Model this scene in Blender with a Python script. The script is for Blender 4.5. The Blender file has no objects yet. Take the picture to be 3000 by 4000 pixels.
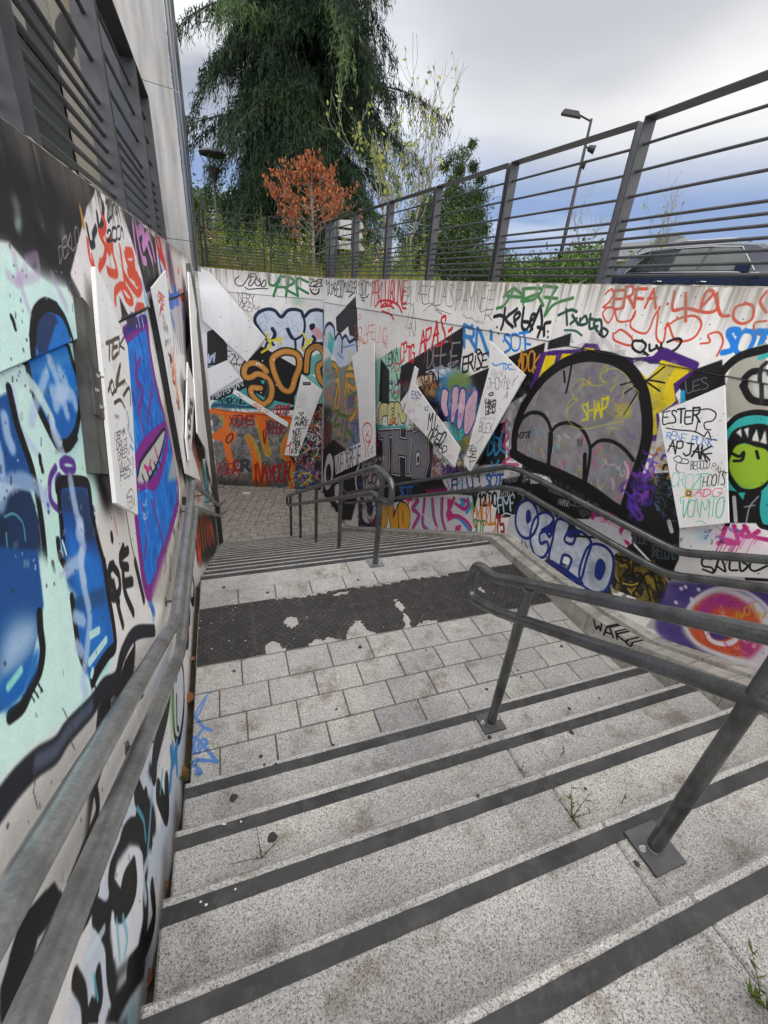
import bpy, bmesh, math, random
import numpy as np
from mathutils import Vector, Matrix
rnd = random.Random(7)
scene = bpy.context.scene
R = math.radians

# ------------------------------------------------------------------ camera (at the origin: the eye, street level is about z = 0)
FPX = 1674.7                       # focal length in pixels of a 3000 x 4000 frame
PITCH, ROLL, YAW = .470254, .0868561, .3715973
_cy, _sy = math.cos(YAW), math.sin(YAW)
_fw = np.array([_sy*math.cos(PITCH), _cy*math.cos(PITCH), -math.sin(PITCH)])
_rt = np.array([_cy, -_sy, 0.]); _up = np.cross(_rt, _fw)
_c, _s = math.cos(ROLL), math.sin(ROLL)
CX = _c*_rt + _s*_up; CU = -_s*_rt + _c*_up
MCAM = np.array([CX, -CU, _fw])
cam_d = bpy.data.cameras.new('camera'); cam = bpy.data.objects.new('camera', cam_d)
scene.collection.objects.link(cam)
cam.matrix_world = Matrix(((CX[0], CU[0], -_fw[0], 0), (CX[1], CU[1], -_fw[1], 0), (CX[2], CU[2], -_fw[2], 0), (0, 0, 0, 1)))
cam_d.sensor_fit = 'HORIZONTAL'; cam_d.sensor_width = 36; cam_d.lens = 36*FPX/3000
cam_d.clip_start = .03; cam_d.clip_end = 3000
scene.camera = cam
# ------------------------------------------------------------------ world, sun, exposure
SUN_EL, SUN_AZ = R(55), R(206)      # azimuth from +y towards +x
world = bpy.data.worlds.new('World'); scene.world = world; world.use_nodes = True
def build_world():
    nt = world.node_tree; N = nt.nodes; L = nt.links; N.clear()
    out = N.new('ShaderNodeOutputWorld'); bg = N.new('ShaderNodeBackground'); bg.inputs[1].default_value = .058
    sky = N.new('ShaderNodeTexSky'); sky.sky_type = 'NISHITA'; sky.sun_disc = False
    sky.sun_elevation = SUN_EL; sky.sun_rotation = SUN_AZ; sky.altitude = 100; sky.dust_density = 2
    tc = N.new('ShaderNodeTexCoord'); sep = N.new('ShaderNodeSeparateXYZ'); L.new(tc.outputs['Generated'], sep.inputs[0])
    # project the view direction on a flat cloud deck
    zz = N.new('ShaderNodeMath'); zz.operation = 'MAXIMUM'; L.new(sep.outputs[2], zz.inputs[0]); zz.inputs[1].default_value = 0.0
    za = N.new('ShaderNodeMath'); za.operation = 'ADD'; L.new(zz.outputs[0], za.inputs[0]); za.inputs[1].default_value = .12
    dv = N.new('ShaderNodeVectorMath'); dv.operation = 'DIVIDE'
    cmb = N.new('ShaderNodeCombineXYZ')
    for i in range(3): L.new(za.outputs[0], cmb.inputs[i])
    L.new(tc.outputs['Generated'], dv.inputs[0]); L.new(cmb.outputs[0], dv.inputs[1])
    n1 = N.new('ShaderNodeTexNoise'); n1.inputs['Scale'].default_value = .9; n1.inputs['Detail'].default_value = 5; n1.inputs['Roughness'].default_value = .5
    L.new(dv.outputs[0], n1.inputs['Vector'])
    n2 = N.new('ShaderNodeTexNoise'); n2.inputs['Scale'].default_value = .45; n2.inputs['Detail'].default_value = 3
    mp = N.new('ShaderNodeMapping'); mp.inputs['Location'].default_value = (3.7, 1.3, 0); L.new(dv.outputs[0], mp.inputs[0]); L.new(mp.outputs[0], n2.inputs['Vector'])
    cr = N.new('ShaderNodeValToRGB'); L.new(n1.outputs[0], cr.inputs[0])
    e = cr.color_ramp.elements; e[0].position = .43; e[0].color = (1.75, 1.8, 2.0, 1); e[1].position = .60; e[1].color = (4.7, 4.7, 4.75, 1)
    # blue-grey bands low over the horizon
    bnd = N.new('ShaderNodeMapping'); bnd.inputs['Scale'].default_value = (1.2, 1.2, 9); L.new(tc.outputs['Generated'], bnd.inputs[0])
    n3 = N.new('ShaderNodeTexNoise'); n3.inputs['Scale'].default_value = 1.5; n3.inputs['Detail'].default_value = 3; L.new(bnd.outputs[0], n3.inputs['Vector'])
    cb = N.new('ShaderNodeValToRGB'); L.new(n3.outputs[0], cb.inputs[0])
    e = cb.color_ramp.elements; e[0].position = .44; e[0].color = (1.15, 1.6, 2.75, 1); e[1].position = .64; e[1].color = (2.9, 3.1, 3.7, 1)
    lo = N.new('ShaderNodeMapRange'); lo.interpolation_type = 'SMOOTHSTEP'; L.new(sep.outputs[2], lo.inputs[0])
    lo.inputs[1].default_value = .16; lo.inputs[2].default_value = .30
    # the veil glows round the hidden sun
    sd = N.new('ShaderNodeVectorMath'); sd.operation = 'DOT_PRODUCT'; L.new(tc.outputs['Generated'], sd.inputs[0])
    sd.inputs[1].default_value = (math.sin(R(50))*math.cos(R(22)), math.cos(R(50))*math.cos(R(22)), math.sin(R(22)))
    gl = N.new('ShaderNodeMapRange'); gl.interpolation_type = 'SMOOTHSTEP'; L.new(sd.outputs['Value'], gl.inputs[0])
    gl.inputs[1].default_value = .86; gl.inputs[2].default_value = 1.; gl.inputs[3].default_value = 0; gl.inputs[4].default_value = 1
    m1 = N.new('ShaderNodeMix'); m1.data_type = 'RGBA'; L.new(lo.outputs[0], m1.inputs[0]); L.new(cb.outputs[0], m1.inputs[6]); L.new(cr.outputs[0], m1.inputs[7])
    gm = N.new('ShaderNodeMath'); gm.operation = 'MULTIPLY'; L.new(gl.outputs[0], gm.inputs[0]); L.new(lo.outputs[0], gm.inputs[1])
    m2 = N.new('ShaderNodeMix'); m2.data_type = 'RGBA'; L.new(gm.outputs[0], m2.inputs[0]); L.new(m1.outputs[2], m2.inputs[6]); m2.inputs[7].default_value = (4.6, 4.5, 4.3, 1)
    # a heavy grey bank high ahead
    dd_ = N.new('ShaderNodeVectorMath'); dd_.operation = 'DOT_PRODUCT'; L.new(tc.outputs['Generated'], dd_.inputs[0]); dd_.inputs[1].default_value = (math.sin(R(37))*math.cos(R(36)), math.cos(R(37))*math.cos(R(36)), math.sin(R(36)))
    ad = N.new('ShaderNodeMath'); ad.operation = 'MULTIPLY_ADD'; L.new(n2.outputs[0], ad.inputs[0]); ad.inputs[1].default_value = .10; L.new(dd_.outputs['Value'], ad.inputs[2])
    ad2 = N.new('ShaderNodeMath'); ad2.operation = 'MULTIPLY_ADD'; L.new(n1.outputs[0], ad2.inputs[0]); ad2.inputs[1].default_value = .12; L.new(ad.outputs[0], ad2.inputs[2])
    db = N.new('ShaderNodeMapRange'); db.interpolation_type = 'SMOOTHSTEP'; L.new(ad2.outputs[0], db.inputs[0]); db.inputs[1].default_value = 1.02; db.inputs[2].default_value = 1.10; db.inputs[4].default_value = .85
    m25 = N.new('ShaderNodeMix'); m25.data_type = 'RGBA'; L.new(db.outputs[0], m25.inputs[0]); L.new(m2.outputs[2], m25.inputs[6]); m25.inputs[7].default_value = (2.3, 2.32, 2.45, 1); m2 = m25
    m3 = N.new('ShaderNodeMix'); m3.data_type = 'RGBA'; m3.inputs[0].default_value = .9; L.new(sky.outputs[0], m3.inputs[6]); L.new(m2.outputs[2], m3.inputs[7])
    L.new(m3.outputs[2], bg.inputs[0]); L.new(bg.outputs[0], out.inputs[0])
build_world()
sun_d = bpy.data.lights.new('sun', 'SUN'); sun_d.energy = 1.5; sun_d.angle = R(150); sun_d.color = (1, .96, .9)
sun = bpy.data.objects.new('sun', sun_d); scene.collection.objects.link(sun)
sun.rotation_euler = (Vector((math.sin(SUN_AZ)*math.cos(SUN_EL), math.cos(SUN_AZ)*math.cos(SUN_EL), math.sin(SUN_EL)))).to_track_quat('Z', 'Y').to_euler()
scene.view_settings.view_transform = 'Standard'; scene.view_settings.look = 'None'
scene.view_settings.exposure = 2.0; scene.view_settings.gamma = 1; scene.view_settings.use_curve_mapping = False

# ------------------------------------------------------------------ measuring: rays of photo points against the planes of the place
def ray(p):
    return MCAM.T @ np.array([(p[0]-1500)/FPX, (p[1]-2000)/FPX, 1.])
def onZ(p, z): d = ray(p); return d*z/d[2]
def onX(p, x): d = ray(p); return d*x/d[0]
def onY(p, y): d = ray(p); return d*y/d[1]
def zm(x0, y0, s): return lambda x, y: (x0+x/s, y0+y/s)
D = zm(0, 0, 1/1.80832)
class Plane:
    """vertical plane through plan points a -> b; N points to the viewer's side"""
    def __init__(s, a, b, side):
        s.O = np.array([a[0], a[1], 0.]); v = np.array([b[0]-a[0], b[1]-a[1], 0.]); s.L = np.linalg.norm(v); s.U = v/s.L
        s.N = np.array([s.U[1], -s.U[0], 0.])*side
    def hit(s, p, off=0.):
        d = ray(p); c = s.N @ (s.O + s.N*off); return d*(c/(d @ s.N))
    def uz(s, p, off=0.):
        h = s.hit(p, off); return float((h-s.O) @ s.U), float(h[2])
    def P(s, u, z, off=0.): return tuple(s.O + s.U*u + s.N*off + np.array([0, 0, z]))
LW = Plane((-.415, 0), (-.415, 8.5), 1)
RW = Plane((2.975, 0), (2.97, 3.62), -1)
RF = Plane((2.97, 3.62), (2.30, 10.86), -1)
FW = Plane((2.30, 10.86), (-.42, 11.72), -1)
if FW.N[1] > 0: FW.N = -FW.N
# ------------------------------------------------------------------ objects
col = scene.collection
def tag(o, label=None, cat=None, group=None, kind=None):
    if label: o['label'] = label
    if cat: o['category'] = cat
    if group: o['group'] = group
    if kind: o['kind'] = kind
    return o
def thing(name, loc, label=None, cat=None, group=None, kind=None):
    o = bpy.data.objects.new(name, None); o.empty_display_size = .1; col.objects.link(o); o.location = loc
    return tag(o, label, cat, group, kind)
def mesh(name, V, F, mat, parent=None, uv=None, smooth=False, attr=None, kind=None, loc=None):
    me = bpy.data.meshes.new(name); me.from_pydata([tuple(v) for v in V], [], [tuple(f) for f in F])
    if uv is not None:
        l = me.uv_layers.new(name='uv'); idx = np.zeros(len(me.loops), dtype=np.int32); me.loops.foreach_get('vertex_index', idx)
        l.data.foreach_set('uv', np.asarray(uv, dtype=np.float32)[idx].ravel())
    me.update()
    if smooth: me.shade_smooth()
    return obj(name, me, mat, parent, kind, loc)
def obj(name, me, mat, parent=None, kind=None, loc=None):
    for m in (mat if isinstance(mat, (list, tuple)) else [mat]):
        if m is not None and m.name not in [k.name for k in me.materials if k]: me.materials.append(m)
    o = bpy.data.objects.new(name, me); col.objects.link(o)
    if parent is not None:
        o.parent = parent
        if loc is None: # meshes are written in world coordinates
            o.matrix_parent_inverse = Matrix.Translation(Vector(world_loc(parent))).inverted()
    if loc is not None: o.location = loc
    if kind: o['kind'] = kind
    return o
def world_loc(o):
    v = Vector((0, 0, 0))
    while o is not None:
        v = v + o.location + o.matrix_parent_inverse.to_translation(); o = o.parent
    return v
class MB:
    def __init__(s): s.V = []; s.F = []; s.UV = []; s.mi = []
    def add(s, V, F, uv=None, m=0):
        n = len(s.V); s.V += [tuple(map(float, v)) for v in V]; s.F += [tuple(i+n for i in f) for f in F]; s.mi += [m]*len(F)
        s.UV += list(uv) if uv is not None else [(0, 0)]*len(V)
    def box(s, a, b, m=0):
        (x0, y0, z0), (x1, y1, z1) = a, b
        s.add([(x0,y0,z0),(x1,y0,z0),(x1,y1,z0),(x0,y1,z0),(x0,y0,z1),(x1,y0,z1),(x1,y1,z1),(x0,y1,z1)],
              [(0,3,2,1),(4,5,6,7),(0,1,5,4),(1,2,6,5),(2,3,7,6),(3,0,4,7)], m=m)
    def obox(s, c, ax, ay, az, m=0):
        c, ax, ay, az = map(np.array, (c, ax, ay, az))
        V = [c+i*ax+j*ay+k*az for k in (-1, 1) for (i, j) in ((-1,-1),(1,-1),(1,1),(-1,1))]
        s.add(V, [(0,3,2,1),(4,5,6,7),(0,1,5,4),(1,2,6,5),(2,3,7,6),(3,0,4,7)], m=m)
    def prism(s, poly, d, uv=None, m=0):
        """poly: 3-D points of the front face, d: vector to the back face"""
        n = len(poly); d = np.array(d); V = [np.array(p) for p in poly] + [np.array(p)+d for p in poly]
        F = [tuple(range(n)), tuple(range(2*n-1, n-1, -1))] + [(i, i+n, (i+1) % n+n, (i+1) % n) for i in range(n)]
        s.add(V, F, (list(uv)*2) if uv is not None else None, m)
    def tube(s, pts, r, n=12, caps=True, m=0):
        pts = [np.array(p, float) for p in pts]; k = len(pts); rr = r if isinstance(r, (list, tuple)) else [r]*k
        T = []
        for i in range(k):
            t = pts[min(i+1, k-1)]-pts[max(i-1, 0)]; T.append(t/(np.linalg.norm(t)+1e-9))
        a = np.array([0, 0, 1.]) if abs(T[0][2]) < .9 else np.array([1., 0, 0]); x = np.cross(T[0], a); x /= np.linalg.norm(x)
        V = []
        for i in range(k):
            x = x - T[i]*(x @ T[i]); x /= np.linalg.norm(x)+1e-9; y = np.cross(T[i], x)
            V += [pts[i]+rr[i]*(math.cos(2*math.pi*j/n)*x+math.sin(2*math.pi*j/n)*y) for j in range(n)]
        F = [(i*n+j, i*n+(j+1) % n, (i+1)*n+(j+1) % n, (i+1)*n+j) for i in range(k-1) for j in range(n)]
        if caps: F += [tuple(range(n-1, -1, -1)), tuple((k-1)*n+j for j in range(n))]
        s.add(V, F, m=m)
    def disc(s, c, r, h, n=8, m=0, up=(0, 0, 1)):
        up = np.array(up, float); s.tube([np.array(c), np.array(c)+up*h], [r, r*.86], n, m=m)
    def build(s, name, mat, parent=None, smooth=False, uv=False, kind=None, loc=None, autosmooth=None):
        o = mesh(name, s.V, s.F, mat, parent, s.UV if uv else None, smooth, kind=kind, loc=loc)
        if isinstance(mat, (list, tuple)) and len(mat) > 1: o.data.polygons.foreach_set('material_index', s.mi)
        if autosmooth:
            for p in o.data.polygons: p.use_smooth = True
            o.data.set_sharp_from_angle(angle=R(autosmooth))
        return o
def catmull(P, k=6, closed=False):
    P = [np.array(p, float) for p in P]
    if len(P) < 3: return P
    Q = [P[-1]]+P+[P[0], P[1]] if closed else [2*P[0]-P[1]]+P+[2*P[-1]-P[-2]]
    out = []
    for i in range(1, len(Q)-2):
        a, b, c, d = Q[i-1], Q[i], Q[i+1], Q[i+2]
        for j in range(k):
            t = j/k; out.append(.5*((2*b)+(-a+c)*t+(2*a-5*b+4*c-d)*t*t+(-a+3*b-3*c+d)*t**3))
    if not closed: out.append(P[-1])
    return out
def fillet(P, r=.08, k=5):
    """polyline with rounded bends, for pipes"""
    P = [np.array(p, float) for p in P]; out = [P[0]]
    for i in range(1, len(P)-1):
        a, b, c = P[i-1], P[i], P[i+1]; da = a-b; dc = c-b; la, lc = np.linalg.norm(da), np.linalg.norm(dc)
        q = min(r, la*.45, lc*.45); p0 = b+da/la*q; p1 = b+dc/lc*q
        out += [(1-t)**2*p0+2*t*(1-t)*b+t*t*p1 for t in [j/k for j in range(k+1)]]
    return out+[P[-1]]
# ------------------------------------------------------------------ materials
def srgb(h):
    c = [int(h[i:i+2], 16)/255 for i in (0, 2, 4)]
    return tuple(x/12.92 if x <= .04045 else ((x+.055)/1.055)**2.4 for x in c)
class NT:
    def __init__(s, name):
        s.m = bpy.data.materials.new(name); s.m.use_nodes = True; s.t = s.m.node_tree; s.b = s.t.nodes['Principled BSDF']; s.out = s.t.nodes['Material Output']
    def n(s, ty, **kw):
        x = s.t.nodes.new(ty)
        for k, v in kw.items():
            if k in x.inputs.keys(): x.inputs[k].default_value = v
            else: setattr(x, k, v)
        return x
    def l(s, a, b): s.t.links.new(a, b)
    def pos(s, scale=(1, 1, 1)):
        g = s.n('ShaderNodeNewGeometry'); m = s.n('ShaderNodeMapping'); m.inputs['Scale'].default_value = scale; s.l(g.outputs['Position'], m.inputs[0]); return m.outputs[0]
    def noise(s, vec, scale, detail=4, rough=.55):
        x = s.n('ShaderNodeTexNoise'); x.inputs['Scale'].default_value = scale; x.inputs['Detail'].default_value = detail; x.inputs['Roughness'].default_value = rough
        if vec is not None: s.l(vec, x.inputs['Vector'])
        return x.outputs[0]
    def ramp(s, fac, stops):
        r = s.n('ShaderNodeValToRGB'); e = r.color_ramp.elements
        while len(e) < len(stops): e.new(.5)
        for i, (p, c) in enumerate(stops): e[i].position = p; e[i].color = (*c, 1) if len(c) == 3 else c
        s.l(fac, r.inputs[0]); return r.outputs[0]
    def mix(s, fac, a, b, mode='MIX'):
        x = s.n('ShaderNodeMix'); x.data_type = 'RGBA'; x.blend_type = mode
        for i, v in ((0, fac), (6, a), (7, b)):
            if isinstance(v, (int, float)): x.inputs[i].default_value = v
            elif isinstance(v, tuple): x.inputs[i].default_value = (*v, 1) if len(v) == 3 else v
            else: s.l(v, x.inputs[i])
        return x.outputs[2]
    def bump(s, h, strength=.3, dist=.002):
        b = s.n('ShaderNodeBump'); b.inputs['Strength'].default_value = strength; b.inputs['Distance'].default_value = dist
        s.l(h, b.inputs['Height']); s.l(b.outputs[0], s.b.inputs['Normal'])
    def col(s, c):
        if isinstance(c, tuple): s.b.inputs['Base Color'].default_value = (*c, 1)
        else: s.l(c, s.b.inputs['Base Color'])
    def set(s, rough=None, metal=None, spec=None):
        if rough is not None: s.b.inputs['Roughness'].default_value = rough
        if metal is not None: s.b.inputs['Metallic'].default_value = metal
        if spec is not None: s.b.inputs['Specular IOR Level'].default_value = spec
        return s.m
g3 = lambda v: (v, v, v)
def granite(name, light=1., warm=0., image=None, speck=1.):
    m = NT(name); p = m.pos()
    vo = m.n('ShaderNodeTexVoronoi'); vo.inputs['Scale'].default_value = 290; m.l(p, vo.inputs['Vector'])
    sp = m.n('ShaderNodeSeparateColor'); m.l(vo.outputs['Color'], sp.inputs[0])
    c = m.ramp(sp.outputs[0], [(0, g3(.04)), (.14, g3(.08)), (.21, g3(.30)), (.55, g3(.42)), (.8, (.52, .50, .47)), (1, g3(.70))])
    n1 = m.noise(p, 130, 3, .7); c = m.mix(.35, c, m.ramp(n1, [(.3, g3(.20)), (.7, g3(.55))]))
    big = m.noise(p, 1.7, 5, .6)
    c = m.mix(1., c, m.ramp(big, [(.3, (.70*light, .70*light, .70*light)), (.72, (1.15*light, 1.13*light, 1.09*light))]), 'MULTIPLY')
    st = m.noise(m.pos((1, 1, 1)), 5.5, 6, .65)
    c = m.mix(1., c, m.ramp(st, [(.32, (.62, .58, .52)), (.46, g3(1))]), 'MULTIPLY')
    br = m.noise(m.pos((1, 1, .3)), 3.1, 6, .7); c = m.mix(m.ramp(br, [(.60, g3(0)), (.70, g3(.42))]), c, (.17, .13, .085))
    oi = m.n('ShaderNodeObjectInfo'); rr = m.ramp(oi.outputs['Random'], [(0, (.90, .90, .92)), (1, (1.08, 1.07, 1.04))])
    c = m.mix(1., c, rr, 'MULTIPLY')
    if image is not None:
        t = m.n('ShaderNodeTexImage'); t.image = image; t.extension = 'CLIP'; uvn = m.n('ShaderNodeUVMap'); uvn.uv_map = 'uv'; m.l(uvn.outputs[0], t.inputs[0])
        c = m.mix(t.outputs['Alpha'], c, t.outputs['Color'])
    m.col(c); m.bump(n1, .5, .0015); return m.set(.85, 0, .3)
def plain(name, c, rough=.6, metal=0., var=.15, scale=6., bump=0., bscale=60, spec=.5, grime=None):
    m = NT(name); p = m.pos(); n = m.noise(p, scale, 5, .6)
    a = tuple(min(1, x*(1-var)) for x in c); b = tuple(min(1, x*(1+var)) for x in c)
    cc = m.ramp(n, [(.3, a), (.7, b)])
    if grime:
        n2 = m.noise(m.pos((3, 3, .5)), 5, 6, .7); cc = m.mix(m.ramp(n2, [(.5, g3(0)), (.75, g3(1))]), cc, grime)
    m.col(cc)
    if bump: m.bump(m.noise(p, bscale, 3, .6), bump, .003)
    return m.set(rough, metal, spec)
def galvanised(name, base=.22, dark=.10, rough=.42, metal=.75):
    m = NT(name); p = m.pos(); vo = m.n('ShaderNodeTexVoronoi'); vo.inputs['Scale'].default_value = 160; m.l(p, vo.inputs['Vector'])
    sp = m.n('ShaderNodeSeparateColor'); m.l(vo.outputs['Color'], sp.inputs[0])
    c = m.ramp(sp.outputs[0], [(0, (base*.9, base*.94, base*.95)), (1, (base*1.15, base*1.2, base*1.2))])
    n = m.noise(p, 7, 6, .65); c = m.mix(m.ramp(n, [(.42, g3(0)), (.68, g3(.8))]), c, (dark, dark*1.04, dark*1.05))
    n2 = m.noise(p, 28, 4, .7); c = m.mix(m.ramp(n2, [(.66, g3(0)), (.74, g3(.8))]), c, (base*1.9, base*1.9, base*1.85))
    m.col(c); rr = m.n('ShaderNodeMapRange'); m.l(n, rr.inputs[0]); rr.inputs[3].default_value = rough-.12; rr.inputs[4].default_value = rough+.2
    m.l(rr.outputs[0], m.b.inputs['Roughness']); m.bump(n2, .15, .001); m.set(None, metal, .5); return m.m
M = {}
M['granite'] = granite('granite', 1.03); M['granite_tile'] = granite('granite_tile', 1.02)
M['rail'] = galvanised('galvanised_rail', .16, .065, .27); M['rail_light'] = galvanised('galvanised_rail_pale', .36, .15, .33, .7)
M['fence'] = plain('fence_steel', (.060, .062, .070), .5, .35, .2, 9, .15, 90)
M['strip'] = plain('antislip_strip', (.036, .036, .038), .75, 0, .5, 4, .5, 500, grime=(.075, .073, .07))
M['rubber'] = plain('tactile_rubber', (.030, .028, .028), .7, 0, .4, 7, .5, 300, grime=(.085, .08, .075))
M['studs'] = plain('shaded_studs', (.014, .013, .013), .5, 0, .2, 30)  # darker than the mat rubber: the shading of each stud is put into its colour
M['joint'] = plain('mortar_joint', (.13, .115, .09), .95, 0, .4, 14, .6, 80)
M['dirt'] = plain('gutter_dirt', (.07, .055, .038), .98, 0, .55, 22, .9, 60)
M['kerb'] = plain('kerb_concrete', (.36, .35, .32), .9, 0, .25, 5, .5, 70, grime=(.13, .12, .09))
M['steel'] = plain('stainless_cladding', (.25, .25, .255), .33, .85, .12, 2, 0, grime=(.30, .29, .27))
M['steel_brown'] = plain('stainless_column', (.20, .185, .165), .28, .85, .2, 1.5, 0)
M['upright'] = plain('dirty_upright', (.085, .083, .075), .6, .5, .35, 8, .2, 40, grime=(.035, .033, .03))
M['upright_dark'] = plain('dark_upright', (.035, .036, .037), .5, .3, .3, 8, .2, 40)
M['board'] = plain('board_edge', (.62, .62, .61), .45, 0, .05)
M['concrete'] = plain('bare_concrete', (.34, .33, .31), .9, 0, .2, 4, .4, 50, grime=(.12, .11, .09))
M['bolt'] = plain('bolt', (.24, .24, .23), .4, .7, .2)
M['zinc'] = plain('zinc_bolt', (.6, .6, .58), .3, .8, .1)
M['black'] = plain('black_paint', (.018, .018, .02), .45, .2, .2)
# ------------------------------------------------------------------ a paint canvas on a plane of the place (spray paint: flat print on the wall)
def H3(h): return np.array([int(h[i:i+2], 16)/255 for i in (0, 2, 4)], np.float32)
def PT(s, Z=None):
    v = [float(x) for x in s.split()] if isinstance(s, str) else list(s)
    q = list(zip(v[0::2], v[1::2])); return [Z(*p) for p in q] if Z else q
_vn = np.random.RandomState(5)
def vnoise(h, w, cx, cy, seed):
    r = np.random.RandomState(seed); gh, gw = int(h/cy)+3, int(w/cx)+3; g = r.rand(gh, gw).astype(np.float32)
    y = np.arange(h)/cy; x = np.arange(w)/cx; yi = y.astype(int); xi = x.astype(int); fy = (y-yi)[:, None].astype(np.float32); fx = (x-xi)[None].astype(np.float32)
    fy = fy*fy*(3-2*fy); fx = fx*fx*(3-2*fx)
    a = g[np.ix_(yi, xi)]; b = g[np.ix_(yi, xi+1)]; c = g[np.ix_(yi+1, xi)]; d = g[np.ix_(yi+1, xi+1)]
    return (a*(1-fx)+b*fx)*(1-fy)+(c*(1-fx)+d*fx)*fy
def fbm(h, w, cx, cy, seed, o=4):
    s = 0; a = 1; t = 0
    for i in range(o): s = s+a*vnoise(h, w, max(1.5, cx/2**i), max(1.5, cy/2**i), seed+i*17); t += a; a *= .55
    return s/t
class Canvas:
    def __init__(s, u0, u1, z0, z1, res, base='d2d0cf', mapper=None, alpha=False):
        s.u0, s.z0, s.res = u0, z0, res; s.W = int((u1-u0)*res); s.H = int((z1-z0)*res); s.map = mapper
        s.c = np.empty((s.H, s.W, 3), np.float32); s.c[:] = H3(base); s.a = np.zeros((s.H, s.W), np.float32) if alpha else None; s.seed = 1
    def xy(s, p):
        u, z, k = s.map(p); return ((u-s.u0)*s.res, (z-s.z0)*s.res, k*s.res)
    def uv(s, u, z): return ((u-s.u0)*s.res/s.W, (z-s.z0)*s.res/s.H)
    def blend(s, m, y0, x0, colr):
        h, w = m.shape; sl = (slice(y0, y0+h), slice(x0, x0+w)); m3 = m[..., None]
        s.c[sl] = s.c[sl]*(1-m3)+colr*m3
        if s.a is not None: s.a[sl] = np.maximum(s.a[sl], m)
    def clip(s, x0, x1, y0, y1):
        return max(0, int(x0)), min(s.W, int(x1)+1), max(0, int(y0)), min(s.H, int(y1)+1)
    def stroke(s, P, colr, w, soft=.25, a=1., closed=False, smooth=True, drips=0):
        """P: photo points, w: width in photo pixels"""
        Q = [s.xy(p) for p in P]; k = sum(q[2] for q in Q)/len(Q); r = max(.8, w*k*.5)
        pts = [np.array(q[:2]) for q in Q]
        if smooth and len(pts) > 2: pts = catmull(pts, 5, closed)
        if closed: pts = pts+[pts[0]]
        s.line(pts, colr, r, soft, a)
        if drips:
            rr = np.random.RandomState(int(abs(pts[0][0])*7+drips) % 9999)
            for i in range(drips):
                q = pts[rr.randint(len(pts))]; L = rr.uniform(.5, 3)*r+rr.uniform(3, .16*s.res)
                s.line([q, q+np.array([0, -L])], colr, max(.6, r*.16), .3, a*.9)
    def line(s, pts, colr, r, soft=.25, a=1.):
        if isinstance(colr, str): colr = H3(colr)
        e = max(.7, r*soft*2 if soft > .38 else min(r*soft*2, .011*s.res+.5)); X = [p[0] for p in pts]; Y = [p[1] for p in pts]
        x0, x1, y0, y1 = s.clip(min(X)-r-e-1, max(X)+r+e+1, min(Y)-r-e-1, max(Y)+r+e+1)
        if x1 <= x0 or y1 <= y0: return
        buf = np.full((y1-y0, x1-x0), 1e9, np.float32)
        if len(pts) == 1: pts = pts*2
        for i in range(len(pts)-1):
            ax, ay = pts[i]; bx, by = pts[i+1]
            i0, i1, j0, j1 = int(max(x0, min(ax, bx)-r-e-1)), int(min(x1, max(ax, bx)+r+e+2)), int(max(y0, min(ay, by)-r-e-1)), int(min(y1, max(ay, by)+r+e+2))
            if i1 <= i0 or j1 <= j0: continue
            xx = np.arange(i0, i1, dtype=np.float32)[None]-ax; yy = np.arange(j0, j1, dtype=np.float32)[:, None]-ay
            dx, dy = bx-ax, by-ay; l2 = dx*dx+dy*dy+1e-6; t = np.clip((xx*dx+yy*dy)/l2, 0, 1)
            d = (xx-t*dx)**2+(yy-t*dy)**2; v = buf[j0-y0:j1-y0, i0-x0:i1-x0]; np.minimum(v, d, out=v)
        d = np.sqrt(buf); m = np.clip((r+e*.5-d)/e, 0, 1); m = m*m*(3-2*m)*a
        s.blend(m, y0, x0, colr)
    def fill(s, P, colr, soft=0., a=1., smooth=False, noise=0.):
        """soft in photo pixels"""
        if isinstance(colr, str): colr = H3(colr)
        Q = [s.xy(p) for p in P]; k = sum(q[2] for q in Q)/len(Q); pts = [np.array(q[:2]) for q in Q]
        if smooth: pts = catmull(pts, 5, True)
        e = int(max(1, soft*k)); X = [p[0] for p in pts]; Y = [p[1] for p in pts]
        x0, x1, y0, y1 = s.clip(min(X)-2*e-2, max(X)+2*e+2, min(Y)-2*e-2, max(Y)+2*e+2)
        if x1 <= x0 or y1 <= y0: return
        ys = np.arange(y0, y1)+.5; xs = np.arange(x0, x1)+.5; m = np.zeros((y1-y0, x1-x0), bool)
        for i in range(len(pts)):
            (ax, ay), (bx, by) = pts[i], pts[(i+1) % len(pts)]
            if ay == by: continue
            rows = (ys >= min(ay, by)) & (ys < max(ay, by)); 
            if not rows.any(): continue
            xi = ax+(ys[rows]-ay)*(bx-ax)/(by-ay); m[rows] ^= xs[None] > xi[:, None]
        m = m.astype(np.float32)
        if e > 1:
            for _ in range(2): m = box1(box1(m, e, 0), e, 1)
        else: m = box1(box1(m, 1, 0), 1, 1)
        if noise:
            s.seed += 1; n = fbm(m.shape[0], m.shape[1], s.res*.12, s.res*.12, s.seed); m = m*np.clip(1-noise+noise*2.2*(n-.15), 0, 1)
        s.blend(m*a, y0, x0, colr)
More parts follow.
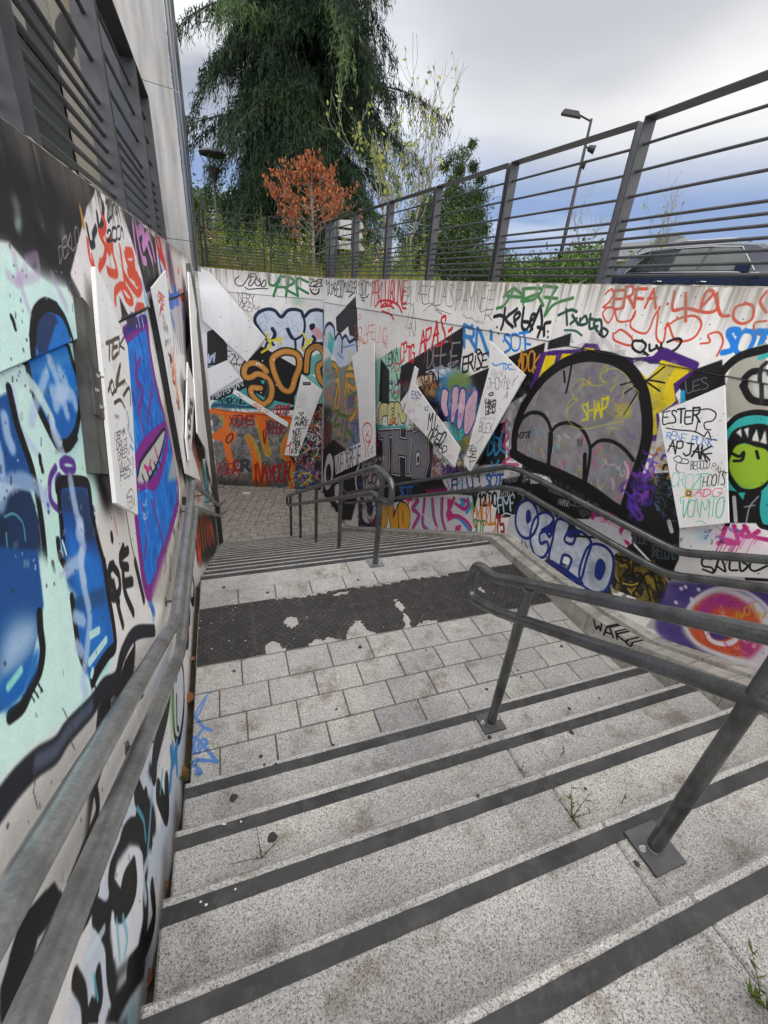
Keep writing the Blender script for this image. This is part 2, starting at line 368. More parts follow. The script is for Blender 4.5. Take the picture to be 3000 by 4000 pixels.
    def text(s, t, quad, colr, w, soft=.2, a=1., drips=0, seed=None, jit=.8):
        """quad: photo points bottom-left, bottom-right, top-left (top-right)"""
        q = [np.array(s.xy(p)[:2]) for p in quad]; k = s.xy(quad[0])[2]
        if len(q) == 3: q.append(q[1]+q[2]-q[0])
        bl, br, tl, tr = q; r = max(.7, w*k*.52); n = len(t); rr = np.random.RandomState(seed if seed is not None else sum(map(ord, t)))
        adv = [.45 if ch in ".,!'|:I" else (1.25 if ch in 'MW' else 1) for ch in t]; tot = sum(adv); x = 0
        for ch, ad in zip(t, adv):
            sh = rr.uniform(-.06, .06)*jit*2; sc = rr.uniform(.9, 1.2); rl = r*rr.uniform(.8, 1.3); sl = rr.uniform(-.03, .22)
            for st in FONT.get(ch, '').split():
                pts = []
                for i in range(0, len(st), 2):
                    fx = (int(st[i])/8*.95*ad+x+sl*(int(st[i+1])/8-.5)+rr.uniform(-.05, .05)*jit*2)/tot; fy = int(st[i+1])/8*sc+sh+rr.uniform(-.045, .045)*jit*2
                    pts.append((bl*(1-fx)+br*fx)*(1-fy)+(tl*(1-fx)+tr*fx)*fy)
                if len(pts) > 2: pts = catmull(pts, 4)
                if len(pts) == 1: pts = pts*2
                s.line(pts, colr, rl, soft, a)
                if drips and rr.rand() < .5:
                    e = pts[-1]; s.line([e, e+np.array([0, -rr.uniform(.05, .2)*s.res])], colr, r*.3, .3, a)
            x += ad
    def scrawl(s, quad, colr, w, n=8, seed=0, a=1., soft=.2):
        """an unreadable marker tag: looping strokes inside a box"""
        q = [np.array(s.xy(p)[:2]) for p in quad]; k = s.xy(quad[0])[2]; bl, br, tl = q[:3]; rr = np.random.RandomState(seed); pts = []; x = 0
        for i in range(n*2):
            fx = min(1, max(0, i/(n*2)+rr.uniform(-.12, .12))); fy = (i % 2)*.75+rr.uniform(0, .25)
            pts.append(bl+(br-bl)*fx+(tl-bl)*fy)
        s.line(catmull(pts, 5), colr, max(.6, w*k/2), soft, a)
    def speckle(s, P, cols, n, w, ln, seed=0, a=.8):
        """many short random dabs inside a polygon's box (layers of small old tags)"""
        rr = np.random.RandomState(seed); Q = [s.xy(p) for p in P]; k = sum(q[2] for q in Q)/len(Q); X = [q[0] for q in Q]; Y = [q[1] for q in Q]
        pl = [(q[0], q[1]) for q in Q]
        for i in range(n):
            x = rr.uniform(min(X), max(X)); y = rr.uniform(min(Y), max(Y))
            if not inside(x, y, pl): continue
            c = cols[rr.randint(len(cols))]; an = rr.uniform(0, 6.28); pts = [np.array([x, y])]
            for j in range(rr.randint(2, 6)):
                an += rr.uniform(-1.6, 1.6); pts.append(pts[-1]+np.array([math.cos(an), math.sin(an)])*ln*k*rr.uniform(.4, 1))
            s.line(catmull(pts, 4), c, max(.6, w*k*rr.uniform(.4, 1)), .3, a*rr.uniform(.5, 1))
    def grime(s, seed, top=.16, stain='8a857c', amt=.5, allover=.07):
        """dirt that has run down from the coping, and a little unevenness"""
        n = fbm(s.H, s.W, s.res*.03, s.res*.9, seed, 4); z = (np.arange(s.H)/s.res+s.z0)[:, None]; top_z = s.z0+s.H/s.res
        d = np.clip(1-(top_z-z)/(top*(.4+3.2*n)), 0, 1)*amt
        m = np.clip(d*np.clip(n*2.2-.55, 0, 1)*2.4, 0, .85)
        s.c = s.c*(1-m[..., None])+H3(stain)*m[..., None]
        g = fbm(s.H, s.W, s.res*.5, s.res*.4, seed+3, 5); s.c *= (1+(g-.5)*allover*2)[..., None]
    def image(s, name):
        if s.a is None:
            rs = np.random.RandomState(s.W); s.c *= (1+rs.normal(size=(s.H, s.W, 1)).astype(np.float32)*.022)
            pr = (rs.rand(s.H, s.W) > .9997).astype(np.float32); pr = np.clip(box1(box1(pr, 1, 0), 1, 1)*6, 0, .6)[..., None]; s.c = s.c*(1-pr)+.16*pr
        im = bpy.data.images.new(name, s.W, s.H, alpha=s.a is not None); px = np.ones((s.H, s.W, 4), np.float32); g = s.c.mean(2, keepdims=True); px[..., :3] = np.clip(g+(s.c-g)*1.18, 0, 1)
        if s.a is not None: px[..., 3] = s.a; im.alpha_mode = 'CHANNEL_PACKED'
        im.pixels.foreach_set(px.ravel()); im.update(); im.pack(); return im
def box1(m, e, ax):
    m = np.swapaxes(m, 0, ax); n = m.shape[0]; c = np.concatenate([np.zeros((1,)+m.shape[1:], np.float32), np.cumsum(m, 0, dtype=np.float64).astype(np.float32)])
    i = np.arange(n); a = np.maximum(0, i-e); b = np.minimum(n, i+e+1); return np.swapaxes((c[b]-c[a])/(2*e+1), 0, ax)
def inside(x, y, pl):
    c = False
    for i in range(len(pl)):
        (ax, ay), (bx, by) = pl[i], pl[i-1]
        if (ay > y) != (by > y) and x < (bx-ax)*(y-ay)/(by-ay)+ax: c = not c
    return c
FONT = {}
for _l in """A 0048 4880 1474|B 0008 0848664404 4462714000|C 776828060220507182|D 0008 083867632000|E 800008 0464 0888|F 0008 0888 0464|G 776828060220507184 8454|H 0008 8088 0484|I 4048|J 2888 6862402001
K 0008 8804 0480|L 080080|M 0008448880|N 00088088|O 280602206082866828|P 0008 084868653404|Q 280602206082866828 5380|R 0008 084868653404 3480|S 776828265463714010|T 0888 4840|U 080220608288|V 084088
W 0820446088|X 0880 8800|Y 084488 4440|Z 08880080|0 280602206082866828|1 164840|2 0627587664420080|3 0727686534 3463714010|4 606803 0383|5 8808044464716020|6 6826030120507264440 3|7 088820|8 442628687644 4464714020023344
9 8060 887826347585|. 4041|, 4130|! 4843 4041|? 062878654342 4041|: 4142 4546|- 2464|' 4846|* 2266 2662 4147|_ 0080""".replace('\n', '|').split('|'):
    FONT[_l[0]] = _l[2:]
FONT['6'] = '68260301205072642303'; FONT['"'] = '2826 4846'
def wall_map(pl, off=0., e=None):
    e = (.8 if abs(pl.U[1]) > .9999 and pl.N[0] > .9 else .25) if e is None else e
    def f(p):
        h = pl.hit(p, off); k = float(MCAM[2] @ h)/FPX*(np.linalg.norm(h)/max(.12, abs(float(h @ pl.N))))**e; return float((h-pl.O) @ pl.U), float(h[2]), k
    return f
def painted(name, image, rough=.55, wear=True, bump=.15):
    m = NT(name); t = m.n('ShaderNodeTexImage'); t.image = image; t.extension = 'EXTEND'; u = m.n('ShaderNodeUVMap'); u.uv_map = 'uv'; m.l(u.outputs[0], t.inputs[0])
    c = t.outputs['Color']; p = m.pos()
    if wear:
        n = m.noise(p, 14, 6, .65); c = m.mix(1., c, m.ramp(n, [(.3, g3(.93)), (.6, g3(1.0))]), 'MULTIPLY')
        n2 = m.noise(p, 90, 3, .7); c = m.mix(m.ramp(n2, [(.72, g3(0)), (.78, g3(.25))]), c, (.42, .40, .37))
    m.col(c); m.bump(m.noise(p, 160, 3, .6), bump, .001); return m.set(rough, 0, .4)
# ------------------------------------------------------------------ ground and stairs
RISE, TREAD = .1634, .3121
ZL = -2.45; ZF = ZL-16*RISE                                  # landing, lower square
Y0N = 1.514; Y0F = 3.587                                     # first nosing up, edge of the landing
XL = -.365
def xr(y): return 2.725 if y <= 3.58 else 2.725-.0925*(y-3.58)
sq = MB()
def sheet(pts, z, name, mat, kind='structure'):
    m = MB(); m.add([(x, y, z) for x, y in pts], [tuple(range(len(pts)))]); o = m.build(name, mat); o['kind'] = kind; return o
M['earth'] = plain('ground_earth', (.10, .085, .06), .95, 0, .4, 1.5, .5, 20)
M['grass'] = plain('bank_soil', (.085, .08, .035), .95, 0, .5, 3, .5, 30)
M['asphalt'] = plain('asphalt', (.055, .055, .057), .9, 0, .2, 3, .5, 200)
M['pave'] = plain('street_pavement', (.25, .245, .235), .9, 0, .2, 3, .3, 60)
def build_ground():
    g = MB(); z = -.21; B = 1500
    # one sheet round the stair pit, out to the horizon
    pit = [(-.7, -6), (3.25, -6), (3.25, 3.6), (2.6, 11.1), (-.7, 12.1)]
    out = [(-B, -B), (B, -B), (B, 3.6), (B, B), (-B, B)]
    V = [(x, y, z) for x, y in pit+out]; g.add(V, [(5, 6, 1, 0), (6, 7, 2, 1), (7, 8, 3, 2), (8, 9, 4, 3), (9, 5, 0, 4)])
    o = g.build('ground', M['earth']); o['kind'] = 'structure'
    sheet([(6.6, -60), (13.6, -60), (13.6, 60), (6.6, 60)], -.19, 'road', M['asphalt'])
    pv = MB(); pv.box((3.3, -20, -.3), (6.4, 40, .02)); o = pv.build('pavement', M['pave']); o['kind'] = 'structure'
    kb = MB()
    for i in range(40): kb.box((6.405, -20+i*1.5, -.2), (6.595, -20+i*1.5+1.49, .03))
    o = kb.build('road_kerb', M['kerb']); o['kind'] = 'structure'
    # planted bank behind the far wall
    n = 26; V = []; F = []; rr = random.Random(3)
    for j in range(n+1):
        for i in range(n+1):
            x = -9+i*17/n; y = 0; t = j/n
            ya = 11.98-.3185*(x+.42) if x > -.42 else 11.98
            y = ya+t*(32-ya); V.append((x, y, .16+.25*math.sin(t*3.1)+rr.uniform(-.03, .03) if 0 < j else .17))
    F = [(j*(n+1)+i, j*(n+1)+i+1, (j+1)*(n+1)+i+1, (j+1)*(n+1)+i) for j in range(n) for i in range(n)]
    o = mesh('bank', V, F, M['grass'], smooth=True); o['kind'] = 'structure'
build_ground()
# paint lies on a few paving stones: one alpha canvas for the landing
cl = Canvas(-.4, .4, 1.4, 2.6, 500, '2a62a8', mapper=lambda p: (lambda h: (float(h[0]), float(h[1]), float(MCAM[2] @ h)/FPX))(onZ(p, ZL)), alpha=True)
ZA = zm(500, 2500, 1.475)
cl.stroke(PT('540 213 520 262 480 300 460 310 445 340 405 430 385 440 400 400 445 330', ZA), '4a78b0', 7, .3, .85)
cl.stroke(PT('395 305 425 270 445 255 455 262', ZA), '4a78b0', 8, .3, .8)
cl.stroke(PT('375 440 410 470 430 500 480 522 440 510 395 560 378 600 380 640 400 655 430 610 455 600 440 570 410 590 400 625', ZA), '4674ac', 12, .25, .85)
cl.stroke(PT('370 560 400 575 460 640 505 695 500 700 400 690 370 715 395 735 420 765 410 775 395 755', ZA), '426fa8', 14, .25, .85)
cl.stroke(PT('372 700 420 700 508 700', ZA), '426fa8', 8, .25, .9)
M['granite_painted'] = granite('granite_painted', 1.02, image=cl.image('landing_paint'))
def box_uv(mb, x0, y0, z0, x1, y1, z1):
    V = [(x0,y0,z0),(x1,y0,z0),(x1,y1,z0),(x0,y1,z0),(x0,y0,z1),(x1,y0,z1),(x1,y1,z1),(x0,y1,z1)]
    mb.add(V, [(0,3,2,1),(4,5,6,7),(0,1,5,4),(1,2,6,5),(2,3,7,6),(3,0,4,7)], [cl.uv(v[0], v[1]) for v in V])
def bevel_box(x0, x1, y0, y1, z0, z1, b=.006, x1b=None, y0b=0):
    """slab with a worn arris on its upper edges; x1b: right end at y1"""
    x1b = x1 if x1b is None else x1b; m = MB(); V = []
    for z, q in ((z0, 0), (z1-b, 0), (z1, b)):
        V += [(x0+q, y0+q, z), (x1-q, y0+q, z), (x1b-q, y1-q, z), (x0+q, y1-q, z)]
    F = [(0, 3, 2, 1), (8, 9, 10, 11)]
    for k in (0, 4): F += [(k+i, k+(i+1) % 4, k+4+(i+1) % 4, k+4+i) for i in range(4)]
    m.add(V, F, [cl.uv(v[0], v[1]) for v in V]); return m
# solid bed under everything
bed = MB()
bed.box((XL, 1.3, ZL-.5), (2.74, 3.5, ZL-.012)); 
o = bed.build('landing', M['joint']); o['kind'] = 'structure'; landing = o
gr = rnd
def slab(parent, x0, x1, y0, y1, z, mat=None, name='paving_slab', th=.05, gap=.004, x1b=None):
    dz = gr.uniform(-.0015, .0015); mm = bevel_box(x0+gap, x1-gap, y0+gap, y1-gap, z-th, z+dz, .004, None if x1b is None else x1b-gap)
    o = mm.build(name, mat or M['granite_tile'], parent, uv=True); return o
rows = [(1.50, 1.683, -.21), (1.683, 1.789, None), (1.789, 2.00, -.05), (2.00, 2.217, -.21), (2.217, 2.452, -.06), (3.085, 3.295, -.05)]
rows = [(1.575, 1.787, -.21), (1.787, 1.998, -.05), (1.998, 2.213, -.21), (2.213, 2.452, -.06), (3.085, 3.297, -.05)]
for ya, yb, x0 in rows:
    xs = [XL]+[x0+.317*k for k in range(-1, 12) if XL+.03 < x0+.317*k < 2.70]+[2.725]
    for a, b in zip(xs, xs[1:]): slab(landing, a, b, ya, yb, ZL, M['granite_painted'] if a < .3 and yb < 2.4 else M['granite_tile'])
slab(landing, XL, 2.725, 1.40, 1.575, ZL)
# bare bedding under the worn rubber mat
mm = MB(); mm.box((XL, 2.456, ZL-.03), (2.725, 3.081, ZL-.002)); mm.build('mat_bedding', M['granite_tile'], landing)
# anti-slip slab at the head of the lower flight
def strip_on(parent, x0, x1, y, z, up, x1b=None):
    """dark strip let into a tread; up = +1: nosing is at larger y"""
    a, b = (y-.085*up, y-.031*up); lo_, hi = min(a, b), max(a, b)
    nn = max(2, int((x1-x0)/.06)); V = []; rr = random.Random(int(z*1000))
    for i in range(nn+1):
        x = x0+.001+(x1-x0-.002)*i/nn; w = rr.uniform(-.0012, .0012); V += [(x, lo_+w, z+.0028), (x, hi+w*.6, z+.0028), (x, lo_+w, z-.01), (x, hi+w*.6, z-.01)]
    F = []
    for i in range(nn): q = i*4; F += [(q, q+4, q+5, q+1), (q, q+2, q+6, q+4), (q+1, q+5, q+7, q+3)]
    F += [(0, 1, 3, 2), (nn*4, nn*4+2, nn*4+3, nn*4+1)]
    return mesh('antislip_strip', V, F, M['strip'], parent)
lower = thing('lower_stairs', (0, Y0F, ZL), kind='structure'); upper = thing('upper_stairs', (0, Y0N, ZL), kind='structure')
for k in range(16):                                           # k = 0 is the edge of the landing
    y = Y0F+TREAD*k; z = ZL-RISE*k; ya = 3.297 if k == 0 else y-TREAD-.02
    xe = xr(y); xj = .997 if k == 0 else (1.27 if k % 2 else .62)
    for a, b in ((XL, xj), (xj, xe)):
        m = bevel_box(a+.0015, b-.0015, ya, y, z-(RISE+.02 if k else .2), z, .008); m.build('step', M['granite'], lower, uv=True)
    strip_on(lower, XL, xe-.01, y, z, 1)
for k in range(1, 12):
    y = Y0N-TREAD*(k-1)*.992; z = ZL+RISE*k; yb = y-TREAD-.03
    for a, b in ((XL, 1.267), (1.267, 2.725)):
        m = bevel_box(a+.0015, b-.0015, yb, y, z-RISE-.02, z, .009); m.build('step', M['granite'], upper, uv=True)
    strip_on(upper, XL+.002, 2.715, y, z, 1)
# lower square
M['dark_joint'] = plain('dark_joint', (.03, .028, .024), .95, 0, .3, 20)
base = MB(); base.box((-1.2, 8.25, ZF-.4), (2.9, 12.4, ZF-.012)); lower_sq = base.build('lower_pavement', M['dark_joint']); lower_sq['kind'] = 'structure'
M['paver'] = plain('paver', (.36, .335, .305), .88, 0, .25, 9, .5, 120, grime=(.15, .13, .10))
pav_me = {}
def clip_half(P, o, n_):
    out = []
    for i in range(len(P)):
        a, b = P[i], P[(i+1) % len(P)]; da, db = (a-o) @ n_, (b-o) @ n_
        if da >= 0: out.append(a)
        if da*db < 0: out.append(a+(b-a)*(da/(da-db)))
    return out
d0 = np.array([-.14, 8.59]); dd = np.array([1.25, 10.2])-d0; ddn = dd/np.linalg.norm(dd); nn_ = np.array([ddn[1], -ddn[0]])
def paver(c, U, V, sx, sy, side):
    P = [c+U*sx/2*i+V*sy/2*j for i, j in ((-1, -1), (1, -1), (1, 1), (-1, 1))]
    ar = sum(P[i][0]*P[(i+1) % 4][1]-P[(i+1) % 4][0]*P[i][1] for i in range(4))
    if ar < 0: P = P[::-1]
    whole = all((p-d0) @ nn_*side > .003 for p in P)
    if not whole: P = clip_half(P, d0+nn_*side*.003, nn_*side)
    if len(P) < 3: return
    key = (round(sx, 3), round(sy, 3)) if whole else None; cc = sum(P)/len(P)
    if key not in pav_me or key is None:
        Q = [p-cc for p in P]; n = len(Q); Vv = [(*q, -.04) for q in Q]+[(*q, -.004) for q in Q]+[(*(q*(1-.004/max(.01, np.linalg.norm(q)))), 0) for q in Q]
        F = [tuple(range(2*n, 3*n))]+[(k+i, k+(i+1) % n, k+n+(i+1) % n, k+n+i) for i in range(n) for k in (0, n)]
        me = bpy.data.meshes.new('paver'); me.from_pydata([tuple(map(float, v)) for v in Vv], [], F); me.materials.append(M['paver'])
        if key: pav_me[key] = me
    else: me = pav_me[key]
    o = bpy.data.objects.new('paver', me); col.objects.link(o); o.parent = lower_sq; o.location = (cc[0], cc[1], ZF+gr.uniform(-.002, .002))
EX, EY = np.array([1., 0]), np.array([0, 1.])
for j in range(16):                                           # right of the diagonal: courses along the steps
    y = 8.5+.176*j+.088
    for i in range(-1, 10):
        x = -.2+.298*i+(.149 if j % 2 else 0)
        if (np.array([x, y])-d0) @ nn_ < -.17 or x > 2.32-.0925*(y-8)+.1 or y > 11.75-.317*(x+.42)-.08: continue
        paver(np.array([x, y]), EX, EY, .288, .166, 1)
ang = math.atan2(1.98, .60); U2 = np.array([math.cos(ang), math.sin(ang)]); V2 = np.array([U2[1], -U2[0]])
for j in range(-12, 14):                                      # left of it: courses running away from the eye
    for i in range(-5, 16):
        c_ = np.array([-.14, 8.6])+V2*(.205*j)+U2*(.30*i+(.15 if j % 2 else 0))
        if (c_-d0) @ nn_ > .17 or c_[0] < -.75 or c_[0] > 2.1 or c_[1] > 11.72-.317*(c_[0]+.42)-.08 or c_[1] < 8.45: continue
        paver(c_, U2, V2, .290, .195, -1)
# the row of blocks along the foot of the far wall, and the kerb line on the right
gut = MB()
for i in range(9):
    u = .05+i*.33; a = FW.P(u, 0, .005); 
    c_ = np.array(FW.P(u+.15, ZF+.0, .10)); U = FW.U*.148; Nn = FW.N*.085
    m = MB(); m.obox(c_+np.array([0, 0, -.03]), U, Nn, (0, 0, .035+gr.uniform(-.004, .004))); m.build('gutter_block', M['kerb'], lower_sq)
for i in range(8):
    y = 8.75+i*.30; xw = 2.97-.0925*(y-3.62); m = MB(); m.obox((xw-.165, y, ZF-.02), (.14, -.013, 0), (.0125, .138, 0), (0, 0, .03)); m.build('gutter_block', M['kerb'], lower_sq)
    m = MB(); m.obox((xw-.33, y, ZF-.015), (.018, 0, 0), (.0135, .148, 0), (0, 0, .03)); m.build('gutter_edge', M['kerb'], lower_sq)
# gutter along the left wall
gt = MB(); prof = [(-4, ZL+RISE*12), (-1.9+0, ZL+RISE*11), (Y0N+.02, ZL-.03), (Y0F-.02, ZL-.03), (8.25, ZF-.03+RISE), (8.5, ZF)]
for (ya, za), (yb, zb) in zip(prof, prof[1:]):
    gt.add([(-.45, ya, za-.09), (XL, ya, za-.09), (XL, yb, zb-.09), (-.45, yb, zb-.09)], [(0, 1, 2, 3)])
o = gt.build('left_gutter', M['dirt']); o['kind'] = 'structure'
# kerb on the right: two raised strips with a channel between them, stones 1 m long
KP = [(-2.5, -.02), (1.0, -1.905), (1.6, -2.20), (2.05, -2.27), (2.6, -2.325), (3.1, -2.365), (3.55, -2.385), (3.75, -2.48), (8.2, -2.48-.5236*4.45+.02), (8.72, ZF+.04)]
KP = [(-2.5, -.13), (1.0, -1.905), (1.6, -2.185), (2.05, -2.265), (2.6, -2.325), (3.1, -2.365), (3.55, -2.385), (3.72, -2.46), (8.3, -2.46-.5236*4.58+.01), (8.72, ZF+.04)]
def kz(y):
    for (a, za), (b, zb) in zip(KP, KP[1:]):
        if a <= y <= b: return za+(zb-za)*(y-a)/(b-a)
    return KP[-1][1]
ck = Canvas(1.2, 2.6, -2.6, -1.9, 400, '111111', mapper=lambda p: (lambda h: (float(h[1]), float(h[2]), float(MCAM[2] @ h)/FPX))(onX(p, 2.735)), alpha=True)
ZK = zm(2000, 1100, 1.475)
ck.stroke(PT('478 1950 490 2000 505 1985 515 2010 522 1975', ZK), '121212', 9, .1); ck.stroke(PT('535 2035 560 1985 590 2050', ZK), '121212', 9, .1); ck.stroke(PT('545 2020 580 2030', ZK), '121212', 7, .1)
ck.stroke(PT('600 2000 612 2060', ZK), '121212', 9, .1); ck.stroke(PT('650 2020 610 2035 660 2075', ZK), '121212', 9, .1); ck.stroke(PT('680 2060 665 2080 690 2100 700 2075', ZK), '121212', 9, .1, closed=True)
mk = NT('kerb_painted'); mk_p = mk.pos(); kc = mk.ramp(mk.noise(mk_p, 5, 5, .65), [(.3, (.24, .23, .20)), (.7, (.42, .41, .38))])
kt = mk.n('ShaderNodeTexImage'); kt.image = ck.image('kerb_paint'); kt.extension = 'CLIP'; ku = mk.n('ShaderNodeUVMap'); ku.uv_map = 'uv'; mk.l(ku.outputs[0], kt.inputs[0])
kc = mk.mix(kt.outputs['Alpha'], kc, kt.outputs['Color']); st_ = mk.noise(mk.pos((1, 6, 3)), 3, 6, .7); kc = mk.mix(mk.ramp(st_, [(.5, g3(0)), (.7, g3(.7))]), kc, (.12, .11, .09))
mk.col(kc); mk.bump(mk.noise(mk_p, 70, 3), .5, .003); M['kerb_p'] = mk.set(.92, 0, .3)
ys = sorted(set([p[0] for p in KP]+[round(-2.5+.75*i, 3) for i in range(16) if -2.5+.75*i < 8.7]))
kerb = thing('stair_kerb', (2.8, 3.6, ZL), kind='structure')
for a, b in zip(ys, ys[1:]):
    if b-a < .02: continue
    for (o0, o1, dz) in ((-.245, -.135, .0), (-.133, -.097, -.03), (-.095, -.004, .012)):
        V = []; g = .002 if abs(a-round(a/.75)*.75) < 9 else 0
        for y in (a+g, b-g):
            w = 2.97 if y <= 3.62 else 2.97-.0925*(y-3.62); z = kz(y)+dz
            V += [(w+o0, y, z-.6), (w+o1, y, z-.6), (w+o1, y, z), (w+o0, y, z)]
        F = [(0, 1, 2, 3), (7, 6, 5, 4), (0, 4, 5, 1), (1, 5, 6, 2), (2, 6, 7, 3), (3, 7, 4, 0)]
        m = MB(); m.add(V, F, [ck.uv(v[1], v[2]) for v in V])
        m.build('kerb_stone' if dz != -.03 else 'channel', M['kerb_p'] if dz == 0 else M['kerb'], kerb, uv=True)
# ------------------------------------------------------------------ worn rubber tactile mat
ZT = zm(700, 1800, 2.07375); ZC = zm(1300, 1900, 1.659)
HO = [PT('845 1300 870 1270 905 1262 955 1258 970 1290 962 1335 915 1360 880 1345', ZT), PT('1020 1250 1050 1260 1050 1275 1025 1268', ZT),
      PT('690 1600 700 1500 735 1462 800 1462 825 1495 875 1530 860 1570 800 1620', ZT), PT('1030 1540 1040 1495 1075 1470 1085 1450 1180 1440 1200 1425 1300 1440 1345 1450 1360 1420 1420 1470 1300 1600 1100 1640', ZT),
      PT('1345 1450 1365 1385 1385 1345 1410 1320 1425 1292 1475 1292 1500 1330 1525 1370 1560 1390 1659 1400 1659 1440 1350 1470', ZT),
      PT('390 730 410 725 425 742 460 760 468 790 455 812 430 800 410 780', ZC), PT('450 820 470 822 500 870 510 915 470 960 440 925 470 905 460 870', ZC), PT('530 915 560 880 620 865 670 865 695 882 690 900 600 930', ZC), PT('930 645 965 655 992 685 985 697 950 680', ZC),
      PT('230 935 330 955 430 935 440 945 250 1000', ZC), PT('0 700 60 680 100 680 100 700 0 715', ZC)]
HO = [[tuple(onZ(p, ZL)[:2]) for p in h] for h in HO]
mat = thing('tactile_mat', (1.2, 2.77, ZL), 'worn dark grey rubber warning mat with studs and torn holes on the granite landing', 'tactile mat')
xjs = [XL+.005, .055, .475, .895, 1.315, 1.735, 2.155, 2.575, 2.722]
domes_all = 0
def build_mat():
    global domes_all
    cs = .012; rr = random.Random(11)
    def torn(x, y):
        w = .006*math.sin(x*61+y*37)+.005*math.sin(x*143-y*97)
        if y > 3.062+w*1.6+.012*math.sin(x*9) and .25 < x < 1.95: return True
        return any(inside(x+w, y+w, h) for h in HO)
    for a, b in zip(xjs, xjs[1:]):
        a += .0008; b -= .0008; nx = max(2, int((b-a)/cs)); ny = int(.622/cs); dx = (b-a)/nx; dy = .622/ny; ok = set()
        for i in range(nx):
            for j in range(ny):
                if not torn(a+(i+.5)*dx, 2.458+(j+.5)*dy): ok.add((i, j))
        vid = {}; V = []; F = []
        def v(i, j, k):
            q = (i, j, k)
            if q not in vid:
                vid[q] = len(V); edge = not all((ii, jj) in ok for ii in (i-1, i) for jj in (j-1, j))
                jx = jy = 0
                if edge and 0 < i < nx and 0 < j < ny: h = math.sin(i*12.9+j*78.2)*43758.5; jx = (h-math.floor(h)-.5)*cs*.9; h *= 1.7; jy = (h-math.floor(h)-.5)*cs*.9
                V.append((a+i*dx+jx, 2.458+j*dy+jy, ZL+(.0065 if k else -.002)))
            return vid[q]
        for (i, j) in ok:
            F.append((v(i, j, 1), v(i+1, j, 1), v(i+1, j+1, 1), v(i, j+1, 1)))
            for (di, dj, e) in ((-1, 0, ((i, j+1), (i, j))), (1, 0, ((i+1, j), (i+1, j+1))), (0, -1, ((i, j), (i+1, j))), (0, 1, ((i+1, j+1), (i, j+1)))):
                if (i+di, j+dj) not in ok: p, q = e; F.append((v(*p, 0), v(*q, 0), v(*q, 1), v(*p, 1)))
        t = mesh('tactile_tile', V, F, M['rubber'], mat)
        m = MB(); j = 0; y = 2.485
        while y < 3.075:
            x = a+.02+(.0275 if j % 2 else 0)
            while x < b-.015:
                if all(not torn(x+ex, y+ey) for ex, ey in ((0, 0), (.018, 0), (-.018, 0), (0, .018), (0, -.018))):
                    n = 8; V = []
                    for r, h in ((.0125, .0062), (.0105, .0100), (.0065, .0122)): V += [(x+r*math.cos(6.2832*i/n), y+r*math.sin(6.2832*i/n), ZL+h) for i in range(n)]
                    m.add(V, [(k*n+i, k*n+(i+1) % n, (k+1)*n+(i+1) % n, (k+1)*n+i) for k in (0, 1) for i in range(n)]+[tuple(range(2*n, 3*n))]); domes_all += 1
                x += .055
            y += .0275*1.05; j += 1
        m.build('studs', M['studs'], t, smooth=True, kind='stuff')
build_mat()
# ------------------------------------------------------------------ what is painted on the walls (traced on the wall planes)
cL = Canvas(-1.3, 8.5, ZF-.15, .285, 330, 'e6e4e2', mapper=wall_map(LW))
cR = Canvas(.4, RW.L+.01, ZL-.12, .215, 330, 'e8e7e5', mapper=wall_map(RW))
cF = Canvas(-.01, RF.L+.01, ZF-.12, .215, 250, 'e8e7e5', mapper=wall_map(RF))
cE = Canvas(0, 3.32, ZF-.12, .22, 250, 'dfdddc', mapper=wall_map(FW))
ZH = zm(700, 1000, 1.8433); ZI = zm(1400, 1100, 1.8433); ZJ = zm(0, 1000, 1.701); ZG = zm(0, 0, 1.659); ZY = zm(0, 2200, 1.229); ZU = zm(650, 1500, 3.16); ZN = zm(550, 900, 3.16)
ZG2 = zm(0, 400, 2.37); ZX = zm(2300, 800, 2.37)
SC = {ZH: 1.8433, ZI: 1.8433, ZJ: 1.701, ZG: 1.659, ZY: 1.229, ZU: 3.16, ZN: 3.16, ZK: 1.475, ZG2: 2.37, ZX: 2.37}
class Pen:
    def __init__(s, Z, *cvs): s.Z = Z; s.k = SC[Z]; s.cv = cvs
    def S(s, c, w, *paths, soft=.22, a=1., closed=False, smooth=True, drips=0):
        for p in paths:
            for v in s.cv: v.stroke(PT(p, s.Z), c, w/s.k, soft, a, closed, smooth, drips)
    def F(s, c, *polys, soft=0, a=1., smooth=False, noise=0.):
        for p in polys:
            for v in s.cv: v.fill(PT(p, s.Z), c, soft/s.k, a, smooth, noise)
    def O(s, fillc, linec, w, *polys, soft=2, smooth=True, ls=.15):
        s.F(fillc, *polys, soft=soft, smooth=smooth); s.S(linec, w, *polys, closed=True, smooth=smooth, soft=ls)
    def T(s, t, q, c, w, soft=.2, a=1., drips=0, jit=.5):
        for v in s.cv: v.text(t, PT(q, s.Z), c, w/s.k, soft, a, drips, jit=jit)
    def W(s, q, c, w, n=8, seed=1, a=1., soft=.2):
        for v in s.cv: v.scrawl(PT(q, s.Z), c, w/s.k, n, seed, a, soft)
    def K(s, p, cols, n, w, ln, seed=1, a=.8):
        for v in s.cv: v.speckle(PT(p, s.Z), cols, n, w/s.k, ln/s.k, seed, a)
BK = '121112'; DK = '1d1c1e'; WH = 'e4e2e2'
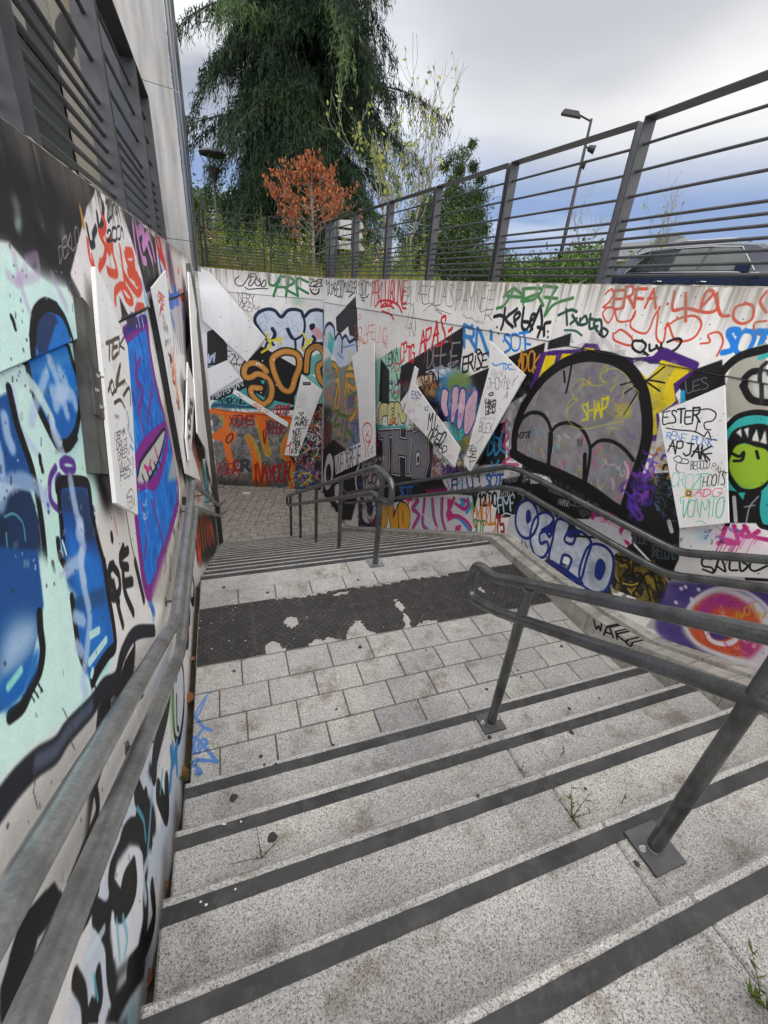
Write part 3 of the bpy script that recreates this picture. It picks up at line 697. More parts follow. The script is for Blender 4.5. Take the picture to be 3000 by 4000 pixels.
def paint_end():
    p = Pen(ZH, cE)
    p.F('1f1c1c', '200 546 262 520 345 640 345 752 205 812'); p.F('e8e7e5', '150 560 198 540 200 700 160 720'); p.F(BK, '590 650 742 735 905 835 1040 900 1040 1110 640 1110 480 1055 225 1035 225 1010 465 898 440 862 487 762')
    p.F('55a0a3', '240 1095 245 1050 480 950 640 1030 820 1070 830 1085 640 1110'); p.F('7fb7ab', '880 850 940 700 1040 700 1040 1060 830 1085 830 1020'); p.F('24506a', '225 1090 240 1060 340 1060 480 1080 640 1060 640 1100')
    p.F('dddbda', '625 660 745 740 905 835 1040 900 1040 640 640 620'); p.F(BK, '760 748 900 830 840 1000 740 950 690 840'); p.F('6fa9a0', '905 740 1040 690 1040 860 930 850')
    # blue and white cloud letters
    p.F('ccd4e0', '550 500 545 430 600 393 670 393 735 440 800 385 870 400 898 440 960 388 1050 395 1050 660 960 640 900 690 850 640 820 660 700 660 630 610', soft=3, smooth=True)
    p.F('9fb9dd', '560 470 580 420 640 400 700 420 650 430 600 470 590 540', '980 420 1035 440 1035 500 1000 460', soft=16, smooth=True, a=.5)
    p.K('560 420 900 420 880 620 640 600', ['a9bcd8', 'b9a7b4', '8fa4c4', 'e6eaf0', '97a0ba'], 60, 5, 26, 3, .6)
    p.F('c98f96', '945 525 1000 515 1038 560 1038 600 985 600', soft=6, a=.75)
    p.S('10233c', 22, '555 500 545 450 575 405 640 383 690 395 735 440 780 395 830 385 880 400 898 440 940 400 990 388 1046 400'); p.S('10233c', 20, '560 500 600 560 640 610 680 640', '1044 400 1046 660')
    p.S('10233c', 26, '672 525 690 560 676 600 655 625', '783 530 800 570 815 590'); p.S('10233c', 16, '898 440 905 500 895 560 860 590 830 600 805 580', '835 600 840 670', '640 610 620 660', '900 585 890 650 905 680 960 640 1040 625')
    p.O('131a28', '131a28', 4, '940 500 970 488 978 512 950 535'); p.S('10233c', 22, '965 580 978 600 965 625')
    p.S('d8c63e', 15, '595 695 640 665 662 645 640 600 635 565', '660 612 740 592', '720 600 735 635', '905 735 908 690 895 665 925 625 958 600', '895 560 925 625', '925 625 945 640', soft=.35)
    # ochre letters
    A = ['628 830 600 800 548 772 490 782 468 830 480 872 520 872 560 850 610 862 650 900 668 960 655 1030 610 1068 560 1040 520 990 525 950 585 952', '680 730 760 688 850 712 868 790 835 880 815 950 790 975 745 958 705 890 672 790']
    for q in A: p.S(BK, 58, q, closed=q is A[1], soft=.12)
    p.S(BK, 54, '915 835 932 690 1000 648 1046 700 1050 760 1005 800 1015 880 1046 930')
    for q in A: p.S('b98446', 38, q, closed=q is A[1], soft=.3); p.S('cf9d52', 16, q, closed=q is A[1], soft=.6, a=.6)
    p.S('b98446', 34, '915 830 932 690 1000 652 1040 700 1042 760 1000 800 1012 880 1046 930', soft=.3); p.S('7d6a34', 18, '940 668 1000 650 1040 680', a=.7)
    for q in ('558 785 562 770 590 790', '680 745 685 750', '600 755 601 756', '878 745 879 746', '820 920 821 921', '972 722 973 723', '700 930 701 931', '520 985 521 986', '560 960 561 961', '590 985 591 986'): p.S(WH, 8, q)
    p.S('3a3a3f', 20, '630 900 640 960 615 1010', soft=.4); p.F('3ea79f', '590 895 615 895 610 925 590 912', soft=2)
    # writing near the top
    p.S(BK, 7, '432 148 410 165 405 190 425 215 460 212 480 185 505 150 520 170 500 205 520 215 545 180 560 150 545 185 565 215 590 200 560 165 548 130 515 132 500 145 540 150', '590 215 612 175 625 185 620 215 595 220 580 160', '475 225 500 240 560 236 640 236', soft=.15)
    p.S('2f6e45', 17, '650 140 652 200 690 210 735 140 700 230 680 290', '705 225 760 225', '745 150 790 150 830 190 770 235 850 285', '790 150 770 290', '930 190 850 165 855 290', '858 230 930 270', drips=2)
    p.F('4a8a60', '800 300 900 300 890 350 820 350', soft=22, a=.45)
    p.T('Z23', '938 215 1030 225 940 168', '141414', 8, .1); p.S('141414', 11, '945 238 960 268 985 276 1005 262 1008 240', soft=.1); p.S('141414', 9, '965 243 966 244', '985 243 986 244', soft=.1)
    p.T('NERY', '430 330 545 350 425 262', '555253', 3.5); p.T('DEEM', '430 380 560 420 445 330', '555253', 3.5)
    p.W('195 780 275 770 195 705', 'b9c4d8', 8, 5, 4); p.S('b9c4d8', 5, '200 796 250 790'); p.T('FZY', '345 760 430 790 345 690', '232224', 5); p.W('385 790 450 800 390 765', '4a484a', 4, 5, 8)
    p.T('PBD.PBM.AN.', '245 1035 470 935 235 995', 'c3c6cc', 6); p.T('AZ42K.NIL.', '285 1050 480 1068 285 1015', '101417', 7)
    p.T('COSY!', '680 1145 795 1130 680 1085', 'a82330', 9); p.W('720 1050 830 1030 720 1010', '101417', 7, 6, 5)
    # the grey and orange piece below
    p.F('686562', '235 1112 340 1120 800 1150 850 1300 790 1660 275 1650', soft=2)
    p.K('240 1130 800 1180 800 1640 285 1640', ['4f4c4a', '7d7a77', '8c8986', '575451', '3f3c3b', '9a9896'], 420, 14, 40, 5, .55)
    p.K('240 1130 800 1180 800 1640 285 1640', ['b4b2b0', '2e2c2c', 'a9a7a6'], 90, 5, 12, 6, .6)
    for y in (1190, 1235, 1290, 1345, 1400, 1450): p.S('4a4745', 3, f'430 {y} 780 {y+14}', a=.5)
    OR = 'cc6b1e'
    p.S('b8a032', 56, '300 1130 340 1190 335 1250 265 1300', '770 1190 830 1240 765 1350 760 1430 825 1520 812 1660', '575 1150 590 1250 640 1420', '500 1310 560 1440 565 1650', a=.7, soft=.2)
    p.S(OR, 44, '240 1118 330 1140 345 1230 255 1298', '330 1140 600 1155 800 1178', '790 1180 838 1240 772 1350 768 1430 832 1520 820 1660', '262 1300 330 1330 360 1440 375 1510 420 1545', soft=.15)
    p.F(OR, '545 1148 622 1158 626 1260 642 1440 592 1300 562 1210', '486 1300 512 1308 562 1440 604 1560 645 1662 528 1662 524 1440', soft=3); p.F(OR, '300 1280 400 1260 405 1320 370 1350 350 1440 320 1330', soft=4, smooth=True); p.S('6b1c12', 12, '340 1320 360 1290 385 1280 382 1320 350 1348', closed=True); p.S('7f1d14', 10, '845 1215 800 1320 785 1370 800 1400', '605 1260 615 1350 628 1270', '545 1500 560 1650', '810 1450 845 1530 840 1650')
    p.S('8f2a14', 8, '240 1098 340 1118 640 1150 800 1170 850 1215', a=.8)
    p.T('XTOMES', '365 1222 545 1215 365 1160', '7a1a1f', 9); p.S('7a1a1f', 7, '420 1240 445 1215 480 1235'); p.T('XLEER:', '620 1262 770 1288 622 1185', '7a1a1f', 9)
    p.F('a6a4a3', '385 1480 510 1470 500 1560 400 1570', soft=14, a=.7, noise=.5); p.T('OR', '395 1545 510 1545 395 1480', '3b3a3f', 20, .3)
    p.T('ASER', '275 1580 430 1570 275 1495', '8c1f26', 8, drips=1); p.S('8c1f26', 8, '330 1570 440 1545 400 1630 380 1640'); p.T('NAYOUR', '555 1625 800 1615 560 1510', '8c1f1c', 11, drips=1)
    p.F('3f3d40', '275 1600 480 1610 800 1640 790 1680 275 1665', soft=18, a=.6)
    # the dark corner full of small tags
    p.F('2c2430', '850 1110 1045 1070 1045 1700 830 1680 840 1530 780 1410 840 1290', soft=8); p.F('2a5e8e', '850 1510 960 1530 1000 1660 850 1670', soft=20, smooth=True, a=.9)
    p.K('850 1110 1045 1070 1045 1700 830 1680 840 1530 840 1290', ['c9b23a', '9b2a6a', 'd5d2d4', '2f6fa8', '8c1f2a', '5b2d6e', '3f9a5a', 'd17a2a', '1a1a1c', 'e8e6ea'], 330, 5, 24, 8, .85)
    p.S('b9b2c0', 9, '935 1320 920 1275 960 1290 950 1325', '960 1330 1000 1310 990 1360 1015 1340', '905 1350 940 1380 900 1420', '960 1390 1000 1380 990 1440', soft=.2); p.S('d1b33c', 12, '860 1590 900 1560 950 1580 900 1640 870 1660', a=.8)
    cE.grime(21, .16, '8a857c', .45)
paint_end()
def paint_flight():
    H = Pen(ZH, cF); p = Pen(ZI, cF, cR)
    # upper camouflage shapes
    p.F('a3cbbb', '118 572 205 520 300 470 320 620 300 880 130 880'); p.F(DK, '160 552 222 640 222 900 148 860'); p.F('171618', '305 612 770 316 760 420 730 640 600 610 560 640 430 690 300 870'); p.F('d6d6d8', '480 650 605 605 600 700 560 700')
    H.F('252326', '1128 442 1276 290 1290 610 1232 605 1216 505 1170 552 1132 540'); H.F('e8e7e5', '1172 548 1216 508 1222 600')
    p.F('151416', '735 710 945 618 910 880 820 1000 560 1010 430 760 600 690'); p.F('151416', '1075 545 1345 440 1300 760 1120 860 980 960 900 1320 860 1330 1190 690'); p.F('b9c2cc', '1490 372 1540 370 1560 440 1490 440')
    p.F('202022', '1370 430 1540 372 1530 460 1360 490')
    # hazy blue-green piece in the middle, pale pink letters
    p.F('b28a68', '425 690 560 660 560 830 480 830', soft=14, a=.9, noise=.4); p.F('4f86a8', '600 680 720 620 800 700 860 820 850 1000 700 1080 620 960 560 800', soft=24, smooth=True, a=.9); p.F('7d8a3e', '640 700 740 640 820 700 780 760 660 780', soft=22, smooth=True, a=.8)
    p.F('3c6a58', '640 960 760 1060 770 1250 720 1200', soft=16, a=.9, noise=.5); p.F('6b6a3a', '720 1080 830 1000 800 1240 740 1260', soft=12, a=.8, noise=.5)
    for q in ('600 800 620 770 650 800 640 880 650 960 625 975 595 900', '680 770 720 760 720 860 690 1010 665 1000 670 880', '730 800 770 780 770 900 740 1050 710 1040', '860 790 820 800 770 900 760 1080 790 1100 840 1000 850 930'): p.O('d3b3bd', '1d2f8c', 10, q)
    p.K('600 790 850 790 830 1060 650 960', ['7f98c8', 'a8a0b4', 'e5c8d0'], 46, 7, 22, 4, .6)
    p.T('TULIP', '660 1110 770 1150 650 1050', '39b7c0', 8); p.T('RVS', '640 770 640 620 560 740', '3c78c0', 8, a=.6)
    p.T('SRDN', '450 790 580 760 445 680', '141414', 8); p.S('141414', 6, '505 655 530 645 535 665 508 668', closed=True)
    p.T('DEF:E', '495 620 720 620 500 470', '8f8e92', 9); p.S('8f8e92', 7, '640 600 720 570 650 620 560 620', '600 600 650 665')
    p.T('RN', '765 480 950 530 765 325', '3f83bd', 24, .3, drips=1); p.T('ERiSE'.upper(), '750 650 935 610 755 560', '161616', 11); p.S('161616', 12, '850 500 870 490 880 510 862 525 850 510', closed=True); p.S('161616', 5, '830 650 870 635')
    p.T('CPTG', '305 580 405 570 305 470', 'c22a30', 11); p.T('APAS-', '440 520 690 420 445 370', 'c22a30', 13, drips=1); p.T('LEIKA', '200 610 290 570 195 520', '1c2022', 6); p.T('PCT', '240 660 305 640 240 600', 'b32a30', 6)
    p.T('RO', '220 840 290 850 220 740', '2a3234', 6); p.T('WAYO', '280 740 385 730 275 670', '0f0f10', 9)
    p.S('e9dc78', 3, '240 540 241 541')
    # red chalk tags
    H.T('POLY', '1270 600 1370 640 1265 500', 'c9604c', 4); H.T('FELNG', '1360 590 1500 640 1360 490', 'cf6a54', 4); H.S('cf6a54', 4, '1290 450 1300 420 1312 440 1300 460 1288 450', '1480 600 1495 660 1470 640'); H.T('ZNC', '1275 660 1360 620 1275 600', 'cf6a54', 4)
    # top course
    H.T('"DJAB"', '1060 270 1160 285 1060 190', '302e2f', 7); H.T('ESO"', '1140 290 1200 300 1145 195', '302e2f', 7); H.T('NYTER', '1205 260 1285 270 1205 190', '302e2f', 6); H.T('"JDC"', '1285 280 1390 300 1290 190', '302e2f', 7); H.S('302e2f', 5, '1205 258 1250 262 1225 300 1270 262'); H.S('302e2f', 7, '1315 300 1345 305', '1318 318 1340 325')
    p.T('PEKLU.BONE', '100 165 350 150 105 15', 'c0282e', 9, drips=2, jit=.25); p.S('c0282e', 12, '140 160 170 140 230 140 290 170 320 225', '165 185 230 175 260 195', '175 215 230 235 255 275', '330 60 320 180 350 195')
    p.T('AEOLAS', '430 150 700 180 430 30', '7b7879', 4.5); p.S('7b7879', 4, '475 215 540 170 610 240 560 200 670 235'); p.T('PAYNEE', '710 215 990 200 715 80', '777475', 4.5); p.T('R', '920 280 980 280 920 210', '777475', 4.5)
    p.T('EPL', '330 160 410 170 335 50', '777475', 4); p.T('ZA', '350 330 420 350 350 190', '777475', 4); p.T('N', '370 390 410 390 370 300', '777475', 4); p.W('760 260 880 300 760 240', '777475', 3.5, 4, 5); p.W('850 300 920 310 850 285', '777475', 3.5, 4, 6)
    G_ = '3f7a48'; p.S(G_, 20, '1070 45 1075 100 1110 110', '1055 110 1130 50 1060 170 1005 195', '1130 50 1200 110 1110 110', '1190 55 1270 50 1330 60 1270 130 1180 140 1300 90', '1200 60 1195 165', '1340 175 1300 100', '1340 35 1440 45', '1430 60 1395 120 1350 245', '1350 115 1440 125', '1350 250 1420 165 1555 120', soft=.3)
    p.S('1b1c22', 22, '985 255 1030 245 1065 265', '1065 195 1050 300 1035 345', '1150 200 1070 270 1120 330', '1130 290 1170 250 1160 225 1130 255 1140 320', '1200 190 1185 320 1215 350 1240 300 1190 290', '1250 285 1290 250 1260 240 1245 300 1260 345', '1320 180 1330 300 1300 400', '1245 360 1320 180', '1300 330 1345 345', '1390 295 1350 310 1345 390', soft=.12)
    p.S('1b1c22', 15, '1005 330 1006 331', '1008 375 1009 376', '1372 362 1373 363', '1372 402 1373 403', soft=.1); p.T('SOT', '1050 510 1240 480 1040 410', '2f7fc8', 15); p.S('2f7fc8', 15, '1200 450 1238 455', '1045 430 1046 431')
    p.T('ADOK', '1150 640 1300 660 1155 510', 'bb8433', 12)
    # lower part: dark base, letters
    H.F('8a837b', '1040 840 1130 780 1300 700 1310 1200 1300 1340 1120 1440 1040 1480', soft=6); H.F('7fa3a0', '1042 760 1090 720 1100 900 1042 960', soft=8)
    H.F('c6d0dc', '1046 640 1046 500 1085 478 1118 520 1120 590 1150 555 1180 600 1220 570 1278 600 1282 680 1240 760 1150 800 1110 700', soft=3, smooth=True); H.F('4fb3b4', '1080 540 1118 600 1100 720 1070 660', soft=3)
    H.S('13253f', 18, '1046 560 1055 510 1085 485 1115 520 1122 600', '1122 600 1150 555 1172 600 1170 690', '1172 600 1200 575 1225 620 1270 600 1282 680', soft=.15); H.S('5672a8', 12, '1180 660 1220 650 1260 640', '1140 700 1180 740', a=.6); H.S('d8c63e', 11, '1240 680 1220 740 1230 800 1265 815', '1215 815 1240 810', '1075 560 1090 620')
    for q in ('1100 780 1130 800 1150 880 1140 960 1120 1060 1140 1110 1155 1000 1150 900 1125 900', '1200 860 1240 860 1280 880 1260 960 1215 930 1240 1040 1285 1020 1270 1120 1230 1180 1200 1100 1195 1000 1205 900'): H.S('2d5a3c', 42, q, soft=.15); H.S('c0904c', 30, q, soft=.25); H.S('d3ab62', 10, q, a=.5)
    H.F('5d5f63', '1215 1000 1270 990 1250 1100 1215 1090', soft=6); H.S('5a6b35', 20, '1050 1160 1070 1110 1090 1180 1050 1190', '1100 1130 1150 1120 1110 1220 1160 1215', '1150 1140 1220 1160', '1185 1150 1170 1260', '1210 1180 1190 1300', '1260 1300 1210 1250 1270 1350', soft=.25)
    H.F('24231f', '1040 1080 1100 1090 1090 1480 1040 1500', soft=14, a=.75); H.T('DESP', '1240 1270 1300 1290 1240 1200', '2c4f9c', 7); H.T('BLN', '1250 1340 1300 1350 1250 1290', '2c4f9c', 7); H.T('RVZ', '1035 1400 1100 1400 1035 1260', '7d1c2a', 8)
    # black band with white eyes at the foot
    H.F('100f11', '1035 1400 1110 1320 1310 1480 1330 1560 1240 1900 1100 1900 1035 1700', soft=4)
    for q, c in (('1060 1450 1090 1420 1112 1500 1100 1640 1060 1690 1038 1600', '1a181b'), ('1120 1660 1150 1640 1165 1720 1150 1780 1125 1770', '1a181b')): H.O('cfcbcf', '100f11', 8, q)
    H.F('16151a', '1062 1520 1085 1500 1095 1580 1075 1640 1058 1600', smooth=True); H.F('4e2326', '1062 1590 1085 1580 1080 1650 1064 1640', smooth=True, soft=4)
    p.F('17161a', '0 1180 40 1290 130 1260 160 1840 0 1843', soft=4); p.S('cfcccf', 22, '10 1300 -20 1420 5 1560 40 1600', soft=.2); p.F('c9c6c9', '40 1560 90 1530 130 1650 80 1740 30 1700', smooth=True, soft=3); p.F('231f24', '55 1590 90 1570 105 1650 75 1690', smooth=True, soft=3)
    p.T('ARSEK', '25 1480 160 1420 40 1360', '141416', 8); p.F('c8c6c7', '20 1270 150 1240 165 1450 40 1560', soft=4, a=.7); p.T('ARSEK', '25 1470 160 1430 35 1370', '141416', 8); p.T('SPKE', '35 1350 150 1300 35 1280', '1c1b1e', 7)
    p.K('0 1440 170 1400 170 1830 0 1830', ['3d78b8', '8c1f2a', 'd5d2d4', '6b2d6e', '2f4f9a', 'a8a5a8'], 90, 8, 30, 12, .8)
    # pale yellow PEN, silver THO
    p.F('49a0a0', '120 1020 200 1040 350 1030 330 1080 130 1080', soft=5, a=.9); p.F('b6b383', '350 1010 420 1040 470 1120 400 1080', soft=10, a=.8)
    for q in ('150 1030 140 960 165 880 215 885 215 960 175 975 170 1035', '215 885 262 872 260 910 240 915 258 955 240 965 262 1010 212 1030', '262 875 300 880 320 940 335 885 345 1000 310 1020 290 950 285 1025 258 1010'): p.O('c9c795', '1e1d18', 7, q)
    p.F('26242a', '130 1060 460 1060 540 1180 520 1450 300 1440 180 1420 130 1320', soft=5)
    for q in ('145 1075 245 1070 240 1110 215 1115 222 1330 205 1385 165 1340 185 1290 180 1130 150 1130', '248 1068 300 1068 300 1130 350 1140 350 1075 390 1075 385 1390 345 1390 345 1260 290 1250 295 1390 245 1380', '400 1090 450 1070 500 1130 505 1290 470 1430 410 1450 370 1360 385 1200'):
        p.S('c9c5c8', 20, q, closed=True, smooth=False, soft=.1); p.O('76757b', '0f0f11', 8, q, smooth=False)
    p.O('c9c7ca', '111013', 7, '415 1240 440 1230 445 1300 420 1330'); p.O('26242a', '111013', 5, '425 1265 437 1262 436 1298 425 1300'); p.T('OASC', '155 1130 210 1125 155 1100', '111', 4) if 0 else None
    p.K('160 1090 500 1090 490 1420 200 1380', ['8d8c92', '66656b', 'b08e3e', '5b8f9a'], 60, 8, 30, 13, .35); p.S('8c1f2a', 13, '190 1440 230 1490 300 1430 340 1460', '195 1490 220 1450')
    p.F('54222c', '520 1190 580 1280 620 1330 600 1420 530 1440', soft=8, a=.85, noise=.5); p.F('3b2350', '610 1340 760 1330 780 1380 700 1450 600 1440', soft=8, a=.9, noise=.4); p.F('b9b5b9', '780 1370 900 1310 1060 1310 1040 1400 640 1440', soft=4)
    p.K('520 1190 760 1250 760 1400 540 1440', ['8c1f2a', '2f2a30', 'c7bfc9', '6b2d6e', '8a7a30', '2f8f90'], 120, 7, 24, 15, .8); p.T('MINA', '610 1390 720 1400 610 1330', '4b2a78', 9); p.T('ARTVA', '700 1390 790 1390 700 1335', '191919', 5)
    p.F('1e1d20', '860 1330 990 1030 1060 1010 1060 1310 900 1320', soft=3); p.S('3f8fc0', 17, '950 1110 930 1250 975 1200 950 1140', '975 1070 985 1250 1030 1160 990 1120', '1050 1060 1010 1180 1060 1240', '960 1300 975 1345 1010 1290', soft=.25, a=.9)
    p.K('1040 1010 1190 840 1160 1240 1060 1330', ['b0426e', '2c2a2c', 'a49ca2', '5f8f9a', 'c9c4c8'], 90, 12, 34, 17, .6); p.S('b84878', 20, '1070 1000 1040 1060 1080 1110 1050 1180 1100 1250 1040 1310 1150 1320', soft=.3, a=.8)
    # band behind the handrails
    p.F('18171b', '150 1420 1060 1420 1170 1400 1160 1620 1060 1700 830 1660 820 1540 600 1520 370 1560 150 1620', soft=4); p.F('d9d6d9', '600 1420 830 1400 1035 1400 1030 1470 640 1510', soft=4); p.F('7a2158', '480 1500 640 1480 640 1510 500 1530', soft=6)
    p.T('VELLUL!', '650 1510 890 1480 640 1440', '22386e', 10); p.T('SOT', '915 1480 1040 1470 915 1410', '2f5fa8', 14); p.T('SOT', '295 1545 395 1540 290 1490', '3a6cb0', 12)
    p.F('1e3f80', '295 1490 300 1491 298 1495')
    # orange LUD
    for q in ('170 1620 200 1610 205 1740 175 1770 165 1700', '215 1600 250 1600 250 1700 275 1640 285 1620 285 1780 240 1780 225 1720', '290 1605 340 1600 370 1660 360 1770 300 1790'): p.S('1c1a1a', 16, q, closed=True, soft=.1); p.F('cf9a3a', q, smooth=True, soft=2)
    p.S('1c1a1a', 9, '262 1640 250 1700', '318 1650 325 1740'); p.S('e3c58c', 4, '300 1650 305 1760 310 1780')
    # pink SUKI
    p.F('cfcfd6', '380 1560 560 1545 800 1560 825 1680 820 1815 370 1800', soft=3); PK = 'b83a78'
    p.S('3f8fc4', 30, '430 1580 395 1640 440 1680 400 1760', '475 1570 465 1740 500 1790', '530 1570 540 1690 565 1770', '600 1570 600 1700 625 1790', '680 1590 640 1690 720 1700 820 1810', '730 1620 760 1600 740 1570', '790 1570 800 1620 780 1660', soft=.12)
    p.S(PK, 24, '430 1572 388 1640 432 1680 385 1790', '478 1565 460 1740 498 1800', '534 1565 545 1690 570 1790', '606 1562 605 1700 630 1800', '690 1560 640 1680 720 1690 790 1740 830 1815', '700 1600 760 1640 790 1600 760 1570', '380 1570 340 1560', soft=.1)
    p.F(PK, '640 1560 690 1575 660 1640 700 1700 640 1730', '700 1760 740 1750 730 1815 690 1815', soft=3); p.S('e6e2e6', 7, '430 1650 500 1710 590 1800', soft=.1); p.F('d9568f', '340 1560 370 1590 360 1610', soft=3)
    p.F('3f9a5a', '800 1600 830 1580 825 1700', soft=8, a=.7)
    # white ground with tags before the bend
    p.F('e8e7e5', '862 1520 1045 1470 1060 1700 1100 1690 1060 1843 810 1843 840 1640', soft=2); p.F('171618', '1030 1480 1160 1400 1140 1700 985 1690')
    p.T('12CDO', '870 1610 1000 1620 865 1530', '161616', 12, drips=1); p.T('ONIGOL', '830 1760 985 1740 825 1620', 'cf8038', 9); p.S('cf8038', 12, '940 1755 990 1750 975 1820', '985 1700 985 1750'); p.T('SOT', '830 1810 910 1815 830 1730', '1f7d3a', 9); p.T('15', '990 1800 1055 1800 990 1690', '8c1a20', 13, drips=1); p.S('8c1a20', 12, '1010 1700 1022 1720')
    p.T('HODELA', '1030 1550 1120 1545 1030 1515', 'b8b8bc', 5); p.T('FMR', '1010 1660 1140 1640 1000 1570', 'bdd6e2', 10); p.S('bdd6e2', 9, '1030 1690 1060 1670 1100 1680')
paint_flight()
def paint_right():
    p = Pen(ZK, cR); q = Pen(ZK, cR, cF)
    # lower ground colours
    p.F('171618', '-40 1060 100 1050 430 1180 640 1340 560 1350 440 1370 240 1360 -40 1250', soft=2); p.F('171618', '700 1110 905 1100 965 1390 960 1730 920 1740 700 1500 640 1340', soft=2)
    p.F('171618', '-30 1200 60 1230 200 1340 240 1370 -30 1330'); p.F('e4e2e0', '110 1100 205 1120 235 1160 105 1165')
    p.F('1c1b1d', '560 1760 620 1560 700 1500 700 1520 900 1730 870 1860 780 1850', soft=3); p.F('8a6a2a', '560 1560 620 1500 640 1560 620 1640 580 1620', soft=9, a=.8)
    p.F('242225', '500 1600 720 1610 880 1740 860 1860 560 1760', soft=4); p.K('590 1560 860 1760 850 1850 600 1740', ['8f7a22', '161412', '6b5a1e', '161412', '9a8a3a'], 80, 13, 46, 8, .75)
    p.S('131213', 12, '560 1540 620 1530 600 1580 720 1600', '600 1600 680 1640 640 1700 740 1680 700 1760', '700 1600 700 1720 760 1700 700 1800', '680 1750 800 1680 840 1780 870 1800 850 1850', '760 1700 800 1840', soft=.1); p.S('b7a24a', 9, '640 1740 690 1750 720 1740', '670 1770 690 1800', a=.8)
    # white belt and pale belt
    p.F('e6e4e2', '1040 1400 1475 1390 1475 1560 1000 1530', soft=2); p.F('e6e4e2', '960 1600 1010 1570 1475 1590 1475 1710 930 1670', soft=2); p.F('b4b0ae', '930 1680 1475 1710 1475 2260 770 1990 870 1850 900 1750', soft=3)
    # yellow and purple piece behind the dome
    q.F('46246e', '95 640 165 410 240 395 400 390 430 355 500 360 530 420 700 440 820 430 890 395 1085 480 1060 570 980 600 940 650 960 700 900 730 850 800 830 920 700 920 690 850', soft=3); 
    q.F('d8c22c', '140 590 195 425 255 425 225 560 150 640', '275 450 290 415 395 415 360 440 280 530', soft=2); q.F('d8c22c', '720 520 800 525 870 450 1045 505 930 590 945 690 830 760 840 880 690 905 690 860 800 820 740 700', soft=2); q.F('d9c633', '410 405 430 380 480 385 490 405', soft=3)
    q.S('efe58a', 5, '870 470 1040 512', '845 760 930 700'); q.F('b4a320', '700 700 800 640 880 640 920 690 820 750', soft=12, a=.5, noise=.5)
    p.F('e8e7e5', '680 480 860 470 780 560 740 520', soft=2); q.F('e8e7e5', '700 450 760 450 830 500 800 530 700 500', soft=3)
    p.F('18171b', '960 600 1080 500 1220 450 1230 600 1230 610 1000 690', soft=2); p.S('2a9ac0', 26, '985 640 985 700', soft=.4); p.T('LES', '1010 640 1140 610 1000 580', '7d7d80', 4); 
    # grey dome with three arches
    DM = '10 985 20 860 60 740 130 620 210 530 300 460 400 425 500 420 600 440 680 480 745 560 785 680 795 800 780 920 740 1040 700 1150 660 1290 640 1330 560 1290 430 1190 250 1100 90 1050 0 990'
    q.F('7f7d80', DM, soft=2); 
    q.K(DM, ['8f8d90', '757377', '9a989b', '6d6b70'], 260, 22, 70, 3, .35); q.K('380 480 660 520 700 880 560 840 430 720', ['c9b83a', 'b8a83a', '6b5a90'], 46, 9, 36, 4, .45); q.K('30 800 220 800 430 900 660 980 640 1280 60 1030', ['d9a9bc', 'c7c4c8', 'b85a80', '8a8a5a', '5f9aa0'], 90, 9, 26, 5, .5)
    q.S('dcb0c4', 16, '650 1040 670 1100 650 1200 640 1280', soft=.4, a=.8); q.S('a85a90', 14, '690 1000 680 1150 650 1290', soft=.4, a=.7)
    q.S('0b0a0b', 56, '12 985 16 880 50 760 110 650 190 550 290 475 400 436 500 432 600 455 690 520 750 620 775 740 780 860 765 960 735 1060 690 1180 650 1310', soft=.1); q.S('0b0a0b', 62, '5 990 90 1040 250 1105 430 1195 560 1290 640 1345', soft=.1)
    q.S('0b0a0b', 20, '25 860 70 780 130 755 190 780 225 860 225 960 205 1060', '225 870 260 830 330 815 400 850 440 920 450 1000 420 1180', '450 960 500 920 570 920 640 960 700 1030', soft=.1); q.S('0b0a0b', 26, '420 1000 415 1190', '220 880 210 1070', soft=.1)
    q.S('0b0a0b', 14, '345 470 330 560 312 640', '300 520 305 580', soft=.2); q.S('0b0a0b', 9, '625 597 700 578 790 570 880 585', '880 492 820 540 770 575 700 610 650 645', '770 575 700 680 645 770', '770 575 820 610 852 632', soft=.15)
    q.S('bdb84a', 4, '370 690 340 620 400 560 470 600 530 590 510 540 590 500 670 560 640 640', '310 760 330 690 380 680 320 740 330 810 400 850 520 830 640 805', '680 600 730 640 700 700', soft=.3, a=.8); q.T('SHAP', '400 800 560 780 400 710', 'bdb63c', 10); q.F('c3b43a', '590 700 680 700 690 780 600 790', soft=10, a=.6, noise=.4)
    q.T('SNOFSII', '20 905 105 895 20 875', '1a191a', 5); q.W('375 960 410 960 375 900', '3b393c', 3, 6, 3)
    # star scribble done; top writing
    RD = 'c75a48'
    q.T('2ERFA.', '540 150 880 160 545 50', RD, 12, .3, jit=.3); q.S(RD, 17, '945 60 935 165 1010 155 1090 175', '1010 70 1010 230', '1100 150 1170 70 1130 60 1095 160 1130 180 1190 160 1190 70', '1180 80 1210 190 1260 200', soft=.3); q.S(RD, 15, '905 130 906 131', '1365 130 1300 150 1285 210 1330 245 1390 220 1400 150 1350 125', '1475 60 1440 120 1475 180', soft=.3)
    q.S(RD, 11, '550 160 530 190 560 240 590 200 600 160 620 230 700 220 720 170 690 260 780 300 830 200 850 180 840 320 880 350 905 240 950 340 1050 330 1100 250 1060 200 960 220 890 270', '600 300 640 280 700 330 690 370 600 340 590 300', '1095 360 1150 350 1140 310 1200 295 1225 350 1190 430', '960 208 961 209', '1475 230 1410 240 1410 290 1475 330', soft=.3)
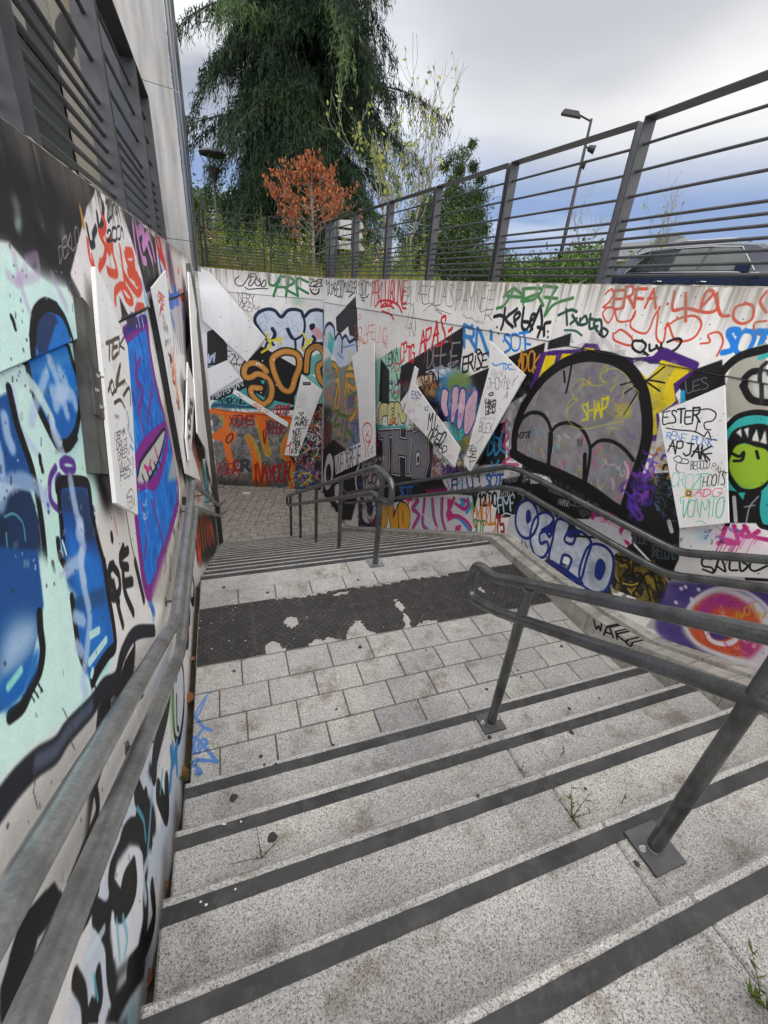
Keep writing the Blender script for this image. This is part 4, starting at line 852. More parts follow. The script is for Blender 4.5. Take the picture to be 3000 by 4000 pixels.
    q.S('24463c', 15, '275 195 345 165 380 175', '320 160 325 250', '345 245 380 215', '355 195 390 250', '400 230 430 200 440 240 400 250 400 215', '460 190 455 270 500 260', '455 215 500 225', '500 290 480 240 520 225 525 310', soft=.3); q.S('2b3036', 13, '510 300 530 270 560 290 540 320 512 305', closed=True); q.S('36605c', 11, '310 282 370 285 410 312', soft=.3)
    q.S('19191c', 14, '760 345 710 345 705 385 750 410 780 370 755 340', '760 400 790 425', '800 365 805 400 840 385', '840 370 860 395 870 360', '905 350 960 330 985 345 960 385 930 405', '875 385 876 386', soft=.15)
    q.S('46246e', 30, '830 440 880 400 950 430 1070 480', soft=.3); p.T('SOT', '1215 410 1475 420 1240 300', '2b7fd0', 26, .3)
    q.S('222225', 5, '690 470 760 440', '760 420 800 425', soft=.2)
    # teal creature on the right
    TE = '3fa7a4'; p.F('a9a79c', '1230 600 1300 420 1475 350 1475 800 1240 780', soft=3); p.S('0e0d0e', 44, '1180 590 1240 500 1330 430 1475 390', soft=.15); p.S('0e0d0e', 36, '1340 600 1350 560 1400 520 1475 530', '1330 600 1380 680 1475 700', soft=.15); p.F('c9cbc6', '1390 560 1475 520 1475 660 1400 650', soft=6, smooth=True); p.S('2a2a2c', 22, '1475 470 1440 520 1440 700', soft=.3); p.S(TE, 26, '1440 440 1500 420', soft=.3)
    p.F(TE, '1230 820 1300 770 1475 760 1500 1400 1230 1380', soft=3); p.F('0e0d0e', '1240 1000 1250 900 1310 840 1475 830 1475 1000 1340 930', soft=2, smooth=True)
    for t in ('1290 870 1320 845 1325 900', '1335 850 1365 840 1360 905', '1380 915 1410 845 1425 925', '1430 925 1460 850 1470 940'): p.F('d5d6d2', t)
    p.S('0e0d0e', 30, '1235 840 1300 780 1400 755 1500 765', '1290 930 1250 1000 1250 1100 1290 1180 1340 1210 1420 1200 1500 1110', '1230 1200 1240 1400', '1420 1220 1410 1320 1430 1400 1475 1420', soft=.1)
    p.F('8fae3a', '1280 960 1330 935 1400 950 1475 980 1500 1100 1430 1180 1340 1190 1280 1140 1250 1060', soft=2, smooth=True); p.S('0e0d0e', 16, '1265 990 1310 1010 1335 985 1325 1030 1280 1035', '1410 980 1420 1020', soft=.1); p.F('6f9a34', '1270 1130 1340 1170 1430 1160 1340 1195', soft=8, a=.6)
    p.F('0e0d0e', '1235 1200 1330 1215 1420 1205 1420 1390 1240 1390', soft=4); p.F('3fa7a4', '1300 1215 1330 1260 1345 1215', '1430 1290 1500 1240 1500 1400 1450 1400', soft=2); p.S('d5d6da', 20, '1280 1245 1290 1380', soft=.2, a=.85); p.S('a9adb5', 8, '1420 1240 1370 1300 1350 1390', '1340 1300 1400 1290', soft=.4, a=.8); p.S('d3d4d8', 24, '905 1385 920 1440', soft=.2, a=.9)
    # small writings on the dark band
    p.K('800 1100 910 1110 955 1380 900 1380 830 1330', ['7d8a9a', '5f6f8a', '8a8a90', '4f7fb0'], 90, 4, 18, 21, .7); p.K('700 1130 810 1080 800 1240 720 1400', ['5b3aa0', '3f2a78', '1e1c20', '7a4ab0'], 80, 14, 34, 22, .8)
    p.F('b9b6b8', '800 950 870 950 900 1090 830 1100', soft=4); p.K('800 950 870 950 890 1090 760 1100', ['1e1c20', 'b8863a', '5b3aa0'], 24, 8, 30, 24, .9)
    p.T('INTERNET', '212 1210 300 1240 212 1185', '9a9a9c', 3); p.T('FRASK', '268 1285 330 1300 268 1255', 'a8a8aa', 4); p.T('OBK', '330 1285 440 1310 330 1245', '8a8a8c', 5); p.K('330 1290 450 1300 450 1340 340 1320', ['6a6a6c'], 16, 3, 18, 2); p.T('PUNK.', '36 1230 110 1240 36 1205', '9a9a9c', 4)
    p.T('HLM', '70 1140 108 1150 68 1100', 'c8c8ca', 5); p.W('60 1160 80 1160 60 1140', '8a8a8c', 3, 4, 3); q.T('HOFLU', '-30 1160 30 1150 -30 1120', '8a8a8c', 4); p.S('2a2a2c', 4, '170 1150 175 1120 205 1125 205 1155', closed=True)
    p.T('BOOK', '695 1500 780 1520 695 1455', '5a5a5e', 5); p.T('TREGUNO', '800 1590 950 1600 800 1520', '4f6068', 4); p.T('KS', '745 1640 800 1650 745 1615', '6a6a6e', 4)
    # pink letters
    p.F('cbc7ca', '440 1360 560 1350 700 1420 660 1520 560 1480', soft=3); p.S('a8286e', 22, '475 1310 465 1400 540 1380 520 1340 470 1330', '560 1400 540 1440 600 1470 570 1500', '700 1430 640 1420 620 1480 670 1510', '540 1330 600 1360', soft=.3, drips=2); p.S('d884b4', 14, '480 1350 620 1420', soft=.6, a=.5)
    p.S('a8286e', 24, '1230 1420 1215 1480 1260 1500', '1280 1410 1300 1500 1240 1510', '1350 1420 1320 1460 1370 1470 1340 1410', '1420 1440 1390 1470 1475 1490', '1190 1510 1240 1490 1300 1510', soft=.35, drips=3); p.F('d49ac0', '1150 1420 1400 1440 1475 1520 1180 1540', soft=26, a=.4); p.F('7fb8cf', '1060 1440 1140 1430 1150 1490 1080 1500', soft=20, a=.7, noise=.4); p.K('1090 1430 1320 1430 1320 1500 1100 1490', ['3a2030', '7a5aa0'], 30, 6, 10, 5, .7)
    p.S('161516', 11, '1150 1600 1100 1600 1100 1640 1150 1650 1160 1680 1100 1660', '1170 1670 1200 1590 1230 1670 1180 1640', '1260 1590 1255 1660 1300 1665', '1310 1600 1320 1670 1360 1640 1330 1620', '1475 1600 1390 1610 1370 1650 1400 1670 1470 1640', soft=.12); p.S('161516', 16, '1350 1715 1475 1722', smooth=False, soft=.1)
    # OCHO, blue outlines over white
    p.F('c9cacd', '-30 1340 200 1350 240 1365 460 1370 600 1410 660 1520 560 1600 300 1580 100 1520 -30 1440', soft=2); p.F('bdc0c6', '20 1440 60 1530 180 1560 200 1470', soft=4)
    OO = ['95 1260 140 1310 150 1390 120 1460 80 1480 40 1450 20 1380 40 1290', '240 1370 190 1330 130 1370 105 1480 130 1570 180 1590 210 1540 200 1500 165 1510 160 1460 190 1440 220 1470', '262 1372 335 1402 302 1488 350 1512 385 1440 455 1500 430 1600 385 1738 318 1690 343 1602 297 1577 272 1640 214 1600 236 1480', '440 1530 520 1520 580 1580 580 1680 540 1780 470 1790 400 1740 390 1660']
    p.F('26262a', '200 1580 560 1740 590 1820 480 1800 300 1700 180 1620', soft=3)
    for o in OO: p.O('c3c8d2', '1b2c6e', 16, o)
    p.K('30 1280 580 1560 560 1760 100 1560', ['dfe3ea', 'aab4c6', '93a0b6', 'd3d8e2'], 120, 12, 50, 9, .55); 
    for o in OO: p.S('1b2c6e', 15, o, closed=True, soft=.15)
    p.F('6d7684', '430 1600 560 1620 540 1770 440 1760', soft=20, a=.6, noise=.4); p.F('1b2c6e', '85 1320 105 1320 110 1370 90 1395 80 1370', '490 1610 520 1600 540 1650 510 1720 475 1690', '165 1430 210 1400 240 1370 230 1440 200 1450', '320 1470 380 1470 390 1440 330 1400', smooth=True, soft=2); p.S('1b2c6e', 30, '230 1620 320 1680 400 1740', soft=.3)
    p.S('1a1a1d', 13, '330 1430 350 1410 370 1430', '350 1465 480 1475', soft=.3); p.S('2a2e3a', 9, '60 1490 50 1540', '75 1500 100 1570', soft=.4, a=.7)
    # purple galaxy with an orange ring
    p.F('4a3f78', '880 1770 960 1730 1475 1780 1475 1900 1400 1880 1200 1780 1050 1850 980 1990 1050 2090 1250 2200 1000 2130 830 2010', soft=14, smooth=True, noise=.25); p.F('cfcad0', '1000 1930 1050 1830 1180 1760 1330 1790 1475 1910 1475 2230 1200 2160 1050 2080', soft=10, smooth=True)
    p.F('b8563a', '1010 1960 1060 1860 1180 1800 1310 1830 1420 1930 1440 2060 1360 2160 1200 2140 1060 2070', soft=12, smooth=True); p.F('9c3a80', '1080 1870 1180 1800 1310 1830 1400 1910 1330 1900 1180 1880 1120 1960 1060 1990', soft=14, smooth=True, noise=.3); p.F('9c3a80', '1310 2060 1440 2030 1430 2110 1350 2170', soft=14, smooth=True, noise=.3)
    p.S('dcd8de', 26, '1120 2010 1150 1950 1220 1940 1300 1980 1290 2060 1230 2090 1150 2070', closed=True, soft=.4); p.F('3f3478', '1140 2020 1170 1975 1240 1975 1270 2030 1220 2065 1160 2055', soft=6, smooth=True, noise=.2)
    p.S('d5d2d8', 18, '985 1960 1040 1850 1160 1775 1310 1775 1430 1840 1500 1920', '990 1980 1060 2080 1200 2150 1400 2210', soft=.5, a=.9)
    p.K('1010 1800 1400 1800 1440 2150 1100 2140', ['d87a4a', 'd89ab8', 'e5d8dc', 'b03a60'], 70, 5, 16, 14, .5)
    for s_ in ('945 1850 946 1851', '975 1770 976 1771', '1075 1775 1076 1776', '1035 1830 1040 1850', '1000 1760 1001 1761'): p.S('d9d5e2', 20, s_, soft=.6)
    p.T('NAWON', '1270 1970 1400 1900 1260 1930', 'b9912c', 5); p.W('1400 1950 1475 1950 1400 1900', 'b9912c', 4, 5, 3)
    cR.grime(5, .14, '8a857c', .36); cF.grime(9, .14, '8a857c', .4)
def layers():
    # layer upon layer of small tags low on the walls
    p = Pen(ZI, cF, cR); rr = random.Random(8); cols = ['151517', 'd8d6da', '2f6fb8', 'b02838', 'c98a2a', '2f8a6a', '7a3a9a', 'd05a90', '3aa0b0', '1c1b1e', '8a8890']
    for i in range(70):
        x = rr.uniform(0, 1000); y = rr.uniform(1000, 1450) if i % 3 else rr.uniform(700, 1000); w = rr.uniform(40, 110); h = rr.uniform(25, 60)
        if 140 < x < 520 and y > 1040: continue
        p.W(f'{x} {y+h} {x+w} {y+h+rr.uniform(-10, 10)} {x+4} {y}', rr.choice(cols), rr.uniform(2.5, 6), rr.randint(3, 7), i, .75)
    k = Pen(ZK, cR)
    for i in range(46):
        x = rr.uniform(640, 950); y = rr.uniform(940, 1700)
        k.W(f'{x} {y+34} {x+rr.uniform(40, 90)} {y+30} {x+3} {y}', rr.choice(['5f6f8a', '8a8a90', '4a3a80', '9a9aa0', '2f8a9a', '161617']), rr.uniform(2, 4), rr.randint(3, 6), i+200, .6)
    for i in range(26):
        x = rr.uniform(0, 430); y = rr.uniform(1090, 1340); k.W(f'{x} {y+24} {x+rr.uniform(40, 80)} {y+24} {x+3} {y}', rr.choice(['6a6a70', '8a8a90', '4a4a4e']), 2.5, rr.randint(3, 6), i+300, .6)
    e = Pen(ZH, cF)
    for i in range(40):
        x = rr.uniform(1040, 1310); y = rr.uniform(800, 1480); e.W(f'{x} {y+40} {x+rr.uniform(30, 60)} {y+40} {x+3} {y}', rr.choice(cols), rr.uniform(3, 6), rr.randint(3, 6), i+400, .6)
layers()
paint_right()
def paint_left():
    J = Pen(ZJ, cL); G = Pen(ZG, cL); Y = Pen(ZY, cL); U = Pen(ZU, cL); N = Pen(ZN, cL); A = Pen(ZG2, cL)
    MI = 'cfebe5'
    # dark haze along the top
    G.F('201e1e', '-1200 300 0 760 590 1215 560 1320 530 1450 480 1600 420 1790 440 1860 300 1850 180 1760 0 1560 -1200 1400', soft=3)
    G.F('5b5552', '60 840 300 1000 520 1180 600 1230 540 1300 440 1280 260 1100', soft=26, a=.8, noise=.4); G.F('1c1c1f', '-200 800 100 850 300 1300 330 1560 200 1700 0 1500 -200 1400', soft=30, a=.8)
    G.F('6f7376', '20 1250 60 1260 90 1400 60 1420', '160 1300 200 1320 250 1480 230 1500', '320 1420 370 1450 400 1570 360 1560', soft=12, a=.75, smooth=True); G.F('9fb0a0', '45 1400 90 1420 80 1500 50 1480', soft=10, a=.7, smooth=True)
    G.S('121214', 70, '-100 1050 60 1150 170 1250 200 1500 330 1700 460 1850', '120 900 190 1100 300 1250 320 1400', soft=.6, a=.7)
    G.T('DEKLO', '350 1695 500 1590 350 1600', '8f8c8a', 5) if 0 else A.T('DEKLO', '500 1480 690 1290 480 1330', '96928f', 4.5)
    # pale mint ground, then the white ground
    J.F(MI, '-900 -150 0 -70 60 0 200 110 410 190 450 330 560 400 590 560 620 900 660 1400 650 1700 600 2000 500 2212 0 2600 -900 2600', soft=14)
    J.F('b2dccf', '380 1450 640 1350 600 1700 560 2100 380 2212 300 1900', soft=50, a=.5, noise=.5); J.F('dae6e4', '0 100 300 200 560 420 560 560 300 320', soft=40, a=.6)
    J.F('d8d5d2', '430 120 600 -110 700 -200 900 -60 975 260 975 350 800 420 840 600 860 1500 900 1700 960 2200 640 2212 650 1700 660 1350 600 900 570 480 500 250', soft=3); J.F('8f8d8b', '560 430 600 400 640 900 660 1300 640 1340 600 900', soft=12, a=.5)
    J.F('2e2d30', '410 190 430 180 500 270 510 350 480 340 440 250', soft=8)
    J.F('dcd9d8', '430 115 545 -330 605 -420 800 -180 975 200 975 345 850 390 560 380 500 250', soft=1)
    J.F('262428', '895 0 985 0 1050 150 970 240', '768 265 835 400 790 440'); G.F('2a282b', '760 1330 850 1400 1010 1560 1075 1750 1000 1810 930 1900 880 1700')
    # tags near the top of the wall
    A.S('2a2c33', 20, '760 1150 790 1300 800 1320 830 1300 820 1240 850 1160', '860 1040 880 1180 910 1110 920 950', soft=.25); A.S('23262c', 16, '870 820 900 900 920 1040', soft=.5, a=.8); A.S('c24a3a', 18, '905 1050 940 1120 920 1200 880 1210 935 1330 930 1440 880 1530', soft=.3)
    A.S('c8543c', 20, '765 1280 790 1450 850 1590 830 1659', '950 1290 990 1320 970 1380 945 1340', '1000 1270 1010 1400 1050 1560 1020 1590 960 1560', '1080 1350 1100 1500 1120 1659', '1140 1390 1200 1400 1210 1500 1170 1520 1130 1420', '1180 1520 1260 1640 1230 1659', soft=.35, drips=2)
    A.T('ZORO', '960 1090 1060 1010 940 930', '26262a', 6); A.T('2001', '960 1290 1130 1250 950 1180', '26262a', 6); A.S('b08038', 24, '700 990 715 1060 725 1130', soft=.4)
    J.S('c8543c', 12, '580 0 600 100 590 200', '740 310 745 230 800 200 860 290 840 310 810 280 790 230', '800 120 850 200 900 250 920 180 830 110', '880 380 900 340 940 345', '630 90 640 30', '620 340 640 200 620 120', soft=.3)
    A.S('c48cc0', 16, '1200 1040 1215 1240 1250 1470', '1215 1060 1290 1430 1330 1470', '1250 1200 1300 1160 1300 1250', '1280 1140 1320 1250 1390 1470', '1340 1180 1380 1300 1410 1440', '1350 1220 1300 1340', soft=.3); A.S('8d9f6a', 4, '1290 1480 1310 1550', '1330 1480 1360 1600', '1390 1440 1410 1620', soft=.4)
    A.F('c7c2c0', '1410 1180 1560 1260 1659 1370 1659 1659 1470 1659 1440 1500', soft=2); A.S('c03a3a', 20, '1430 1240 1440 1330 1480 1400 1460 1430', '1460 1250 1500 1300 1490 1440 1520 1480', soft=.3); A.S('2f7fc4', 18, '1460 1480 1470 1580 1500 1620', '1480 1500 1500 1540', soft=.3)
    N.F('c9c2be', '150 60 330 130 460 240 500 460 560 800 580 1000 545 1090 545 1530 520 1540 340 1100 200 560', soft=3); N.S('b83838', 26, '165 90 180 200 215 300', '200 110 235 240 245 330', '230 300 275 420 290 500', soft=.35); N.F('6a3f5e', '250 130 330 160 360 400 380 560 330 520 280 300', soft=20, a=.8, noise=.3); N.F('2c2230', '290 150 330 200 360 420 400 560 400 720 360 740 330 560', soft=14, a=.85, noise=.3); N.F('b06a88', '330 420 400 500 400 700 370 640', soft=16, a=.6)
    N.S('2f5fb0', 22, '205 380 220 470 245 560', '340 830 360 880 400 860 410 730 440 860 460 800', soft=.3); N.S('4f7fc8', 16, '330 870 345 1000 350 940', '400 870 430 860 470 860', '380 1060 400 1130 420 1200', '500 960 515 1050', soft=.4)
    for x, c in ((345, 'a9bcd8'), (370, '8fa8d0'), (395, 'b3a9b8'), (420, '93a9d0'), (445, '9a6a80'), (465, '7f8fc0'), (490, 'a08aa0'), (510, '7fa0d0')): N.S(c, 9, f'{x} 860 {x+25} 1150 {x+45} 1500', soft=.5, a=.8)
    N.S('c9584a', 5, '445 540 440 480 455 500 445 530', '465 780 470 740 490 750 480 780', '480 830 520 830 490 850 530 860'); N.S('3a3736', 4, '320 855 420 830 525 775', soft=.2)
    N.F('2b2a2c', '548 1100 556 980 590 1120 600 1380 560 1530', soft=1)
    # big blue shapes with black outlines
    BL = '1d62a8'; NV = '1c3358'
    E1 = '180 420 205 360 260 320 330 345 390 420 435 540 480 700 525 850 530 1000 510 1150 470 1240 430 1280 380 1260 340 1190 300 1110 250 1000 210 860 175 700 165 560'
    J.F(BL, E1, smooth=True); J.F('2a7bc4', '260 640 340 400 440 560 520 860 500 1100 440 1200 340 1060', soft=40, smooth=True, a=.8, noise=.3); J.F('24375a', '190 430 230 370 320 380 335 430 265 640 200 650 180 560', soft=3); J.F('1f4f96', '300 900 520 980 480 1200 380 1150', soft=40, a=.6, smooth=True)
    J.S('0d0d10', 26, E1, closed=True, soft=.2); J.S('0d0d10', 34, '165 560 180 420 215 355 270 325 340 350', '340 1180 390 1255 450 1262 500 1200', soft=.15)
    J.F('c9dcd8', '0 800 120 720 160 770 180 800 160 860 0 900', soft=20, a=.5); J.F('8fb3c8', '160 770 520 640 520 665 165 805', soft=10, a=.5)
    lv = dict(soft=.55, a=.78)
    J.S('b6cbe6', 36, '330 700 370 800 400 900 445 1050', '400 780 440 860 420 900', '310 780 270 900 230 1020 210 1100', '350 910 410 920 480 930 500 990', '420 900 370 1000', **lv); J.S('cbe0e0', 40, '20 830 120 800 200 850 260 930 345 1090', soft=.4, a=.9); J.S('c0cfe6', 30, '40 1080 60 1200 90 1290', '90 900 100 1000 150 1180 260 1330', '350 1120 360 1200 420 1320 430 1360', '345 1130 400 1240', **lv)
    # left one
    E2 = '-700 1300 -300 900 0 930 60 900 80 1000 110 1130 170 1300 230 1500 270 1750 300 2000 300 2212 260 2350 150 2600 0 2800 -700 2800'
    J.F('1f4e86', '-700 900 0 930 60 900 110 1100 170 1290 240 1560 0 1500 -700 1500', soft=3); J.F('16273f', '-700 1640 0 1640 100 1540 200 1560 260 1760 290 2100 270 2300 100 2600 -700 2600', soft=4, smooth=False); J.F('1f4a80', '60 1560 230 1600 260 1900 200 2212 60 2212', soft=50, a=.5, noise=.5)
    J.S('0d0d10', 34, '60 890 85 1000 115 1130 170 1290 215 1430 250 1600 280 1800 298 2000 300 2212', soft=.15); J.S('a9bedd', 52, '0 1650 40 1540 120 1495 200 1510 260 1560 320 1650', soft=.5, a=.75); J.S('b9cbe6', 46, '30 1080 50 1200 80 1280', '-20 1260 0 1350 10 1450', soft=.5, a=.8)
    J.S('6fb3c0', 3, '30 1740 90 1720 150 1780 170 1900', '40 1850 60 2050 90 2200', '75 2160 170 2060 260 2040', a=.8)
    # small black drops
    for q in ('20 410 35 440 45 480', '265 1340 270 1380 282 1430', '573 1330 576 1365', '350 2050 360 2100', '742 1860 745 1885'): J.S('17171a', 20, q, soft=.2)
    J.S('17171a', 9, '125 560 126 562', '190 520 191 521')
    # purple tags
    PU = '5a3a86'; J.S(PU, 20, '370 1410 335 1480 330 1580 350 1650 400 1690 430 1640 430 1550 400 1470 375 1500 385 1570 430 1600 460 1530 490 1530', '480 1610 500 1690 515 1720 530 1660 510 1550', '405 1380 440 1355 490 1380 490 1425 440 1430 405 1395', soft=.3); J.S(PU, 14, '318 1660 320 1661', '322 1705 323 1706', '430 1790 450 1760 510 1755', '540 1640 600 1790 650 1900', '620 1680 621 1682', '628 1740 629 1742', soft=.3, a=.9)
    J.S('b79fc0', 26, '40 0 80 170 120 300 150 380', '0 130 60 170 130 150 200 130 210 60', '60 180 120 90', '310 140 350 230 400 330', '130 30 200 0', soft=.6, a=.5)
    # the second blue panel-like shape
    E3 = '385 1560 400 1510 460 1500 550 1500 585 1530 595 1620 620 1760 655 1900 690 2050 720 2212 740 2400 720 2480 650 2600 560 2680 500 2600 480 2400 450 2212 430 2080 420 1980 400 1900'
    J.F('1f4f92', E3); J.F('22385c', '400 1560 570 1540 600 1700 640 1900 560 1900 480 1700 420 1700', soft=10); J.F('2a78c4', '440 1790 480 1850 560 1950 660 2000 700 2212 560 2300 500 2212 460 2000', soft=14, a=.9, noise=.3)
    J.S('0d0d10', 26, '385 1900 400 2000 440 2080', '385 1560 400 1512 470 1500 560 1505 590 1540 610 1700 650 1890 700 2080 730 2250', '390 1580 400 1700 420 1880', soft=.15)
    J.S('b9cbe6', 36, '470 1500 490 1620 520 1760 545 1830', '540 1780 520 1850 550 1900 545 2000 500 2050 440 2100', '540 1980 540 2080 560 2160', soft=.5, a=.8); J.S('c6dcdc', 10, '415 1900 440 1985', soft=.3)
    # green thin tag
    Y.S('5fc8a0', 7, '105 70 100 130 120 135', '110 190 105 225 140 180 155 265 130 250', '20 250 60 190 50 240 80 200', '60 160 100 130', soft=.3, a=.9); Y.T('BRUNKUN', '25 265 115 200 15 200', '5f9f8a', 3.5, a=.8)
    Y.F(MI, '200 -60 560 420 500 600 330 760 150 900 0 1040 -200 1200 -200 500', soft=12); Y.F('1f4e86', '-200 -100 180 -60 210 200 170 400 110 620 -200 900'); Y.F('bcd0e4', '60 290 140 265 190 300 180 370 110 480 40 560 0 640 0 420', soft=26, a=.8, smooth=True); Y.S('0d0d10', 30, '190 250 195 330 205 420 190 520 150 600 110 690 50 740', soft=.2); Y.F('1d62a8', '0 560 100 500 190 400 180 520 110 640 30 720 0 700', soft=10, a=.9); Y.S('8fcfc8', 20, '40 600 100 520', soft=.4); Y.S('0d0d10', 5, '140 620 165 670', '160 610 185 650', '180 580 205 620')
    # lower left: second outline, drops and light ground
    Y.F('1f5fa8', '345 180 420 160 500 120 530 250 550 400 500 500 440 570 400 500 370 350', soft=4); Y.F('22507f', '345 170 500 115 505 200 360 230', soft=4); Y.F('2a7ec8', '400 300 500 250 530 380 470 480 420 420', soft=24, a=.8, noise=.3)
    Y.S('0d0d10', 20, '500 0 520 150 545 300 552 400 520 440 480 500 445 570', '345 170 360 290 380 420 410 510', soft=.15); Y.S('b9cbe6', 26, '390 0 400 100 430 250 420 400 400 560 410 620', '360 260 400 280', '370 400 390 430', soft=.5, a=.8); Y.S('c0e0e2', 14, '435 350 475 325', '430 480 510 370', '440 540 445 520', soft=.2); Y.S('0d0d10', 5, '450 570 465 630')
    # writing in the white part
    J.S('1a1a1c', 20, '775 2100 740 2060 725 2110 745 2190 790 2300', '820 1940 800 2010 810 2060 850 2070', '800 2000 850 1960', soft=.25); Y.S('1a1a1c', 15, '545 10 525 40 525 120 545 170 575 130 570 60 545 20', '545 100 570 220 590 300', '590 30 600 140 640 240', '600 100 635 90', '650 0 690 175', soft=.25)
    J.S('4a4644', 6, '835 1680 870 1900 905 2050', soft=.4); J.F('26262a', '615 1420 660 1400 700 1530 745 1660 700 1700 670 1600', soft=16, a=.9); J.S('cf7f86', 12, '760 1750 780 1850', soft=.6, a=.6)
    # blue face with magenta edge
    BF = '830 520 975 390 985 520 1030 800 1080 1020 1120 1150 1165 1430 1185 1600 1150 1800 1080 2050 1020 2212 1000 2270 960 2212 940 2000 915 1800 905 1500 870 900 845 600'
    J.F('1f6fc0', BF); J.K(BF, ['2f8fe0', '1d4fa0', '3f9fe8', '1a3f8c', '2464b8'], 170, 8, 16, 31, .6); J.S('7c2f7a', 9, '900 640 920 1000 960 1200', '930 680 900 800 950 900 920 1040', '990 700 1010 860 980 1100', '940 1640 980 1800 960 2000', '1010 1640 1080 1900 1040 2060', '1000 1500 1030 1650', soft=.3, a=.85)
    J.S('7a2c80', 18, '830 530 970 440 985 560 1030 820 1080 1030 1120 1150 1165 1430 1185 1600 1140 1800 1070 2060 1000 2240 960 2170 930 1960 905 1720', '905 1380 950 1280 1040 1180 1110 1130', '910 1520 970 1500 1040 1500 1100 1300 1110 1160', soft=.2)
    J.F('b7b9b4', '915 1460 940 1360 1010 1260 1095 1150 1080 1260 1040 1400 1000 1480 930 1510', soft=2, smooth=True)
    for x in (945, 975, 1000, 1025, 1050): J.S('1a1f3a', 7, f'{x} {1560-int((x-915)*1.05)+(-70)} {x+20} {1560-int((x-915)*1.0)-20}', smooth=False)
    J.S('1a1f3a', 6, '915 1460 940 1360 1010 1260 1095 1150 1080 1270 1030 1420 990 1490', soft=.2); J.S('b83a80', 8, '960 1400 990 1420 1000 1360', '1030 1280 1050 1350'); J.K('920 1540 980 1540 990 1860 950 1890', ['b9d4ee', '8fc0e8'], 40, 2, 9, 33, .8); J.F('1b2e70', '815 505 860 450 965 395 975 440 830 530', soft=4)
    for x in (900, 920, 945): J.S('c9ccd6', 5, f'{x} 420 {x+8} 470')
    J.S('3b3a38', 7, '785 430 880 390 970 348', soft=.3); J.S('3a2f50', 16, '860 410 850 440 900 420', soft=.3)
    # band between the blue face and the rails
    J.F('b3aea6', '1110 1500 1180 1480 1200 1560 1190 1700 1100 1960 1020 2212 1000 2300 1150 2300 1280 1900 1300 1500 1200 1000 1100 900 1080 1010 1150 1300', soft=3, a=.8); J.K('1190 1640 1220 1700 1130 2000 1060 2212', ['1d1c1d', '2c2a2c', '8f8a84', 'c7c2ba', '5a564f'], 90, 4, 10, 34, .8); J.T('KPOL', '1110 2212 1230 1900 1090 2000', 'c9c7c2', 13, .3) if 0 else None
    U.F('dad6d2', '165 985 215 980 250 1390 205 1390', soft=3); U.F('1a191a', '205 1000 240 1180 230 1230 200 1080', soft=6, smooth=True); U.S('3f9aa0', 14, '250 1130 275 1200', '265 1100 285 1180', soft=.3); U.F('3a3c3e', '190 1395 250 1395 240 1500 190 1490'); U.S('c9c7c4', 16, '150 1640 130 1720 140 1800 170 1850 180 1780 165 1700', '130 1790 120 1880 150 1960 160 1900', '95 1960 75 2100 110 2120', '200 1600 205 1690', soft=.2)
    # multicoloured stretch beyond
    U.F('b5a8a2', '290 650 350 250 370 330 420 700 440 900 450 1210 400 1440 340 1300 280 1200', soft=3); U.F('9c6a58', '330 350 360 290 400 500 410 760 360 740', soft=8, a=.8, noise=.4); U.F('a85a3e', '330 700 410 780 420 980 400 1100 350 1000', soft=8, a=.8, noise=.3); U.F('7f7480', '290 960 340 900 350 1200 290 1190', soft=6, a=.8, noise=.3)
    U.K('290 900 340 380 400 500 440 1000 450 1200 300 1200', ['c9c2c0', '7a3f58', '8f8a9a', 'b8683a', 'a83f3a', '5f6a80', 'd0a090'], 170, 3, 13, 35, .75); U.S('9aa04a', 14, '435 980 440 1100 450 1200', soft=.5); U.F('8f5560', '400 1220 450 1200 455 1300 420 1330', soft=6, a=.8); U.F('d5c6b8', '365 1330 430 1320 430 1450 370 1440', soft=3); U.S('d07a48', 9, '380 1340 400 1400 390 1440'); U.F('4fa0a0', '460 980 480 980 510 1200 535 1440 470 1460 455 1200', soft=5, a=.9); U.K('460 980 500 980 540 1440 470 1460', ['2a3a3a', 'c9ccca', '3f8f90', '6a5a80', '1c1c1e'], 60, 3, 10, 36, .8)
    U.F('1c1b1c', '480 940 520 1000 560 1200 540 1230 500 1150', soft=3); U.F('c9c7c4', '540 1200 565 1200 590 1440 590 1500 545 1490', soft=2); U.S('1c1b1c', 6, '550 1260 575 1330 560 1400 580 1470')
    # orange flames at the foot
    U.F('242220', '370 1600 470 1600 600 1620 640 1950 600 2100 500 2212 380 2212 350 1900', soft=4)
    for k, (x, y0_, y1_) in enumerate(((410, 1680, 2080), (440, 1660, 2010), (470, 1660, 1980), (500, 1660, 1940), (525, 1680, 1960), (550, 1700, 1900), (575, 1740, 1930), (395, 1800, 2180))): U.S('c05a2c', 15, f'{x-20} {y0_} {x} {(y0_+y1_)//2} {x+14} {y1_}', soft=.25)
    U.S('d8481c', 24, '372 1800 385 1950 405 2060 420 2170', soft=.2); U.S('d8481c', 22, '395 2100 410 2190', soft=.2)
    for x in (425, 458, 488, 515, 540): U.S('161514', 6, f'{x-20} 1700 {x} 1860 {x+10} 1980', soft=.3)
    U.S('3f8f8a', 10, '600 1600 615 1800 632 1960', soft=.3)
    # black and white letters under the rails
    Y.F('1a191b', '650 350 655 600 620 750 520 900 450 1130 380 1560 300 1700 400 1250 450 900 470 700 520 600 560 600 600 470 640 400', soft=3); Y.F('dad7d5', '655 340 745 330 745 400 740 560 720 700 690 860 660 740 640 560', soft=3); Y.F('d8d5d2', '0 1220 200 900 440 700 460 740 440 860 420 1240 380 1560 260 1520 130 1560 0 1600', soft=14)
